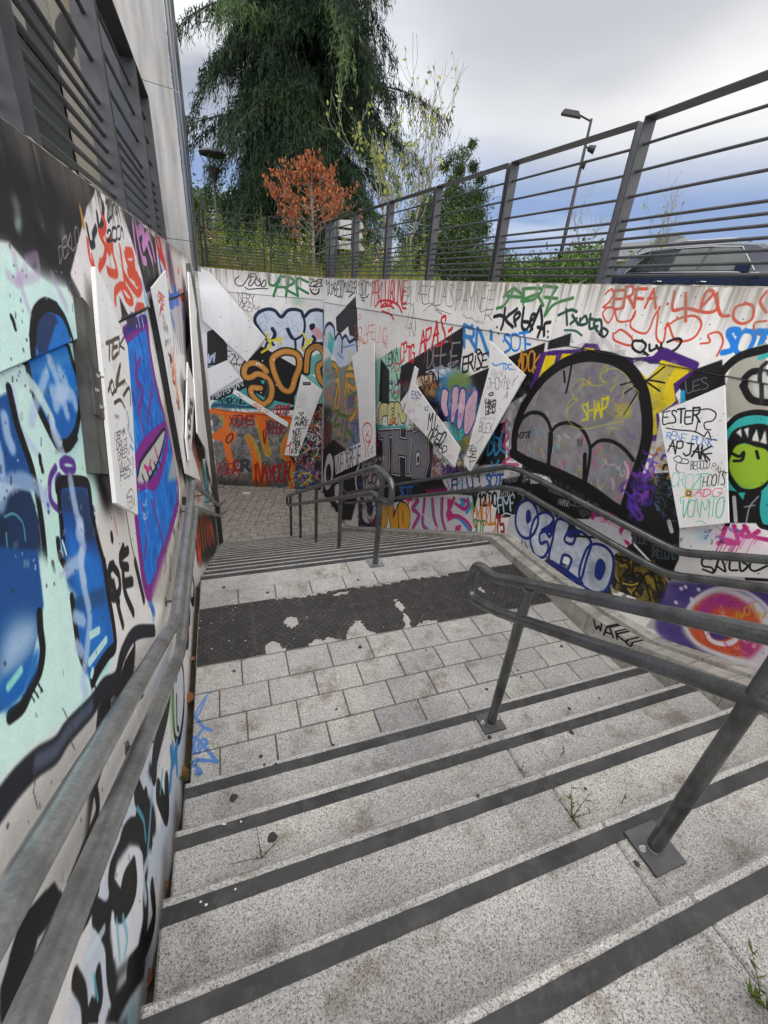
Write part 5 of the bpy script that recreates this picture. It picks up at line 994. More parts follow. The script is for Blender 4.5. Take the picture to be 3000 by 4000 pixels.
    Y.S('22232a', 34, '740 325 650 340 590 440 560 560 500 600 440 690 330 810 270 900 180 960 90 1050 20 1140 -60 1250', soft=.35); Y.S('6f7890', 26, '440 690 330 810 270 900 180 960', soft=.7, a=.6); Y.F('8a6a48', '295 1035 312 1040 310 1080 300 1080', soft=3, a=.7)
    Y.F('c9d0dc', '640 900 720 700 740 560 800 420 830 520 800 800 740 1100 760 1300 800 1080 830 900 880 600 900 800 860 1060 830 1280 760 1500 720 1800 690 2100 640 2212 300 2212 400 1900 500 1500 560 1260 640 1100', soft=6)
    Y.F('0e0e10', '690 1100 740 1180 745 1300 700 1280 670 1180', '720 960 745 1000 750 1040 715 1020', soft=4, smooth=True); Y.S('0e0e10', 34, '540 1500 580 1400 600 1330 640 1290 690 1330 700 1450 690 1560 700 1650 690 1780 650 1900 560 1960', '660 1100 700 1220 720 1330', '560 1460 540 1640 500 1700 460 1680', '480 1700 520 1800 530 1960 560 2100 600 2212', soft=.25)
    Y.F('dde1e6', '560 1440 620 1350 670 1360 690 1480 685 1720 660 1860 560 1960 530 1800 530 1640', soft=5); Y.S('0e0e10', 30, '640 1470 600 1540 580 1630 540 1590', '640 1470 645 1560 600 1650 565 1660', '520 1700 535 1600', soft=.2); Y.S('7fb8cc', 10, '590 1700 610 1800 600 1880', '730 1100 720 1250 710 1380', '560 1720 575 1900', soft=.5, a=.8); Y.S('3f9aa0', 8, '130 1830 110 1880 125 1940', '250 1600 190 1700', soft=.4, a=.7)
    Y.S('0e0e10', 26, '820 540 800 700 750 900 740 1000', '760 1100 800 1200 800 1060', soft=.3); Y.F('c9ccd2', '830 600 850 420 880 500 880 700 860 830 840 830', soft=2, smooth=True); Y.S('0d0d10', 8, '830 600 850 430 880 520 882 700 862 845 838 820', closed=True, soft=.1); Y.S('0d0d10', 6, '848 640 850 780 858 800', '845 560 860 480')
    Y.S('3f84b8', 12, '820 900 830 960 845 900 850 1000', '830 880 820 1040 815 1080', '850 870 840 940', soft=.3); Y.F('6f9a50', '815 620 835 620 840 800 825 850', soft=8, a=.7); Y.F('15151a', '100 1700 260 1530 330 1640 180 1800 140 2000 100 2212 0 2212 0 2050', soft=5); Y.F('a9aebb', '200 1830 330 1650 380 1560 300 1900 220 2212 110 2212', soft=20, a=.9)
    Y.F('c3c6cc', '560 2000 640 1900 720 1850 690 2100 650 2212 560 2212', soft=8); Y.S('0e0e10', 30, '360 2000 400 2080 410 2212', '470 1990 480 2100', soft=.3); Y.F('3f8f9a', '560 2212 640 2100 660 2212', soft=16, a=.6)
    J.F('18181a', '1200 1900 1250 2100 1240 2300 1180 2300', soft=2, a=.0)
    # inner letters by the gutter
    for k, (x, y) in enumerate(((905, 220), (925, 120), (898, 330))): Y.F('cdcfd2', f'{x-8} {y-70} {x+6} {y-20} {x+4} {y+60} {x-8} {y+50}', smooth=True, soft=1); Y.S('17171a', 7, f'{x-8} {y-70} {x+6} {y-20} {x+4} {y+60} {x-8} {y+50}', closed=True, soft=.1)
    Y.S('b03a38', 6, '900 360 905 300', soft=.4)
    Y.S('0e0e10', 22, '330 1560 420 1330 470 1180 440 1000', '300 1860 420 1700 470 1560', '620 1960 700 1840 740 1700 730 1560', '690 1300 660 1230 700 1120', soft=.3); Y.S('cfe0e8', 14, '500 1320 560 1180 620 1080', '700 1620 690 1500 720 1400', '420 1900 500 1760', soft=.5, a=.8)
    Y.F('0e0e10', '560 2060 640 1960 700 1900 690 1990 620 2090 560 2212 500 2212', '400 2212 440 2080 480 2100 470 2212', soft=4); Y.S('5fb0c4', 8, '660 1180 690 1240 700 1330', '450 1980 470 2100', '780 1000 770 1100', soft=.4, a=.8)
    rr = random.Random(77); lo = dict(soft=.3)
    for i in range(130):                                       # drips and specks of spray all over the near wall
        x = rr.uniform(0, 620); y = rr.uniform(60, 2100); c = rr.choice(['17171a', '17171a', '1c3358', '8fb3c8', '5a3a86', 'dfe6ea'])
        J.S(c, rr.uniform(1.5, 5), f'{x} {y} {x+rr.uniform(-3, 3)} {y+rr.uniform(2, 50 if i % 3 == 0 else 8)}', a=.8, **lo)
    for i in range(16): x = rr.uniform(30, 640); y = rr.uniform(300, 2100); J.W(f'{x} {y+60} {x+rr.uniform(20, 50)} {y+50} {x} {y}', rr.choice(['9aa9b0', '6a7a80', 'b09ab8', '8a8a8a']), 1.6, rr.randint(4, 7), i, .5)
    for i in range(26): x = rr.uniform(120, 640); y = rr.uniform(360, 1500); Y.S(rr.choice(['17171a', '6a6258', '9a948a', '3f8f9a']), rr.uniform(1, 3), f'{x} {y} {x+rr.uniform(-6, 6)} {y+rr.uniform(4, 60)}', a=.6, **lo)
    for p_ in ('300 700 330 760 320 800 345 870 360 900', '430 560 445 640 440 680', '160 1000 168 1060 160 1100 180 1180'): Y.S('4a4a48', 1.6, p_, a=.7, smooth=False)
    cL.grime(31, .05, '54504a', .5, .06)
paint_left()
# paint on the boards
def pp_(Z, f):
    return lambda cv: f(Pen(Z, cv))
def bp1(p):
    p.T('TEK', '705 700 830 620 705 590', '4a3f30', 7, .15); p.S('4a3f30', 7, '720 900 745 830 770 900 800 720 770 860 830 830', '760 980 800 960 830 1010', '820 930 860 880 868 990', '730 850 745 920 760 900', soft=.15); p.S('4a3f30', 6, '820 855 821 856', '838 850 839 851')
    for i, t in enumerate(('GEMA', 'CARLOS', 'GREEN', 'VILLON', 'FEON')): p.T(t, f'{765+i*9} {1230+i*66} {835+i*12} {1190+i*66} {763+i*9} {1180+i*66}', '6a6a6c', 2.8)
    p.W('765 1080 800 1090 760 1050', '6a6a6c', 3, 4, 2); p.S('4f98d0', 6, '845 1040 855 1100 850 1160', '860 1180 880 1230', '865 1260 885 1290', '880 1340 890 1400'); p.T('TEN', '845 1690 895 1660 840 1620', '7a7a7c', 3); p.S('7a7a7c', 3, '845 1590 870 1550 885 1570')
def bp2(p):
    p.T('GRE', '210 870 290 930 215 770', 'b84a4c', 5); p.T('A', '235 1040 280 970 230 950', 'b84a4c', 8, drips=1); p.T('OSCAR', '270 1140 345 1300 262 1040', '5a5a5c', 3) ; p.W('285 1280 345 1250 270 1180', '5a5a5c', 3, 6, 3); p.W('290 1440 370 1420 290 1340', '5a5a5c', 3, 6, 4)
    p.S('202022', 8, '345 1530 385 1600 370 1620', '370 1540 362 1610 372 1680', '385 1700 395 1850 420 1900', '440 2100 480 2200', '470 2100 460 2200', soft=.2); p.K('390 1480 430 1800 490 2200 440 2100 380 1600', ['e0874a', 'd86a3a', 'e8a070'], 60, 5, 8, 3, .7)
def bp2b(p):
    bp2(p); q = Pen(ZU, *p.cv); q.S('202022', 5, '135 200 165 320', '170 210 150 330'); q.S('4f6fb0', 6, '190 600 205 700 220 690', '205 700 240 720 230 760', '225 780 240 850'); q.S('3a5f9a', 8, '180 130 195 210')
def bp3(p): 
    p.T('OPOL', '290 560 330 180 262 500', '202022', 9, .1); p.T('A', '270 690 300 660 265 640', '303032', 6); p.S('a84a58', 8, '275 720 285 800', soft=.4)
def bp4(p):
    p.K('430 300 460 280 560 1060 540 1060', ['4a4a4c', '8a8a8e', '6a6c70', 'b0a060'], 120, 5, 26, 4, .6)
def bp5(p): p.T('SAINT', '895 925 950 925 895 910', '303030', 4)
def bE3(p):
    p.F('303032', '890 908 948 908 948 930 890 930'); p.S('c9c9c9', 2, '895 918 945 918'); p.S('303032', 5, '875 1150 862 1130 872 1125 880 1140 890 1122 896 1132 880 1152', soft=.1); p.T('ANAI', '832 1185 920 1180 832 1155', '202022', 5); p.T('AVAGE', '835 1225 935 1215 835 1195', '202022', 5); p.S('202022', 4, '870 1240 905 1240 910 1225')
    for i, t in enumerate(('NOS', 'BBS', 'TYER', 'KIN')): p.T(t, f'{825-i*4} {1290+i*45} {880-i*3} {1285+i*45} {822-i*4} {1255+i*45}', '29292b', 5)
    p.S('a82838', 6, '800 1370 795 1400 800 1425', '780 1410 781 1411'); p.W('845 1100 890 1090 845 1080', 'b0b0b4', 2, 5, 1); p.S('a82838', 9, '775 1370 800 1360 805 1340', soft=.2)
def bE4(p): p.S('8a8c8e', 5, '415 990 440 1000 430 1010 455 1015'); p.T('CROR_OC', '525 1090 635 1150 535 1060', 'd5824a', 5)
def bV(p): p.T('VIVE LA', '1130 1560 1210 1530 1130 1470', '2b2b2e', 6) if 0 else (p.T('VIVELAGREVE', '1128 1568 1310 1492 1125 1450', '29292c', 6)); p.T('KESK', '1195 1430 1250 1410 1190 1400', '29292c', 5); p.W('1240 1400 1280 1385 1240 1380', '3a78c0', 5, 5, 2)
def bT(p): p.S('c23a40', 9, '1345 1450 1340 1360 1325 1310 1322 1240 1345 1205 1375 1215 1388 1270 1375 1340 1358 1380 1362 1440', soft=.15); p.S('c23a40', 7, '1345 1290 1365 1300 1368 1330 1350 1340 1340 1310', '1365 1260 1350 1290', '1380 1330 1365 1345', closed=False); p.T('KS', '1380 1420 1395 1415 1380 1380', '4a4a4c', 3)
def bL(p):
    p.T('EAZY', '385 835 455 850 385 790', '3f3f90', 4); p.S('3f3f90', 3, '405 850 425 855'); p.T('K2', '478 930 505 930 478 900', '4a4a98', 4); p.W('360 960 410 940 360 920', 'e0a8c0', 6, 6, 3, .6); p.W('400 1010 440 1020 400 980', 'c9a8b8', 3, 5, 3, .7); p.W('425 900 470 920 425 880', 'c0c0b0', 3, 4, 3, .7)
    p.T('MUC', '500 1060 570 1060 510 960', '18181a', 8); p.T('DRED', '490 1150 600 1200 520 1070', '18181a', 9); p.S('18181a', 6, '560 1040 561 1041', '580 1045 581 1046'); p.T('EAD', '540 1210 640 1240 545 1160', '18181a', 8); p.W('610 1160 660 1180 610 1120', 'c0c0c4', 3, 5, 2); p.W('640 1270 690 1290 630 1230', 'e0a0b0', 4, 6, 4, .7)
def bR(p):
    p.S('3f8fd0', 9, '965 590 985 605 1010 600 1035 590', soft=.2); p.T('TDC...', '1035 630 1140 640 1035 590', '3f8fd0', 6); p.T('RAYAN', '960 690 1060 700 960 640', 'a9a9ac', 3); p.T('JHOYA', '930 770 1080 770 925 700', '5f5f62', 3.5); p.W('1070 860 1100 700 1050 850', '5f5f62', 3.5, 6, 4); p.S('5f5f62', 4, '1110 750 1125 700 1120 720 1150 680'); p.S('0e0e10', 8, '940 812 965 800 972 815 945 822', closed=True, soft=.1)
    p.T('HAKO', '915 900 985 910 920 850', '0e0e10', 7); p.T('GIMO', '915 960 985 950 915 905', '0e0e10', 6); p.S('0e0e10', 6, '915 960 985 935', '910 850 912 870', '985 850 990 870'); p.T('BLEX', '870 1080 965 1090 875 1010', '4a4a4d', 3.5); p.W('860 1000 1000 1000 860 975', 'b4b4b6', 2.5, 9, 4); p.S('5a5a5d', 3, '850 1170 900 1110', smooth=False)
    p.T('GEN', '795 1215 850 1225 795 1180', '1a1a1c', 4); p.T('SE', '800 1260 850 1265 800 1220', '1a1a1c', 6); p.S('1a1a1c', 5, '785 1262 850 1270 ', '805 1265 805 1340', '800 1300 840 1290')
def bS(p):
    p.T('ESTER', '870 820 1090 810 870 750', '18181a', 8); p.S('18181a', 7, '1055 745 1130 735 1175 760 1160 800 1110 815 1115 850 1145 855', '890 845 950 855 1050 865 1110 895', '1110 890 1130 865 1145 900', '1120 905 1180 915', '1075 790 1060 860', soft=.12); p.T('RENE PUNK', '890 905 1160 955 895 865', '5a86c0', 4)
    p.T('APJAK', '900 985 1140 1030 905 920', '18181a', 8); p.S('18181a', 8, '1080 1000 1150 990', '1090 960 1120 1040'); p.S('2a2a2c', 5, '930 1020 960 1005 980 1030 960 1045 935 1030', '960 1045 1010 1050 1015 1030 985 1020', '950 1050 945 1080 960 1100'); p.T('BEGOOD', '1030 1085 1145 1075 1030 1045', '3a3a3c', 3.5); p.T('PAYK', '1150 1080 1230 1130 1160 1050', '6a6a6c', 3)
    p.T('CROZE', '920 1180 1130 1200 925 1100', '6fc0a8', 4); p.T('HOOTS', '1100 1180 1230 1170 1105 1120', '2a2a2c', 4); p.T('ADG', '1050 1240 1210 1240 1055 1200', 'e07f98', 5.5); p.T('VONMTO', '975 1360 1215 1350 985 1270', '5fb89a', 4.5); p.S('5fb89a', 4, '1120 1255 1130 1270 1140 1250', '1060 1385 1090 1380 1115 1395', '975 1280 970 1250 990 1240')
    p.F('c9a93a', '1000 1195 1042 1200 1038 1245 993 1240'); p.F('5a4a78', '1008 1205 1032 1208 1030 1235 1003 1232'); p.F('e0d8c8', '1012 1212 1025 1214 1022 1226 1010 1224')
# ------------------------------------------------------------------ the concrete retaining walls
def wall(name, pl, cv, u0, u1, ztop, zbot, zj, vj, thick, label, joint2=None, lip=.014):
    """in-situ wall in panels with real grooves; the top course stands slightly proud"""
    t = thing(name, pl.P((u0+u1)/2, zbot), label, 'wall')
    m = painted(name+'_paint', cv.image(name+'_paint'), .6)
    def panel(a, b, za, zb, off):
        g = .004; a += g; b -= g; za += g; zb -= g if zb < ztop else 0
        q = [(a, za), (b, za), (b, zb), (a, zb)]; mb = MB()
        e = .004; inner = [(a+e, za+e), (b-e, za+e), (b-e, zb-e), (a+e, zb-e)]
        V = [pl.P(u, z, off-e) for u, z in q]+[pl.P(u, z, off) for u, z in inner]+[pl.P(u, z, -.05) for u, z in q]
        F = [(4, 5, 6, 7)]+[(i, (i+1) % 4, 4+(i+1) % 4, 4+i) for i in range(4)]+[(8+i, 8+(i+1) % 4, (i+1) % 4, i) for i in range(4)]
        mb.add(V, F, [cv.uv(u, z) for u, z in q+inner+q]); return mb.build('concrete_panel', m, t, uv=True)
    us = [u0]+[v for v in vj if u0 < v < u1]+[u1]
    zs = [zbot]+([joint2] if joint2 else [])+[zj]
    for a, b in zip(us, us[1:]):
        panel(a, b, zj, ztop, lip)
        for za, zb in zip(zs, zs[1:]): panel(a, b, za, zb, 0)
    core = MB(); c = [pl.P(u0, zbot, -.012), pl.P(u1, zbot, -.012), pl.P(u1, ztop-.004, -.012), pl.P(u0, ztop-.004, -.012)]
    core.prism(c, -pl.N*thick); core.build('wall_core', M['concrete'], t)
    # weathered rough top edge
    cp = MB(); n = int((u1-u0)/.05); V = []; rr = random.Random(len(name))
    for i in range(n+1):
        u = u0+(u1-u0)*i/n; h = rr.uniform(-.004, .003)
        V += [pl.P(u, ztop-.003, lip+.0005+rr.uniform(-.002, .001)), pl.P(u, ztop+.006+h, lip-.008), pl.P(u, ztop+.008+h, -thick+.02)]
    F = [f for i in range(n) for f in ((i*3, i*3+3, i*3+4, i*3+1), (i*3+1, i*3+4, i*3+5, i*3+2))]
    cp.add(V, F); cp.build('wall_top', M['wall_top'], t); return t
M['wall_top'] = plain('weathered_top', (.26, .24, .20), .95, 0, .5, 22, .8, 60, grime=(.09, .09, .05))
wall('left_wall', LW, cL, -4.0, 8.46, .27, ZF-.15, -.196, [-1.2, 2.55, 6.9] if 0 else [-2.2, 5.0], .3, 'tall left retaining wall painted with big blue eyes on pale mint, beside the stairs')
wall('right_wall', RW, cR, -2.5, RW.L-.0, .2, ZL-.1, -.298, [], .28, 'near right retaining wall with the big grey dome and blue OCHO lettering')
wall('right_wall', RF, cF, .0, RF.L-.004, .2, ZF-.1, -.29, [3.77, 6.35], .28, 'right retaining wall beside the lower flight with silver THO and pink SUKI lettering')
wall('end_wall', FW, cE, .004, 3.3, .205, ZF-.1, -.25, [], .3, 'end retaining wall facing the stairs with orange lettering on a grey ground', joint2=-3.1)
# ------------------------------------------------------------------ railings on the walls: welded frames of flat bar with ten rods
RODS = [.068, .13, .194, .257, .319, .379, .442, .596, .751, .911]; FH = 1.063
def railing(name, label, pl, spans, z0, depth=.1, off=.0, r=.0102):
    t = thing(name, pl.P((spans[0][0]+spans[-1][1])/2, z0), label, 'railing')
    for a, b in spans:
        f = thing('frame', (0, 0, 0)); f.parent = t; f.matrix_parent_inverse = Matrix.Translation(t.location).inverted()
        U = pl.U; N = pl.N
        def bar(u0, u1, za, zb, name):
            c = np.array(pl.P((u0+u1)/2, (za+zb)/2, off-depth/2)); m = MB(); m.obox(c, U*(u1-u0)/2, N*depth/2, (0, 0, (zb-za)/2)); return m.build(name, M['fence'], f)
        bar(a, a+.011, z0+.004, z0+FH, 'post'); bar(b-.011, b, z0+.004, z0+FH, 'post'); bar(a+.0112, b-.0112, z0+FH-.011, z0+FH, 'top_rail')
        for h in RODS:
            m = MB(); m.tube([pl.P(a+.009, z0+h, off-depth/2), pl.P(b-.009, z0+h, off-depth/2)], r, 8); m.build('rod', M['fence'], f, autosmooth=40)
        for u in (a+.034, b-.034): m = MB(); m.obox(np.array(pl.P(u, z0+.008, off-depth/2)), U*.02, N*.045, (0, 0, .006)); m.build('foot', M['fence'], f)
    return t
railing('left_railing', 'grey steel railing on top of the left wall in front of the steel building', LW, [(-1.25, .17), (.20, 1.60), (1.71, 3.07), (3.11, 4.5), (4.54, 5.28)], .27)
railing('right_railing', 'near grey steel railing on the right wall, dark car seen through it', RW, [(.35, 1.76), (1.80, 3.20)], .2)
RJ = []
def ruf(y): return (y-3.62)/(RF.U[1])
railing('right_railing', 'far grey steel railing on the right wall with six frames ending at the corner', RF, [(ruf(3.285), ruf(4.715)), (ruf(4.765), ruf(6.18)), (ruf(6.22), ruf(7.61)), (ruf(7.66), ruf(9.07)), (ruf(9.12), ruf(10.49)), (ruf(10.54), ruf(10.84))], .2, off=.0)
FWu = lambda p: FW.uz(p)[0]
railing('end_railing', 'grey steel railing on top of the end wall in front of tall weeds', FW, [(.10, 1.20), (1.33, 2.60), (2.68, 3.7)], .205)
pp = MB(); pp.obox(np.array(FW.P(2.66, .75, -.25)), (.03, 0, 0), (0, .03, 0), (0, 0, .78)); tag(pp.build('marker_post', M['upright_dark']), 'dark square post behind the gap in the end railing', 'post')
# ------------------------------------------------------------------ white boards bolted off the walls on steel uprights
def board(pl, off, Z, pts, label, paint=None, uprights=(), res=420, thick=.012, group=None):
    P = PT(pts, Z); uzs = [pl.uz(p, off) for p in P]; us = [q[0] for q in uzs]; zs = [q[1] for q in uzs]
    cv = Canvas(min(us)-.02, max(us)+.02, min(zs)-.02, max(zs)+.02, res, 'e8e8e8', mapper=wall_map(pl, off))
    g = fbm(cv.H, cv.W, 90, 90, int(abs(us[0])*99)+3); cv.c *= (1+(g-.5)*.07)[..., None]
    if paint: paint(cv)
    gb = fbm(cv.H, cv.W, 60, 200, int(abs(zs[0])*50)+9); mk_ = (np.clip(gb-.56, 0, 1)*1.6)[..., None]*.5; cv.c = cv.c*(1-mk_)+H3('9a968e')*mk_
    cu = sum(us)/len(us); t = thing('wall_board', pl.P(cu, min(zs), off/2), label, 'board', group or 'white boards fixed off the walls')
    m = NT('board_face'); tt = m.n('ShaderNodeTexImage'); tt.image = cv.image('board_paint'); tt.extension = 'EXTEND'; u = m.n('ShaderNodeUVMap'); u.uv_map = 'uv'; m.l(u.outputs[0], tt.inputs[0])
    m.col(tt.outputs['Color']); m.set(.42, 0, .5)
    mb = MB(); mb.prism([pl.P(u, z, off) for u, z in uzs], -pl.N*thick, [cv.uv(u, z) for u, z in uzs])
    mb.build('board', m.m, t, uv=True)
    for (a, za, b, zb, w, mat_) in uprights:
        A, B = np.array(pl.P(a, za, (off-thick-.001)/2)), np.array(pl.P(b, zb, (off-thick-.001)/2)); d = (B-A)/2; L = np.linalg.norm(d); s_ = np.cross(d/L, pl.N)
        mm = MB(); mm.obox((A+B)/2, s_*w, pl.N*(off-thick-.003)/2, d); up = mm.build('upright', M[mat_], t)
        if mat_ == 'upright' and off < .056 and w > .06:
            d1 = d/L; c0 = A+(B-A)*.52-s_*0+pl.N*(off-thick)/2; sg_ = -1 if (s_ @ pl.U) > 0 else 1
            mm = MB(); mm.obox(c0, s_*(w+.004), pl.N*.004, d1*.075); mm.build('lap_plate', M['upright'], t)
            for du, dv in ((.45, .045), (.8, .0), (.45, -.05)):
                q = c0+pl.N*.0045+s_*sg_*w*du+d1*dv; bm_ = MB(); bm_.disc(q, .012, .002, 12, up=tuple(pl.N)); bm_.disc(q+pl.N*.0022, .008, .006, 6, up=tuple(pl.N)); bm_.build('bolt', M['bolt'], up)
    return t
# ------------------------------------------------------------------ handrails
M['weld'] = plain('weld_bead', (.22, .22, .215), .5, .7, .3, 60, .6, 200)
def rail_set(name, label, polys, posts=(), brackets=(), plates=(), r=.029, mat=None):
    t = thing(name, tuple(polys[0][1][0]), label, 'handrail')
    for nm, pts in polys:
        m = MB(); m.tube(fillet(pts, .09, 5), r, 16); m.build(nm, mat or M['rail'], t, autosmooth=50)
    for a, b in posts:
        m = MB(); m.tube([a, b], r*.93, 16); p = m.build('post', M['rail'], t, autosmooth=50)
        m = MB(); m.tube([a, (a[0], a[1], a[2]+.006)], [r*1.13, r*.97], 16); m.build('weld', M['weld'], p)
        m = MB(); zz = b[2]; m.tube([(b[0], b[1], zz-.022), (b[0], b[1], zz-.006)], [r*.98, r*1.16], 16); m.build('weld', M['weld'], p)
    for a, b, c in brackets:
        m = MB(); m.tube(catmull([a, b, c], 4), .0075, 8); m.disc(np.array(c), .028, .006, 10, up=tuple((np.array(b)-np.array(c))/np.linalg.norm(np.array(b)-np.array(c)))); m.build('bracket', M['rail'], t, autosmooth=50)
    for (x, y, z, sx, sy) in plates:
        m = MB(); m.box((x-sx/2, y-sy/2, z+.002), (x+sx/2, y+sy/2, z+.014)); p = m.build('base_plate', M['rail_light'] if z < ZL+.01 and y > 2 else M['plate'], t)
        for ex, ey in ((-.36, .05), (.36, .05)):
            b = MB(); b.disc((x+ex*sx, y+ey*sy, z+.0145), .013, .003, 12); b.disc((x+ex*sx, y+ey*sy, z+.0178), .009, .008, 6); b.tube([(x+ex*sx, y+ey*sy, z+.025), (x+ex*sx, y+ey*sy, z+.033)], .005, 8)
            b.build('bolt', M['zinc'], p)
    return t
M['plate'] = plain('base_plate_steel', (.10, .10, .105), .5, .6, .15, 12, .1)
def cxr(y): return 1.403-.035*y
S_ = -.5236
def cp(y, z): return (cxr(y), y, z)
# near centre rail on the upper flight
UPn = cp(1.79, -1.40)
zt = lambda y: -1.405+(1.70-y)*.5236
zlw = lambda y: -1.60+(1.64-y)*.5236
near_up = [cp(1.84, -1.62), cp(1.84, -1.40), cp(1.66, -1.395)]+[cp(y, zt(y)) for y in (1.5, .4, -1.2)]
near_lo = [cp(1.84, -1.50), cp(1.84, -1.645), cp(1.60, -1.60)]+[cp(y, zlw(y)) for y in (1.5, .4, -1.2)]
loop = [cp(-1.2, zlw(-1.2)), cp(1.58, zlw(1.58)), cp(1.84, -1.66), cp(1.84, -1.40), cp(1.64, -1.385), cp(1.5, zt(1.5)), cp(-1.2, zt(-1.2))]
zP1 = ZL+RISE; zP2 = ZL+4*RISE
rail_set('centre_handrail', 'near centre handrail of galvanised tube standing on the upper steps, right foreground', [('rail', loop)],
    posts=[(cp(1.38, zP1+.012), cp(1.38, zt(1.38)-.02)), (cp(.445, zP2+.012), cp(.445, zt(.445)-.02)), (cp(-.5, ZL+7*RISE+.012), cp(-.5, zt(-.5)-.02))],
    plates=[(cxr(1.38), 1.385, zP1, .145, .13), (cxr(.445), .443, zP2, .15, .15), (cxr(-.5), -.5, ZL+7*RISE, .15, .15)])
zft = lambda y: -2.035+(4.70-y)*.5236
zfl = lambda y: -2.275+(4.70-y)*.5236
loopf = [cp(8.62, zfl(8.62)), cp(3.60, zfl(3.68)), cp(3.17, -1.675), cp(3.17, -1.45), cp(3.55, -1.45), cp(8.85, zft(8.85)), cp(8.87, zfl(8.8)), cp(8.62, zfl(8.62))]
fy = [3.41, 4.706, 6.02, 7.34, 8.415]
def trz(y):
    k = math.floor((y-Y0F)/TREAD)+1; return ZL-RISE*max(0, k)
rail_set('centre_handrail', 'far centre handrail of dark tube going down the lower flight on five posts', [('rail', loopf)],
    posts=[(cp(y, trz(y)+.002), cp(y, min(zft(y), -1.46)-.01)) for y in fy], plates=[(cxr(3.415), 3.42, ZL, .152, .145)]+[(cxr(y), y, trz(y), .1, .1) for y in fy[1:]])
# left wall rails
XW = -.34
lu = [(XW, -1.6, .28), (XW, 1.86, -1.545), (XW, 3.72, -1.585), (XW, 8.25, -4.02), (-.285, 8.50, -4.07)]
ll = [(XW, -1.6, .08), (XW, 1.86, -1.755), (XW, 3.72, -1.825), (XW, 8.25, -4.24), (-.285, 8.50, -4.29)]
lu = [(XW, -1.6, -1.545+3.46*.5236), (XW, 1.90, -1.555), (XW, 3.74, -1.585), (XW, 8.2, -3.99), (-.22, 8.53, -4.06)]
ll = [(XW-.005, -1.6, -1.765+3.46*.5236), (XW-.005, 1.90, -1.775), (XW-.005, 3.74, -1.835), (XW-.005, 8.2, -4.23), (-.22, 8.53, -4.30)]
def seg_z(P, y):
    for a, b in zip(P, P[1:]):
        if a[1] <= y <= b[1]: return a[2]+(b[2]-a[2])*(y-a[1])/(b[1]-a[1])
br = []
for P in (lu, ll):
    for y in (.05, 1.12, 2.15, 3.3, 4.6, 5.9, 7.2): z = seg_z(P, y); br.append(((XW, y, z-.025), (XW, y, z-.055), (-.417, y, z-.06)))
rail_set('left_handrail', 'double galvanised handrail running along the left wall', [('upper_rail', lu), ('lower_rail', ll)], brackets=br, mat=M['rail_light'])
# right wall rails
def rp(y, z, g=.075):
    w = 2.97 if y <= 3.62 else 2.97-.0925*(y-3.62); return (w-g, y, z)
ru = [rp(-1.6, -1.47+.5236*3.3), rp(1.70, -1.455), rp(1.92, -1.47), rp(3.52, -1.565), rp(3.75, -1.61), rp(8.70, -4.16), rp(8.95, -4.16)]
rl = [rp(-1.6, -1.66+.5236*3.3), rp(1.70, -1.645), rp(1.92, -1.67), rp(3.46, -1.765), rp(3.75, -1.86), rp(8.70, -4.42), rp(8.95, -4.42)]
br = []
for P in (ru, rl):
    for y in (.9, 2.7, 4.3, 5.7, 7.1, 8.4): z = seg_z(P, y); br.append((rp(y, z-.025), rp(y, z-.055), rp(y, z-.06, -.002)))
rail_set('right_handrail', 'double galvanised handrail running along the right wall', [('upper_rail', ru), ('lower_rail', rl)], brackets=br)
# ------------------------------------------------------------------ steel-clad tower at the foot of the left wall, and its column
TA = R(17.8); TU = np.array([-math.cos(TA), -math.sin(TA), 0]); TNn = np.array([math.sin(TA), -math.cos(TA), 0]); T0 = np.array([-.345, 8.553, 0])
tower = thing('lift_tower', (-.8, 8.7, ZF), 'tall stainless steel lift tower rising behind the left railing', 'tower')
def tp(u, z, o=0.): return tuple(T0+TU*u+TNn*o+np.array([0, 0, z]))
def tower_panels():
    zs = [.30, .50, 2.30, 4.6, 7.4, 10.]
    body = MB(); poly = [tp(.0, .08, -.02), tp(.62, .08, -.02), tp(.62, .08, -2.4), tp(-.02, .08, -2.4)]
    body.prism(poly, (0, 0, 10)); body.build('tower_core', M['upright_dark'], tower)
    zs = [.08, .29, .495, 2.29, 4.6, 7.4, 10.1]
    for za, zb in zip(zs, zs[1:]):
        if za == .29: continue
        if za == .08: zb = .493
        for a, b in ((.0, .62),):
            m = MB(); m.prism([tp(a+.002, za+.003), tp(b-.002, za+.003), tp(b-.002, zb-.003), tp(a+.002, zb-.003)], tuple(-TNn*.018)); m.build('cladding_panel', M['tower_p'] if a < 1 else M['steel'], tower)
        # chamfered corner sheet
        c0 = np.array(tp(-.003, 0)); c1 = c0+np.array([.075, .10, 0]); c2 = c1+np.array([.0, 1.6, 0])
        m = MB(); V = []
        for z in (za+.003, zb-.003): V += [tuple(c0+(0, 0, z)), tuple(c1+(0, 0, z)), tuple(c2+(0, 0, z))]
        m.add(V, [(0, 1, 4, 3), (1, 2, 5, 4)]); m.build('corner_sheet', M['steel_streak'], tower)
def streak(name):
    m = NT(name); p = m.pos((26, 26, .35)); c = m.ramp(m.noise(p, 1., 4, .6), [(.35, (.05, .055, .06)), (.5, (.22, .225, .23)), (.65, (.5, .51, .52))]); m.col(c); return m.set(.25, .8, .5)
M['steel_streak'] = streak('streaked_steel')
cT = Canvas(0, 1.3, 0, 5, 200, '96938f', mapper=lambda p: (0, 0, 0))
mt = NT('tower_face'); pt_ = mt.pos(); cc_ = mt.ramp(mt.noise(mt.pos((5, 5, .5)), 1.2, 5, .6), [(.35, (.17, .17, .175)), (.65, (.30, .295, .285))])
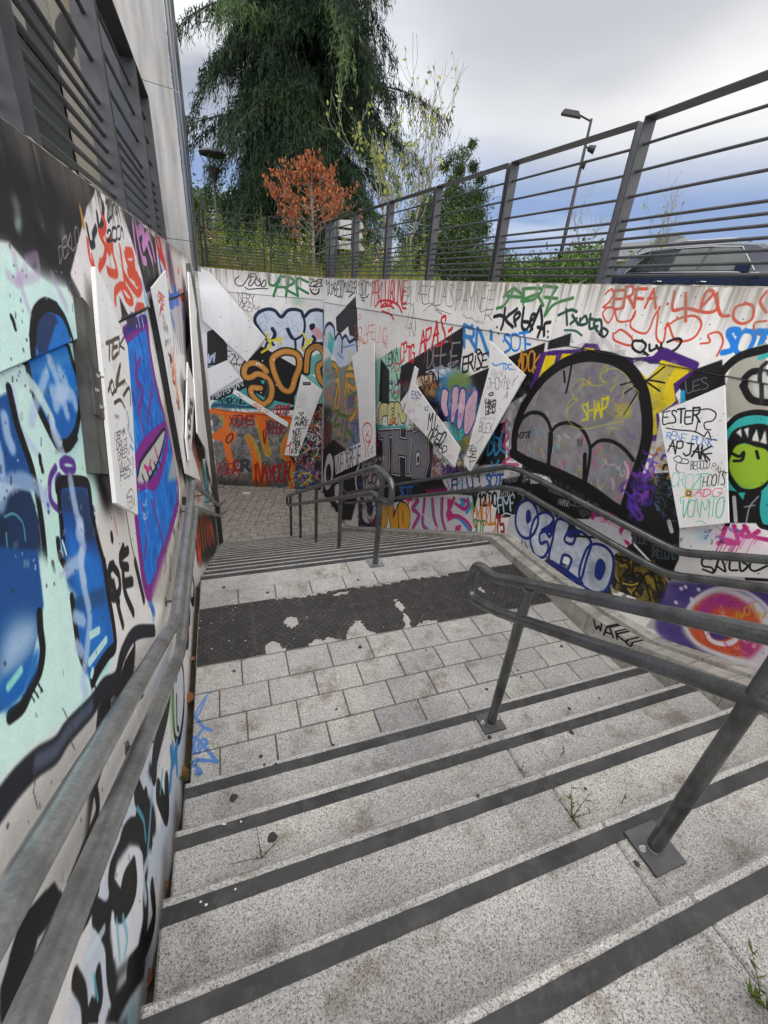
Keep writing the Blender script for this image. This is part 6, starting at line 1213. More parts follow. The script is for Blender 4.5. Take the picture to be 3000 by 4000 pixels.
cc_ = mt.mix(mt.ramp(mt.noise(mt.pos((2, 2, 1.2)), 2.2, 3, .5), [(.56, g3(0)), (.6, g3(.35)), (.64, g3(0))]), cc_, (.27, .23, .19)); mt.col(cc_); M['tower_p'] = mt.set(.38, .8, .5)
tower_panels()
sb = MB(); sb.box((-1.3, 6.7, .06), (-.43, 8.3, .10)); 
cb_ = MB(); cb_.prism([(-.82, 8.41, .03), (-.335, 8.565, .03), (-.335, 9.0, .03), (-.82, 9.0, .03)], (0, 0, .045)); cb_.build('soffit', M['steel'], tower)
colm = MB(); colm.box((-.455, 8.47, ZF-.05), (-.325, 8.60, .028)); colm.build('column', M['steel_brown'], tower)
c2 = MB(); c2.box((-.62, 8.62, ZF-.05), (-.46, 9.2, .028)); c2.build('column_return', M['upright_dark'], tower)
# the glazed steel building behind the left railing
bl = thing('steel_building', (-1.6, 3, 0), 'dark glazed building with steel cladding behind the left railing', 'building')
def bx(name, a, b, mat): m = MB(); m.box(a, b); return m.build(name, mat, bl)
M['glass_dark'] = plain('dark_glass', (.010, .018, .015), .4, .0, .6, 1.3, 0, spec=.25)
M['beige'] = plain('dirty_beige_panel', (.24, .225, .195), .5, .1, .2, 2.5, .1, grime=(.22, .21, .18))
BXP = Plane((-1.318, 0), (-1.318, 8.3), 1); cB = Canvas(6.74, 8.5, .9, 4.6, 110, '8f8b80', mapper=wall_map(BXP)); bpen = Pen(ZG, cB)
bpen.S('2c2b29', 20, '395 165 375 210 385 255 430 270 490 240 495 180 450 140 400 150', '460 260 470 300 440 350', soft=.3, a=.85); bpen.S('8a7f68', 10, '360 20 400 60 440 10 470 60', '440 60 470 100', soft=.4, a=.6)
bx('wall', (-4.5, 3.2, -.1), (-1.36, 8.45, 4.9), M['upright_dark'])
for i in range(3, 5): bx('window', (-1.352, -2.6+i*1.86+.3*(i == 3), .02), (-1.335, -2.6+i*1.86+1.80, 1.62), M['glass_dark'])
for i in range(4, 5): bx('mullion', (-1.354, -2.655+i*1.86, -.05), (-1.31, -2.61+i*1.86, 2.1), M['fence'])
bx('window', (-1.352, 5.84, 1.64), (-1.332, 6.70, 2.02), M['black']); bx('cladding_panel', (-1.352, 3.25, 1.66), (-1.325, 5.80, 2.06), M['beige']); bx('cladding_panel', (-1.352, 3.25, 2.08), (-1.325, 6.72, 4.8), M['beige'])
mb_ = MB(); mb_.prism([BXP.P(u, z) for u, z in ((6.75, .9), (8.44, .9), (8.44, 4.6), (6.75, 4.6))], (-.02, 0, 0), [cB.uv(u, z) for u, z in ((6.75, .9), (8.44, .9), (8.44, 4.6), (6.75, 4.6))]); mb_.build('cladding_panel', painted('beige_tag', cB.image('beige_tag'), .5), bl, uv=True)
bx('window', (-1.352, 6.74, .02), (-1.335, 8.44, .88), M['glass_dark'])
UPD = 'upright'
board(LW, .052, ZJ, '635 72 700 180 785 430 848 600 880 1000 905 1480 918 1720 775 1640 740 1300 690 800 655 420 632 90', 'long white board with thin black tags, nearest on the left wall', pp_(ZJ, bp1),
    uprights=[(LW.uz(ZJ(568, 365), .04)[0]+.085, LW.uz(ZJ(568, 365), .04)[1], LW.uz(ZJ(690, 1520), .04)[0]+.085, LW.uz(ZJ(690, 1520), .04)[1], .085, 'upright')], res=500)
def up(a, b, w, m, Z, da=0., db=0.):
    A = LW.uz(Z(*a)); B = LW.uz(Z(*b)); return (A[0]+da, A[1], B[0]+db, B[1], w, m)
board(LW, .055, ZN, '310 495 330 700 400 1450 520 2100 560 2500 690 2900 740 3090 560 3000 300 1500 145 712', 'long pointed white board with red tag at its top, second along the left wall', pp_(ZN, bp2b) if 0 else pp_(ZN, bp2),
    uprights=[up((62, 800), (430, 2800), .11, 'upright_dark', ZN, .11, .11)], res=420)
board(LW, .08, ZU, '265 -270 345 0 340 200 322 600 295 955 280 940 245 660 250 560', 'short white diamond board with black letters, third along the left wall', pp_(ZU, bp3),
    uprights=[up((225, 60), (250, 600), .10, 'upright', ZU, .1)], res=320)
board(LW, .095, ZN, '585 510 612 520 690 1000 690 1160 760 1900 775 2212 830 2640 880 3120 850 3000 800 2700 700 2500 600 800', 'tallest thin white board with scribbled lower end, beside the steel column', None,
    uprights=[up((560, 520), (700, 2750), .17, 'upright', ZN, .0)], res=260)
# ------------------------------------------------------------------ boards on the end wall and the right wall
def upu(pl, Z, a, b, w, m='upright', off=.08):
    A = pl.uz(Z(*a), off*.5); B = pl.uz(Z(*b), off*.5); return (A[0], A[1], B[0], B[1], w, m)
board(FW, .10, ZH, '128 68 225 122 622 588 487 762 168 458', 'huge plain white board slanting down from the top left corner of the end wall', None, [upu(FW, ZH, (200, 300), (480, 600), .05)], 120)
board(FW, .06, ZH, '200 812 345 750 438 870 222 1008', 'plain white four-sided board below the huge board, left on the end wall', None, [upu(FW, ZH, (240, 880), (380, 850), .04)], 120)
board(FW, .07, ZH, '880 850 1032 965 856 1440 757 1433', 'white board with a little heart and black tags hanging low on the end wall', pp_(ZH, bE3), [upu(FW, ZH, (920, 950), (830, 1350), .05)], 260)
board(FW, .05, ZH, '395 962 412 965 785 1200 778 1234 384 988', 'narrow white batten with orange writing slanting over the orange lettering', pp_(ZH, bE4), [upu(FW, ZH, (450, 1010), (720, 1180), .02)], 260)
board(RF, .06, ZH, '1118 1440 1308 1340 1318 1482 1128 1572', 'white board reading VIVELAGREVE low beside the far corner', pp_(ZH, bV), [upu(RF, ZH, (1150, 1500), (1290, 1420), .03)], 300)
board(RF, .10, ZH, '1242 722 1403 630 1410 1440 1322 1478 1300 1320 1285 1000 1262 860', 'tall narrow white board with a red loop drawn near its foot', pp_(ZH, bT), [upu(RF, ZH, (1370, 700), (1385, 1380), .06)], 260)
board(RF, .11, ZI, '404 608 430 630 406 738 732 1202 692 1337 326 936', 'white board shaped like an L, with EAZY in blue, on the right wall', pp_(ZI, bL), [upu(RF, ZI, (400, 850), (660, 1230), .06, off=.11)], 300)
board(RF, .13, ZI, '944 424 1202 676 806 1367 760 1312 940 632', 'big white board with many black tags, leaning towards the grey dome', pp_(ZI, bR), [upu(RF, ZI, (1080, 640), (820, 1290), .07, off=.12)], 300)
board(RW, .07, ZK, '845 760 1222 597 1246 1390 965 1420', 'white board with ESTER and APJAK tags and a sticker, nearest on the right wall', pp_(ZK, bS), [upu(RW, ZK, (1000, 760), (1080, 1330), .06)], 520)
# ------------------------------------------------------------------ plants
def leaf_mesh(name, C, Dn, Wn, L, W, mat, parent=None, shade=None, fold=0., kind=None):
    """one bent quad per leaf: C centres, Dn length directions, Wn width directions (n x 3)"""
    C, Dn, Wn = (np.asarray(a, np.float32) for a in (C, Dn, Wn)); n = len(C); L = np.broadcast_to(np.asarray(L, np.float32), (n,))[:, None]; W = np.broadcast_to(np.asarray(W, np.float32), (n,))[:, None]
    if fold:
        Nn = np.cross(Dn, Wn); V = np.stack([C-Dn*L*.5, C+Wn*W*.5+Nn*W*fold-Dn*L*.05, C+Dn*L*.5, C-Wn*W*.5+Nn*W*fold-Dn*L*.05], 1).reshape(-1, 3); F = (np.arange(n)[:, None]*4+np.array([[0, 1, 2], [0, 2, 3]]).ravel()[None]).reshape(-1); k = 3; nf = n*2
    else:
        V = np.stack([C-Dn*L*.5-Wn*W*.2, C-Dn*L*.1+Wn*W*.5, C+Dn*L*.5, C-Dn*L*.1-Wn*W*.5], 1).reshape(-1, 3); F = np.arange(n*4); k = 4; nf = n
    me = bpy.data.meshes.new(name); me.vertices.add(n*4); me.vertices.foreach_set('co', V.ravel()); me.loops.add(len(F)); me.loops.foreach_set('vertex_index', F.astype(np.int32))
    me.polygons.add(nf); me.polygons.foreach_set('loop_start', np.arange(nf, dtype=np.int32)*k); me.polygons.foreach_set('loop_total', np.full(nf, k, np.int32))
    if shade is not None:
        at = me.attributes.new('shade', 'FLOAT', 'POINT'); at.data.foreach_set('value', np.repeat(np.asarray(shade, np.float32), 4))
    me.update(calc_edges=True); return obj(name, me, mat, parent, kind)
def leafmat(name, stops, rough=.6, trans=.25):
    m = NT(name); a = m.n('ShaderNodeAttribute'); a.attribute_name = 'shade'; c = m.ramp(a.outputs['Fac'], stops); m.col(c); m.set(rough, 0, .3)
    t = m.n('ShaderNodeBsdfTranslucent'); m.l(c, t.inputs[0]); mx = m.n('ShaderNodeMixShader'); mx.inputs[0].default_value = trans; m.l(m.b.outputs[0], mx.inputs[1]); m.l(t.outputs[0], mx.inputs[2]); m.l(mx.outputs[0], m.out.inputs[0]); return m.m
npr = np.random.RandomState(12)
def unit(a): return a/(np.linalg.norm(a, axis=-1, keepdims=True)+1e-9)
def rdir(n): return unit(npr.normal(size=(n, 3)))
M['bark'] = plain('bark', (.075, .058, .045), .95, 0, .4, 9, .8, 40); M['bark_grey'] = plain('grey_bark', (.20, .19, .165), .9, 0, .3, 9, .5, 60)
M['cedar'] = leafmat('cedar_needles', [(0, (.008, .018, .010)), (.5, (.018, .040, .019)), (.85, (.04, .085, .032)), (1, (.085, .135, .045))], .7, .15)
def cedar(x, y, z, H, Rr, label):
    t = thing('cedar_tree', (x, y, z), label, 'tree'); m = MB(); m.tube([(x, y, z-.3), (x+.05, y, z+3), (x, y+.1, z+H*.5), (x, y, z+H)], [.45, .36, .22, .04], 12); m.build('trunk', M['bark'], t, smooth=True)
    C = []; Dn = []; L = []; sh = []; lm = MB(); h = .5
    while h < H-.4:
        f = h/H; R0 = Rr*(1-f)**.40*(.9+.1*math.sin(h*2.3)); k = 9 if f < .8 else 6
        for i in range(k):
            a = 6.2832*(i+npr.rand()*.8)/k+h*2.1; long = npr.rand() < .16; Lb = R0*(npr.uniform(1.2, 1.45) if long else npr.uniform(.55, 1.05)); n = 18; P = []; rise = npr.uniform(.0, .30); hb = h+npr.uniform(-.3, .3); dr = npr.uniform(.35, .75)*(.75 if long else 1)
            for j in range(n+1):
                s = j/n; a2 = a+.10*math.sin(s*4+i*2); zz = hb+Lb*(rise*s*1.3-dr*s**3.2-.05*s); P.append((x+Lb*s*math.cos(a2), y+Lb*s*math.sin(a2), z+max(zz, .15)))
            lm.tube(P[::2], [.06*(1-j/9.5)+.006 for j in range(len(P[::2]))], 5, False); tone = npr.uniform(.1, .62) if npr.rand() < .82 else npr.uniform(.65, .95)
            tan = np.array([math.cos(a), math.sin(a), 0]); side = np.array([-math.sin(a), math.cos(a), 0]); wid = npr.uniform(.55, 1.0)*(.55 if long else 1)
            for j in range(3, n+1):
                p = np.array(P[j]); s = j/n
                for q in range(19):
                    off = npr.normal()*wid*(.25+.75*math.sin(min(1, s*1.15)*2.6))*.62; st = p+side*off+tan*(npr.uniform(-.2, .2)+abs(off)*.35)+np.array([0, 0, -abs(off)**1.6*.45+npr.uniform(-.05, .05)]); ln = npr.uniform(.12, .62)*(.6+.7*s)*(1 if npr.rand() < .8 else 1.7)
                    m_ = max(2, int(ln/.085)); sw = (side*off*.2+tan*npr.uniform(.0, .2))
                    for w in range(m_):
                        u = w/m_; C.append(st+np.array([0, 0, -ln*u])+sw*u+npr.normal(size=3)*.03); Dn.append(np.array([0, 0, -.75-.6*u])+tan*.35*(1-u)+npr.normal(size=3)*.42+side*np.sign(off)*.3*(1-u)); L.append(npr.uniform(.18, .34)*(1.1-u*.5)); sh.append(tone+npr.uniform(-.12, .12)+.15*u*s)
        h += npr.uniform(.40, .56)
    Dn = unit(np.array(Dn)); Wn = unit(np.cross(Dn, rdir(len(Dn))))
    lm.build('limbs', M['bark'], t, kind='stuff'); leaf_mesh('crown', C, Dn, Wn, np.array(L), np.array(L)*.15, M['cedar'], t, np.clip(sh, 0, 1), kind='stuff'); return t, len(C)
ct, ncl = cedar(4.15, 24.2, .1, 21, 5.3, 'huge dark drooping cedar rising behind the end railing'); print('cedar leaves', ncl)
def branchy(mb, p, d, L, r, depth, tips, up_=.25, spread=.55, segs=4, kink=.16, kids=(2, 3)):
    P = [np.array(p, float)]; d = np.array(d, float)
    for i in range(segs):
        d = unit(d+npr.normal(size=3)*kink+np.array([0, 0, up_*.3])); P.append(P[-1]+d*L/segs)
        if depth > 0 and i > 0 and npr.rand() < .75: branchy(mb, P[-1], unit(d+npr.normal(size=3)*spread), L*npr.uniform(.4, .65), r*.5, depth-1, tips, up_, spread, segs, kink, kids)
    mb.tube(P, [max(.004, r*(1-.6*i/segs)) for i in range(len(P))], 5, False); tips.append((P[-1], d)); tips.append((P[-2], d))
    if depth > 0:
        for _ in range(npr.randint(kids[0], kids[1]+1)): branchy(mb, P[-1], unit(d+npr.normal(size=3)*spread), L*npr.uniform(.55, .75), r*.45, depth-1, tips, up_, spread, segs, kink, kids)
M['russet'] = leafmat('russet_leaves', [(0, (.16, .040, .014)), (.5, (.34, .095, .032)), (1, (.50, .19, .08))], .6, .3)
M['sparse'] = leafmat('yellow_green_leaves', [(0, (.12, .17, .04)), (.6, (.30, .36, .08)), (1, (.50, .50, .12))], .5, .4)
def orange_tree(x, y, z):
    t = thing('small_tree', (x, y, z), 'small tree with dead russet leaves in front of the cedar', 'tree'); m = MB(); tips = []; m.tube([(x, y, z-.2), (x+.02, y, z+.8), (x-.03, y, z+2.0), (x-.05, y, z+2.75)], [.05, .042, .028, .01], 7)
    for i in range(26):
        h = .65+2.1*(i/26)**.95; a = i*2.4+npr.uniform(-.4, .4); L = (1.75*max(.02, 1-(h-.65)/2.35)**.75+.1)*npr.uniform(.75, 1.1); branchy(m, (x-.02, y, z+h), unit(np.array([math.cos(a), math.sin(a)*.8, .42])), L*.8, .014, 1, tips, .3, .45, 4, .1, (1, 2))
    branchy(m, (x-.05, y, z+2.65), (0, 0, 1), .35, .01, 1, tips); m.build('trunk', M['bark_grey'], t, kind=None)
    C = []; D_ = []
    for p, d in tips:
        for _ in range(npr.randint(5, 10)): C.append(p-d*npr.uniform(0, .28)+npr.normal(size=3)*.055); D_.append(np.array([0, 0, -1.])+npr.normal(size=3)*.45)
    D_ = unit(np.array(D_)); W_ = unit(np.cross(D_, rdir(len(D_)))); leaf_mesh('crown', C, D_, W_, npr.uniform(.085, .14, len(C)), npr.uniform(.045, .07, len(C)), M['russet'], t, npr.rand(len(C)), fold=.22, kind='stuff')
orange_tree(2.86, 15.2, .2)
def thin_tree(x, y, z, label, H, lean, nl, leaves=True, seed=0, spread=.5, r=.04):
    t = thing('young_tree', (x, y, z), label, 'tree'); m = MB(); tips = []
    P = [(x, y, z-.2), (x+lean*.2, y, z+H*.15), (x+lean*.1, y, z+H*.3), (x+lean*.5, y, z+H*.5)]; m.tube(P, [r, r*.8, r*.7, r*.5], 7)
    for p, n in ((P[1], 1), (P[2], 2), (P[3], 4)):
        for i in range(n): a = npr.uniform(0, 6.28); branchy(m, p, unit(np.array([math.cos(a)*.42+lean*.1, math.sin(a)*.42, 1.])), H*npr.uniform(.28, .42), r*.45, 2, tips, .55, spread, 4, .12, (1, 2))
    m.build('trunk', M['bark_grey'], t)
    if leaves:
        idx = npr.choice(len(tips), nl); C = [tips[i][0]-tips[i][1]*npr.uniform(0, .5)+npr.normal(size=3)*.05 for i in idx]; D_ = unit(np.array([[0, 0, -.7]]*nl)+npr.normal(size=(nl, 3))*.6); W_ = unit(np.cross(D_, rdir(nl)))
        leaf_mesh('crown', C, D_, W_, npr.uniform(.10, .16, nl), npr.uniform(.05, .075, nl), M['sparse'], t, npr.rand(nl), fold=.2, kind='stuff')
thin_tree(4.42, 12.5, .1, 'almost bare young tree with yellow leaves, left trunk of the pair behind the railing', 3.5, -.6, 300, r=.035)
thin_tree(4.95, 12.6, .1, 'almost bare young tree, right trunk of the pair behind the railing', 4.1, .45, 130, r=.04)
M['hedge'] = leafmat('hedge_leaves', [(0, (.018, .040, .012)), (.6, (.045, .09, .022)), (1, (.12, .19, .035))], .55, .25)
M['cypress'] = leafmat('evergreen_leaves', [(0, (.012, .030, .012)), (.6, (.035, .07, .022)), (1, (.10, .15, .045))], .6, .2)
def clump_tree(name, label, cat, base, lobes, n, size, mat, trunk=True, group=None, droop=.0, flat=.5, kind=None, bias=0.):
    x, y, z = base; t = thing(name, base, label, cat, group)
    if trunk: m = MB(); top = max(l[2]+l[5]*.4 for l in lobes); m.tube([(x, y, z-.2), (x, y, z+top*.5), (x+.05, y, z+top*.85)], [.10, .07, .02], 7); m.build('trunk', M['bark'], t)
    C = []; T = []
    vol = np.array([l[3]*l[4]*l[5] for l in lobes]); vol = vol/vol.sum()
    for l, v in zip(lobes, vol):
        k = max(4, int(26*v*len(lobes))); cc = rdir(k)*(npr.uniform(.62, 1.0, (k, 1))); 
        cen = cc*np.array([l[3], l[4], l[5]])+np.array([x+l[0], y+l[1], z+l[2]]); m_ = int(n*v/k); rad = .34*(l[3]*l[4]*l[5])**(1/3)*npr.uniform(.6, 1.3, k)
        for c, rr_ in zip(cen, rad):
            q = npr.normal(size=(m_, 3))*.55; C.append(c+q*rr_); T.append(npr.uniform(.1, .8)+npr.uniform(-.18, .18, m_)+.12*q[:, 2]*0)
    C = np.concatenate(C); T = np.concatenate(T)+bias; ok = C[:, 2] > z+.02; C = C[ok]; T = T[ok]; k = len(C)
    D_ = unit(rdir(k)+np.array([0, 0, -droop])); W_ = unit(np.cross(D_, rdir(k))); s = npr.uniform(.6, 1.3, k)*size
    leaf_mesh('crown', C, D_, W_, s, s*flat, mat, t, np.clip(T, 0, 1), kind='stuff'); return t
clump_tree('evergreen_tree', 'tall bushy evergreen tree seen through the right railing, twin rounded tops', 'tree', (9.75, 20.0, 0), [(0, 0, 1.2, 2.1, 1.8, 1.4), (-.3, 0, 2.7, 1.7, 1.4, 1.5), (.65, .2, 4.1, .75, .7, 1.7), (.72, .2, 4.9, .5, .5, 1.2), (-.5, 0, 3.9, .7, .6, 1.3), (1.0, 0, 2.4, .95, 1.1, 1.3)], 70000, .12, M['cypress'], droop=.9, flat=.34, bias=.12)
clump_tree('hedge_tree', 'tall pale-topped hedge at the left behind the end railing, street lamp in front', 'tree', (-.2, 29, 0), [(-2.6, 0, 2.0, 2.6, 1.5, 2.3), (.2, 0, 1.9, 2.2, 1.5, 2.2), (2.2, .5, 1.4, 1.6, 1.4, 1.7)], 34000, .16, M['hedge'], flat=.55, bias=.3)
clump_tree('hedge_tree', 'dark low shrubs under the cedar, left of the russet tree', 'shrub', (1.8, 21, 0), [(-1.9, 0, .9, 1.7, 1.1, 1.1), (.6, 0, .7, 1.6, 1.2, .9), (3.0, 0, .6, 2.0, 1., .9), (5.2, 0, .6, 1.6, 1., .8)], 26000, .13, M['hedge'], trunk=False, flat=.5, bias=-.25)
for i, (bx_, by_, s_, lab) in enumerate(((12.9, 21.0, 1.25, 'leafy green shrub with reddish twigs, leftmost beyond the road'), (13.3, 18.4, 1.05, 'leafy green shrub in front of the tall street lamp'), (13.4, 15.6, 1.25, 'leafy green shrub right of the tall street lamp'), (13.8, 13.4, .95, 'leafy green shrub at the tail of the dark car'))):
    clump_tree('roadside_shrub', lab, 'shrub', (bx_, by_, 0), [(-.3, 0, .75*s_, 1.2*s_, 1.2*s_, .8*s_), (.5, .5, .9*s_, .9*s_, 1.0*s_, .95*s_), (-.6, -.8, .6*s_, 1.*s_, .9*s_, .65*s_)], 7000, .17, M['hedge'], trunk=False, group='shrubs beyond the road', flat=.45, bias=.25)
thin_tree(14.5, 17.2, 0, 'thin bare tree beyond the road, right of the tall street lamp', 3.7, .2, 0, False, r=.035)
thin_tree(15.2, 13.9, 0, 'thin bare tree beyond the road, above the tail of the dark car', 3.6, .2, 60, True, r=.03)
thin_tree(17.5, 8.6, 0, 'thin bare tree beyond the road, above the bonnet of the dark car', 3.4, .3, 50, True, r=.03)
M['weed'] = leafmat('weed_leaves', [(0, (.06, .11, .025)), (.5, (.17, .25, .055)), (.8, (.30, .35, .09)), (1, (.48, .30, .10))], .6, .35)
def weeds():
    C = []; D_ = []; L = []; S_h = []; m = MB(); W = []
    def place(n, hmin, hmax):
        for _ in range(n):
            side = npr.rand()
            if side < .66: x = npr.uniform(-.7, 2.4); y = 11.98-.3185*(x+.42)+npr.uniform(.05, 2.6)
            else: x = npr.uniform(2.8, 4.6); y = npr.uniform(9.4, 12.5)
            clump = .5+.5*math.sin(x*4.3+y*1.7)*math.sin(x*1.9-y); yield x, y, npr.uniform(hmin, hmax)*(.45+.75*clump)
    for x, y, h in place(520, .5, 1.35):
        z = .17; lean = npr.normal(size=2)*.09*h; k = int(h*34)+6; tone = npr.uniform(.25, .8) if npr.rand() < .85 else 1.
        m.tube([(x, y, z-.05), (x+lean[0]*.5, y+lean[1]*.5, z+h*.55), (x+lean[0], y+lean[1], z+h)], [.005, .004, .002], 3, False)
        for i in range(k):
            u = npr.uniform(.12, 1); a = npr.uniform(0, 6.28); l = npr.uniform(.05, .13)*(1.25-u*.8); C.append((x+lean[0]*u+math.cos(a)*l*.4, y+lean[1]*u+math.sin(a)*l*.4, z+h*u+l*.15)); D_.append((math.cos(a), math.sin(a), npr.uniform(.1, .8))); L.append(l); W.append(l*.2); S_h.append(tone+npr.uniform(-.15, .15)-.1*(1-u))
    for x, y, h in place(6500, .14, .5):
        z = .17; a = npr.uniform(0, 6.28); C.append((x, y, z+h*.4)); D_.append((math.cos(a)*.35, math.sin(a)*.35, 1)); L.append(h*.8); W.append(.012); S_h.append(npr.uniform(.35, .7) if npr.rand() < .55 else npr.uniform(.9, 1.))
    m2 = leaf_mesh('wild_plants', C, unit(np.array(D_)), unit(np.cross(unit(np.array(D_)), rdir(len(D_)))), np.array(L), np.array(W), M['weed'], None, np.clip(S_h, 0, 1), kind='stuff'); tag(m2, 'tall green weeds and dry grass growing behind the end railing', 'weeds')
    o = m.build('stems', M['weed'], m2, kind='stuff')
    # pale seed heads
    C2 = []; 
    for x, y, h in place(60, .35, .8):
        for _ in range(7): C2.append((x+npr.normal()*.03, y+npr.normal()*.03, .17+h+npr.normal()*.03))
    D2 = rdir(len(C2)); leaf_mesh('seed_heads', C2, D2, unit(np.cross(D2, rdir(len(C2)))), .05, .03, M['seed'], m2, npr.rand(len(C2)), kind='stuff')
M['seed'] = leafmat('seed_heads', [(0, (.45, .36, .2)), (1, (.7, .62, .45))], .8, .3)
weeds()
# ------------------------------------------------------------------ street furniture and far things
def polar(az, d): return (d*math.sin(R(az)), d*math.cos(R(az)))
x, y = polar(.62, 22); t = thing('street_lamp', (x, y, 0), 'dark street lamp with a flat round hood, left before the hedge', 'street lamp', 'street lamps')
m = MB(); m.tube([(x, y, -.1), (x, y, 3.45)], [.075, .055], 10); m.build('pole', M['black'], t, smooth=True)
m = MB(); m.tube([(x, y, 3.38), (x, y, 3.46), (x, y, 3.80), (x, y, 3.82)], [.07, .09, .24, .2], 12); m.build('lamp_cup', M['black'], t)
m = MB(); m.tube([(x, y, 4.18), (x, y, 4.24), (x, y, 4.30), (x, y, 4.34)], [.44, .49, .44, .18], 20); m.build('hood', M['black'], t)
for k in range(3): a = 2.1*k+.6; m = MB(); m.tube([(x+.22*math.cos(a), y+.22*math.sin(a), 3.8), (x+.48*math.cos(a), y+.48*math.sin(a), 4.2)], .014, 5); m.build('stay', M['black'], t)
x, y = polar(38.2, 21); t = thing('street_lamp', (x, y, 0), 'tall dark street lamp with floodlights on its pole, above the right railing', 'street lamp', 'street lamps')
hx = np.array([-math.cos(R(38)), math.sin(R(38)), 0])
m = MB(); m.tube([(x, y, -.1), (x, y, 2.5), (x, y, 6.05)], [.09, .075, .045], 10); m.build('pole', M['black'], t, smooth=True)
m = MB(); c = np.array([x, y, 6.08]); m.tube([c-(0, 0, .1), c+hx*.46+(0, 0, .09)], .03, 8); m.build('arm', M['black'], t)
m = MB(); q = c+hx*.72+np.array([0, 0, .13]); ax = unit(hx+np.array([0, 0, .16])); m.add([tuple(q+ax*i*.35*s_+np.cross(ax, (0, 0, 1))*j*.14*s_+np.array([0, 0, k*.075])) for k, s_ in ((-1, 1.), (1, .72)) for i, j in ((-1, -1), (1, -1), (1, 1), (-1, 1))], [(0, 3, 2, 1), (4, 5, 6, 7), (0, 1, 5, 4), (1, 2, 6, 5), (2, 3, 7, 6), (3, 0, 4, 7)]); m.build('lamp_head', M['lamp_green'] if 'lamp_green' in M else M['black'], t)
for (dz, sx) in ((-.78, 1), (-1.28, .45)):
    m = MB(); q = np.array([x, y, 6.05+dz]); d = unit(-hx*1.+np.array([.0, 0, -.25])); m.tube([q-hx*.02, q+d*.10*sx, q+d*.12*sx, q+d*.36*sx], [.03, .03, .09, .14], 10); m.build('floodlight', M['black'], t)
# backs of three direction signs
SP = Plane((polar(10, 13)), (polar(20, 13)), 1)
if SP.N @ SP.O > 0: SP.N = -SP.N
ZS5 = zm(1000, 800, 1.5867); sg = thing('direction_sign', tuple(SP.hit(ZS5(570, 330)))[:2]+(.1,), 'stack of three arrow signs seen from behind, grey, behind the corner of the railings', 'road sign')
M['sign_back'] = plain('sign_back', (.42, .43, .44), .5, .3, .08, 3)
for pts in ('470 90 655 98 668 145 645 152 470 128', '468 146 655 168 662 208 640 216 468 192', '466 216 640 232 680 278 655 288 466 266'):
    P = [np.array(SP.hit(p)) for p in PT(pts, ZS5)]; m = MB(); m.prism(P, tuple(-SP.N*.03)); s1 = m.build('sign_panel', M['sign_back'], sg)
    for kk in (.25, .7): q = P[0]*(1-kk)+P[1]*kk; q2 = P[-1]*(1-kk)+P[-2]*kk; m = MB(); m.tube([q*.9+q2*.1+SP.N*.012, q*.1+q2*.9+SP.N*.012], .012, 6); m.build('clamp_rail', M['upright_dark'], s1)
for px_ in (500, 600): b = SP.hit(ZS5(px_, 150)); m = MB(); m.tube([(b[0], b[1], -.1), (b[0], b[1], b[2]+.25)], .035, 8); m.build('post', M['fence'], sg)
# white low house across the road
hs = thing('house', (20, 20, -.1), 'low white house with a grey slate roof beyond the shrubs and the car', 'house')
M['render'] = plain('white_render', (.55, .53, .48), .85, 0, .12, 2); M['slate'] = plain('slate', (.11, .12, .13), .6, 0, .25, 4, .3, 30)
HY = 4.6
m = MB(); m.box((18.5, 11.8+HY, -.2), (25, 22+HY, 2.25)); m.build('wall', M['render'], hs)
m = MB(); m.add([(18.2, 11.5+HY, 2.22), (25.3, 11.5+HY, 2.22), (25.3, 22.3+HY, 2.22), (18.2, 22.3+HY, 2.22), (21.7, 14+HY, 3.55), (21.7, 20+HY, 3.55)], [(0, 4, 5, 3), (1, 2, 5, 4), (0, 1, 4), (2, 3, 5), (0, 3, 2, 1)]); m.build('roof', M['slate'], hs)
for k in range(6):
    m = MB(); m.box((18.47, 12.4+HY+k*1.6, .9), (18.50, 13.2+HY+k*1.6, 1.95)); w = m.build('window', M['glass_dark'], hs); m = MB(); m.box((18.44, 12.36+HY+k*1.6, .82), (18.46, 13.24+HY+k*1.6, .90)); m.build('sill', M['render'], w)
m = MB(); m.box((20.9, 14.2+HY, 3.0), (21.9, 15.0+HY, 3.62)); m.build('chimney', M['slate'], hs)
for k, (az, d, w, h) in enumerate(((22, 70, 16, 2.9), (30, 80, 22, 4.2), (36, 62, 14, 4.8), (6, 75, 18, 5.0))):
    x, y = polar(az, d); lab = ('pale distant house seen low between the bare trees', 'grey distant house behind the evergreen', 'grey-roofed distant house beyond the shrubs', 'pale distant house far behind the cedar')[k]
    t = thing('house', (x, y, -.1), lab, 'house', 'distant houses'); m = MB(); m.box((x-w/2, y, -.2), (x+w/2, y+8, h*.62)); m.build('wall', M['render'], t)
    m = MB(); m.add([(x-w/2-.3, y-.3, h*.62), (x+w/2+.3, y-.3, h*.62), (x+w/2+.3, y+8.3, h*.62), (x-w/2-.3, y+8.3, h*.62), (x-w/2+1.5, y+4, h), (x+w/2-1.5, y+4, h)], [(0, 1, 5, 4), (2, 3, 4, 5), (1, 2, 5), (3, 0, 4), (0, 3, 2, 1)]); m.build('roof', M['slate'], t)
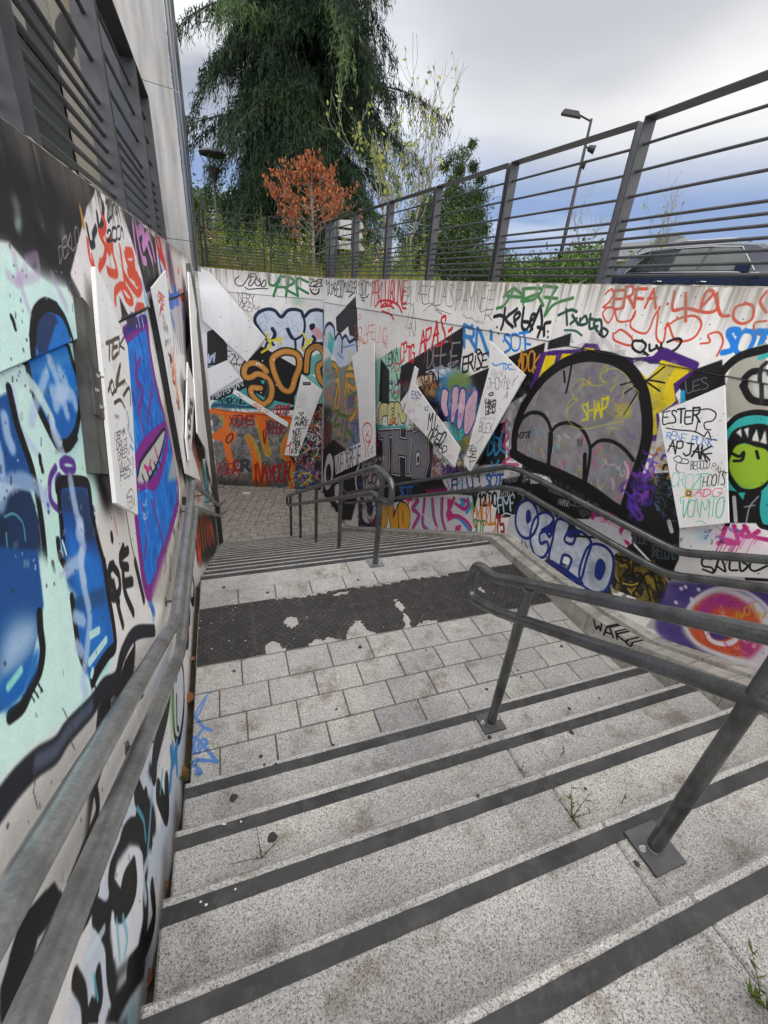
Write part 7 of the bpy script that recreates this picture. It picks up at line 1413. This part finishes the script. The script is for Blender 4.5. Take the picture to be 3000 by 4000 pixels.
# ------------------------------------------------------------------ the car on the road
def car():
    M['car_paint'] = plain('dark_blue_car_paint', (.004, .010, .032), .16, 0, .05, 2, 0, spec=.5); M['chrome'] = plain('chrome', (.35, .36, .38), .2, 1, .03); M['tyre'] = plain('tyre', (.02, .02, .02), .85, 0, .2, 30)
    M['car_glass'] = plain('car_glass', (.05, .06, .058), .04, .6, .4, 1., 0, spec=.9); M['red_lamp'] = plain('red_lamp', (.45, .01, .012), .2, 0, .1); M['rim'] = plain('rim', (.3, .3, .31), .3, .9, .1)
    X, Yr, Z = 9.02, 8.75, -.19; t = thing('car', (X, Yr-2.4, Z), 'dark blue estate car driving past behind the right railing', 'car')
    # stations from tail (s=0) to nose: s, half width at sill, at belt, at roof, z sill, z belt, z roof
    ST = [(.0, .70, .66, .50, .42, .80, .82), (.06, .86, .80, .56, .34, .88, .98), (.45, .91, .86, .60, .30, .93, 1.33), (.9, .92, .88, .62, .25, .94, 1.42), (1.6, .92, .89, .64, .22, .94, 1.455), (2.4, .92, .89, .64, .22, .93, 1.455), (2.95, .92, .88, .62, .22, .93, 1.41),
          (3.5, .92, .87, .66, .22, .92, 1.16), (3.75, .92, .86, .74, .23, .91, .99), (4.2, .90, .82, .70, .26, .86, .92), (4.55, .84, .74, .55, .30, .74, .80), (4.68, .66, .58, .45, .36, .60, .64)]
    V = []; n = 15
    for s, ws, wb, wr, zs, zb, zr in ST:
        r = [(-ws*.92, zs), (-ws, zs+.12), (-ws-.005, (zs+zb)/2), (-wb, zb), (-(wb*.97), zb+.012), (-(wr+(wb-wr)*.12), zr-(zr-zb)*.10), (-wr*.85, zr-.012), (0, zr)]
        r = r+[(-a, b) for a, b in r[-2::-1]]; V += [(X+a, Yr-s, Z+b) for a, b in r]
    F = [(i*n+j, i*n+j+1, (i+1)*n+j+1, (i+1)*n+j) for i in range(len(ST)-1) for j in range(n-1)]+[tuple(range(n-1, -1, -1)), tuple((len(ST)-1)*n+j for j in range(n))]+[(i*n, (i+1)*n, (i+1)*n+n-1, i*n+n-1) for i in range(len(ST)-1)]
    me = bpy.data.meshes.new('body'); me.from_pydata(V, [], F); body = obj('body', me, M['car_paint'], t); me.shade_smooth()
    me.set_sharp_from_angle(angle=R(32))
    def side(s, f, o=.008, sg=-1):
        """a point on the glasshouse side: f = 0 at the belt, 1 at the roof edge"""
        for a, b in zip(ST, ST[1:]):
            if a[0] <= s <= b[0]:
                u = (s-a[0])/(b[0]-a[0]); wb, wr, zb, zr = (a[k]+(b[k]-a[k])*u for k in (2, 3, 5, 6)); w1 = wr+(wb-wr)*.12; z1 = zr-(zr-zb)*.10; w0 = wb*.97; return (X+sg*(w0+(w1-w0)*f+o), Yr-s, Z+zb+.012+(z1-zb-.012)*f)
    for sg in (-1, 1):
        for a, b in ((.62, 1.28), (1.34, 2.18), (2.24, 3.16)):
            P = []; k = 6
            for i in range(k+1): s = a+(b-a)*i/k; P.append((s, .08))
            for i in range(k, -1, -1): s = a+(b-a)*i/k; P.append((s, .90-(.80*max(0, (.95-s)/.42) if s < .95 else 0)-(.78*max(0, (s-2.75)/.41) if s > 2.75 else 0)))
            m = MB(); m.add([side(s, max(f, .1), .006, sg) for s, f in P], [(i, i+1, 2*k-i, 2*k+1-i) for i in range(k)]); m.build('side_window', M['car_glass'], t)
        m = MB(); m.tube([side(s, .03, .012, sg) for s in (.55, 1.2, 2., 2.8, 3.3)], .011, 6); m.build('chrome_trim', M['chrome'], t)
        m = MB(); m.tube([side(s, f, .012, sg) for s, f in ((.55, .03), (.72, .45), (.95, .93), (1.5, .95), (2.2, .95), (2.75, .93), (3.2, .12))], .011, 6); m.build('chrome_trim', M['chrome'], t)
        m = MB(); m.tube([(X+sg*.60, Yr-s, Z+z) for s, z in ((.5, 1.37), (.62, 1.44), (1.6, 1.50), (2.5, 1.49), (2.8, 1.43))], .014, 6); m.build('roof_rail', M['chrome'], t)
        for s in (1.45, 2.35): m = MB(); m.tube([(X+sg*.935, Yr-s, Z+.80), (X+sg*.95, Yr-s-.09, Z+.805), (X+sg*.935, Yr-s-.18, Z+.80)], .014, 6); m.build('door_handle', M['chrome'], t)
        m = MB(); m.obox((X+sg*1.03, Yr-3.12, Z+1.01), (.10, 0, 0), (.0, .055, 0), (0, 0, .065)); mi = m.build('mirror', M['car_paint'], t); mi.data.transform(Matrix.Identity(4))
        m = MB(); m.obox((X+sg*.93, Yr-3.12, Z+.955), (.05, 0, 0), (0, .03, 0), (0, 0, .02)); m.build('mirror_arm', M['black'], t)
        for s in (.86, 3.72):
            m = MB(); m.tube([(X+sg*.70, Yr-s, Z+.33), (X+sg*.935, Yr-s, Z+.33)], .33, 24); w = m.build('wheel', M['tyre'], t); m = MB(); m.tube([(X+sg*.90, Yr-s, Z+.33), (X+sg*.942, Yr-s, Z+.33)], .22, 10); m.build('rim', M['rim'], w)
            m = MB(); m.tube([(X+sg*.80, Yr-s+.40*math.cos(a), Z+.33+.40*math.sin(a)) for a in [i*math.pi/10 for i in range(11)]], .075, 6); m.build('wheel_arch', M['black'], t)
        m = MB(); m.obox((X+sg*.74, Yr-.07, Z+.80), (.14, 0, 0), (0, .10, 0), (0, 0, .07)); m.build('tail_light', M['red_lamp'], t)
        m = MB(); m.obox((X+sg*.925, Yr-2.3, Z+.24), (.012, 0, 0), (0, 1.15, 0), (0, 0, .06)); m.build('sill', M['black'], t)
        for s in (1.32, 2.21, 3.2): m = MB(); m.obox((X+sg*.922, Yr-s, Z+.62), (.003, 0, 0), (0, .003, 0), (0, 0, .27)); m.build('door_gap', M['black'], t)
    m = MB(); m.add([(X-.52, Yr-.10, Z+1.0), (X+.52, Yr-.10, Z+1.0), (X+.50, Yr-.42, Z+1.32), (X-.50, Yr-.42, Z+1.32)], [(0, 1, 2, 3)]); m.build('rear_window', M['car_glass'], t)
    m = MB(); m.add([(X-.62, Yr-3.68, Z+1.04), (X+.62, Yr-3.68, Z+1.04), (X+.56, Yr-3.02, Z+1.40), (X-.56, Yr-3.02, Z+1.40)], [(0, 3, 2, 1)]); m.build('windscreen', M['car_glass'], t)
car()
# ------------------------------------------------------------------ small things on the steps
M['gum'] = plain('trodden_gum', (.035, .033, .032), .8, 0, .3, 30); M['gum_white'] = plain('white_droppings', (.7, .7, .66), .7, 0, .1, 30)
M['leaf_brown'] = plain('dead_leaf', (.20, .075, .028), .7, 0, .4, 30); M['sprig'] = leafmat('sprig', [(0, (.07, .11, .02)), (1, (.20, .24, .07))], .6, .3)
def treadz(y): 
    if y >= Y0F: return ZL-RISE*(math.floor((y-Y0F)/TREAD)+1)
    if y > Y0N: return ZL
    return ZL+RISE*(math.floor((Y0N-y)/(TREAD*.992))+1)
def on_ground(p):
    for _ in range(1):
        best = None
        for k in range(12, -17, -1):
            z = ZL+RISE*k; q = onZ(p, z)
            if abs(treadz(q[1])-z) < 1e-4: return q
    return onZ(p, ZL)
def blob(mb, c, r, h, seed, el=1.):
    rr = random.Random(seed); n = 9; a0 = rr.uniform(0, 6); V = [(c[0]+math.cos(6.2832*i/n+a0)*r*rr.uniform(.65, 1.15)*el, c[1]+math.sin(6.2832*i/n+a0)*r*rr.uniform(.65, 1.15), c[2]+.0005) for i in range(n)]
    V += [(c[0]+(v[0]-c[0])*.6, c[1]+(v[1]-c[1])*.6, c[2]+h) for v in V]; mb.add(V, [(i, (i+1) % n, n+(i+1) % n, n+i) for i in range(n)]+[tuple(range(n, 2*n))])
GUM = [(ZA, 612, 180, .016), (ZA, 1338, 42, .016), (ZA, 765, 672, .014), (ZA, 785, 718, .010), (ZA, 850, 720, .014), (ZA, 1200, 400, .012), (ZA, 610, 910, .026), (ZA, 830, 1142, .030), (ZA, 1183, 606, .012), (ZA, 1170, 1030, .0), (ZC, 175, 1043, .018), (ZC, 605, 1065, .009), (ZC, 995, 1315, .014), (ZC, 1197, 1193, .012), (ZC, 1220, 1238, .011), (ZC, 1482, 1040, .014), (ZC, 1030, 436, .016), (ZC, 628, 783, .010), (ZT, 362, 1026, .020), (ZT, 715, 1068, .022), (ZT, 1449, 966, .018)]
ZE = zm(1800, 2400, 1.3825); GUM += [(ZE, 598, 638, .020), (ZE, 585, 510, .014), (ZE, 745, 453, .011), (ZE, 712, 356, .010), (ZE, 950, 1350, .014), (ZE, 545, 172, .016), (ZE, 700, 175, .010), (ZE, 305, 302, .012), (ZE, 325, 340, .010), (ZE, 140, 405, .014), (ZE, 1325, 434, .018), (ZE, 92, 980, .012), (ZE, 672, 943, .010), (ZE, 155, 665, .020), (ZE, 1000, 410, .008)]
gp = landing
for i, (Z, a, b, r) in enumerate(GUM):
    if r <= 0: continue
    q = on_ground(Z(a, b)); on = treadz(q[1]); par = landing if abs(on-ZL) < 1e-4 else (upper if on > ZL else lower); m = MB(); blob(m, (q[0], q[1], q[2]+.0022), r*.85, .0007, i); m.build('gum_spot', M['gum'], par)
rr = random.Random(5); m = MB()
for i in range(16): q = onZ(ZT(rr.uniform(150, 560), rr.uniform(1190, 1560)), ZL); blob(m, (q[0], q[1], q[2]+.0075), rr.uniform(.0015, .005), .001, i, 1.4)
for Z, a, b in ((ZT, 932, 1446), (ZT, 262, 1320), (ZT, 432, 1212), (ZT, 458, 1194), (ZT, 440, 1303), (ZC, 328, 918), (ZC, 1043, 693), (ZC, 1345, 730), (ZA, 652, 1052), (ZA, 620, 1442), (ZA, 420, 1515), (ZA, 452, 1530), (ZA, 548, 1066), (ZA, 560, 1066)): q = on_ground(Z(a, b)); blob(m, (q[0], q[1], q[2]+.0075), .0042, .0008, int(a), 1.2)
m.build('white_spots', M['gum_white'], mat, kind='stuff')
def dead_leaf(p, z, L, ang, label, tilt=.3):
    q = onZ(p, z); m = MB(); n = 6; V = []
    for i in range(n+1): u = i/n; w = L*.32*math.sin(math.pi*u)**.8; V += [(-L/2+L*u, -w, .25*w+.1*L*(u-.5)**2), (-L/2+L*u, 0, 0), (-L/2+L*u, w, .3*w)]
    F = [f for i in range(n) for f in ((i*3, i*3+3, i*3+4, i*3+1), (i*3+1, i*3+4, i*3+5, i*3+2))]; m.add(V, F); o = mesh('dead_leaf', m.V, m.F, M['leaf_brown']); o.location = (q[0], q[1], q[2]+.008); o.rotation_euler = (tilt, .1, ang); return tag(o, label, 'leaf', 'dead leaves along the left gutter')
dead_leaf(ZA(358, 335), ZL-.05, .10, 1.2, 'brown curled dead leaf in the gutter beside the blue scrawl'); dead_leaf(ZA(372, 112), ZL-.05, .05, .3, 'small orange dead leaf in the gutter beside the rubber mat'); dead_leaf(ZA(320, 765), ZL-.05, .09, 1.9, 'brown dead leaf in the gutter below the green tuft'); dead_leaf(ZA(198, 1440), ZL+RISE, .07, 1.4, 'bright orange dead leaf in the gutter beside the second step'); dead_leaf(ZA(100, 1960), ZL+2*RISE, .07, 1.6, 'orange dead leaf in the gutter lowest in view')
def sprig(p, h, n, label, spread=.5, z=None, lean=(0, 0), stems=1, dz=0):
    q = on_ground(p) if z is None else onZ(p, z); t = thing('weed', tuple(q), label, 'weed', 'small weeds in the joints of the stairs'); C = []; D_ = []; m = MB(); L = []
    for s in range(stems):
        a = npr.uniform(0, 6.28); ln = np.array([lean[0]+math.cos(a)*spread*(stems > 1), lean[1]+math.sin(a)*spread*(stems > 1), 1.]); hh = h*npr.uniform(.6, 1); P = [np.array(q)+ln*hh*u+np.array([0, 0, -.25*hh*u*u*(stems > 1)]) for u in (0, .35, .7, 1)]; m.tube(P, [.002, .0016, .0012, .0008], 4, False)
        for i in range(n): u = npr.uniform(.15, 1); a = npr.uniform(0, 6.28); p_ = P[0]*(1-u)+P[3]*u; d = np.array([math.cos(a), math.sin(a), .9]); l = h*npr.uniform(.16, .3); C.append(p_+unit(d)*l*.45); D_.append(d); L.append(l)
    m.build('stem', M['sprig'], t); D_ = unit(np.array(D_)); leaf_mesh('leaves', C, D_, unit(np.cross(D_, rdir(len(D_)))), np.array(L), np.array(L)*.24, M['sprig'], t, npr.rand(len(C)), kind='stuff')
sprig(ZA(362, 790), .10, 9, 'dense green tuft in the gutter where the landing ends', .8, ZL-.04, stems=9)
sprig(ZA(770, 1255), .09, 4, 'wilted green sprig lying on the second step under a gum stain', 1.6, stems=3); sprig(ZE(537, 775), .085, 12, 'small upright leafy weed between the small post and the large post')
sprig(ZE(868, 1018), .085, 12, 'small upright leafy weed left of the large base plate'); sprig(ZE(600, 1100), .13, 5, 'straggling weed growing out of the joint in the fourth step', .9, stems=7); sprig(ZE(325, 842), .05, 4, 'tiny straggling weed in the joint of the third step', .9, stems=4)
sprig(ZE(1620, 2100), .13, 12, 'green leafy weed at the bottom right corner of the picture', .7, stems=4); sprig(ZE(745, 90), .09, 8, 'green tuft against the kerb beside black writing', .9, stems=6); sprig(ZE(820, 225), .12, 5, 'dry reddish straggling weed at the top of the upper steps', 1.3, stems=9)
sprig(ZC(1450, 735), .04, 3, 'tiny dry weed at the right end of the rubber mat', 1.2, stems=5)
sprig(zm(1050, 1750, 3.318)(640, 1215), .06, 8, 'tiny weed at the foot of a post on the lower flight', .7, stems=2)
# blown litter against the walls of the lower square
for k, (x_, y_) in enumerate(((.28, 10.9),)):
    o = mesh('paper_scrap', [(x_-.1, y_, ZF+.012), (x_+.1, y_-.02, ZF+.03), (x_+.12, y_+.12, ZF+.015), (x_-.06, y_+.14, ZF+.04), (x_, y_+.06, ZF+.05)], [(0, 1, 4), (1, 2, 4), (2, 3, 4), (3, 0, 4)], M['gum_white']); tag(o, 'crumpled white paper lying by the foot of the end wall', 'litter')
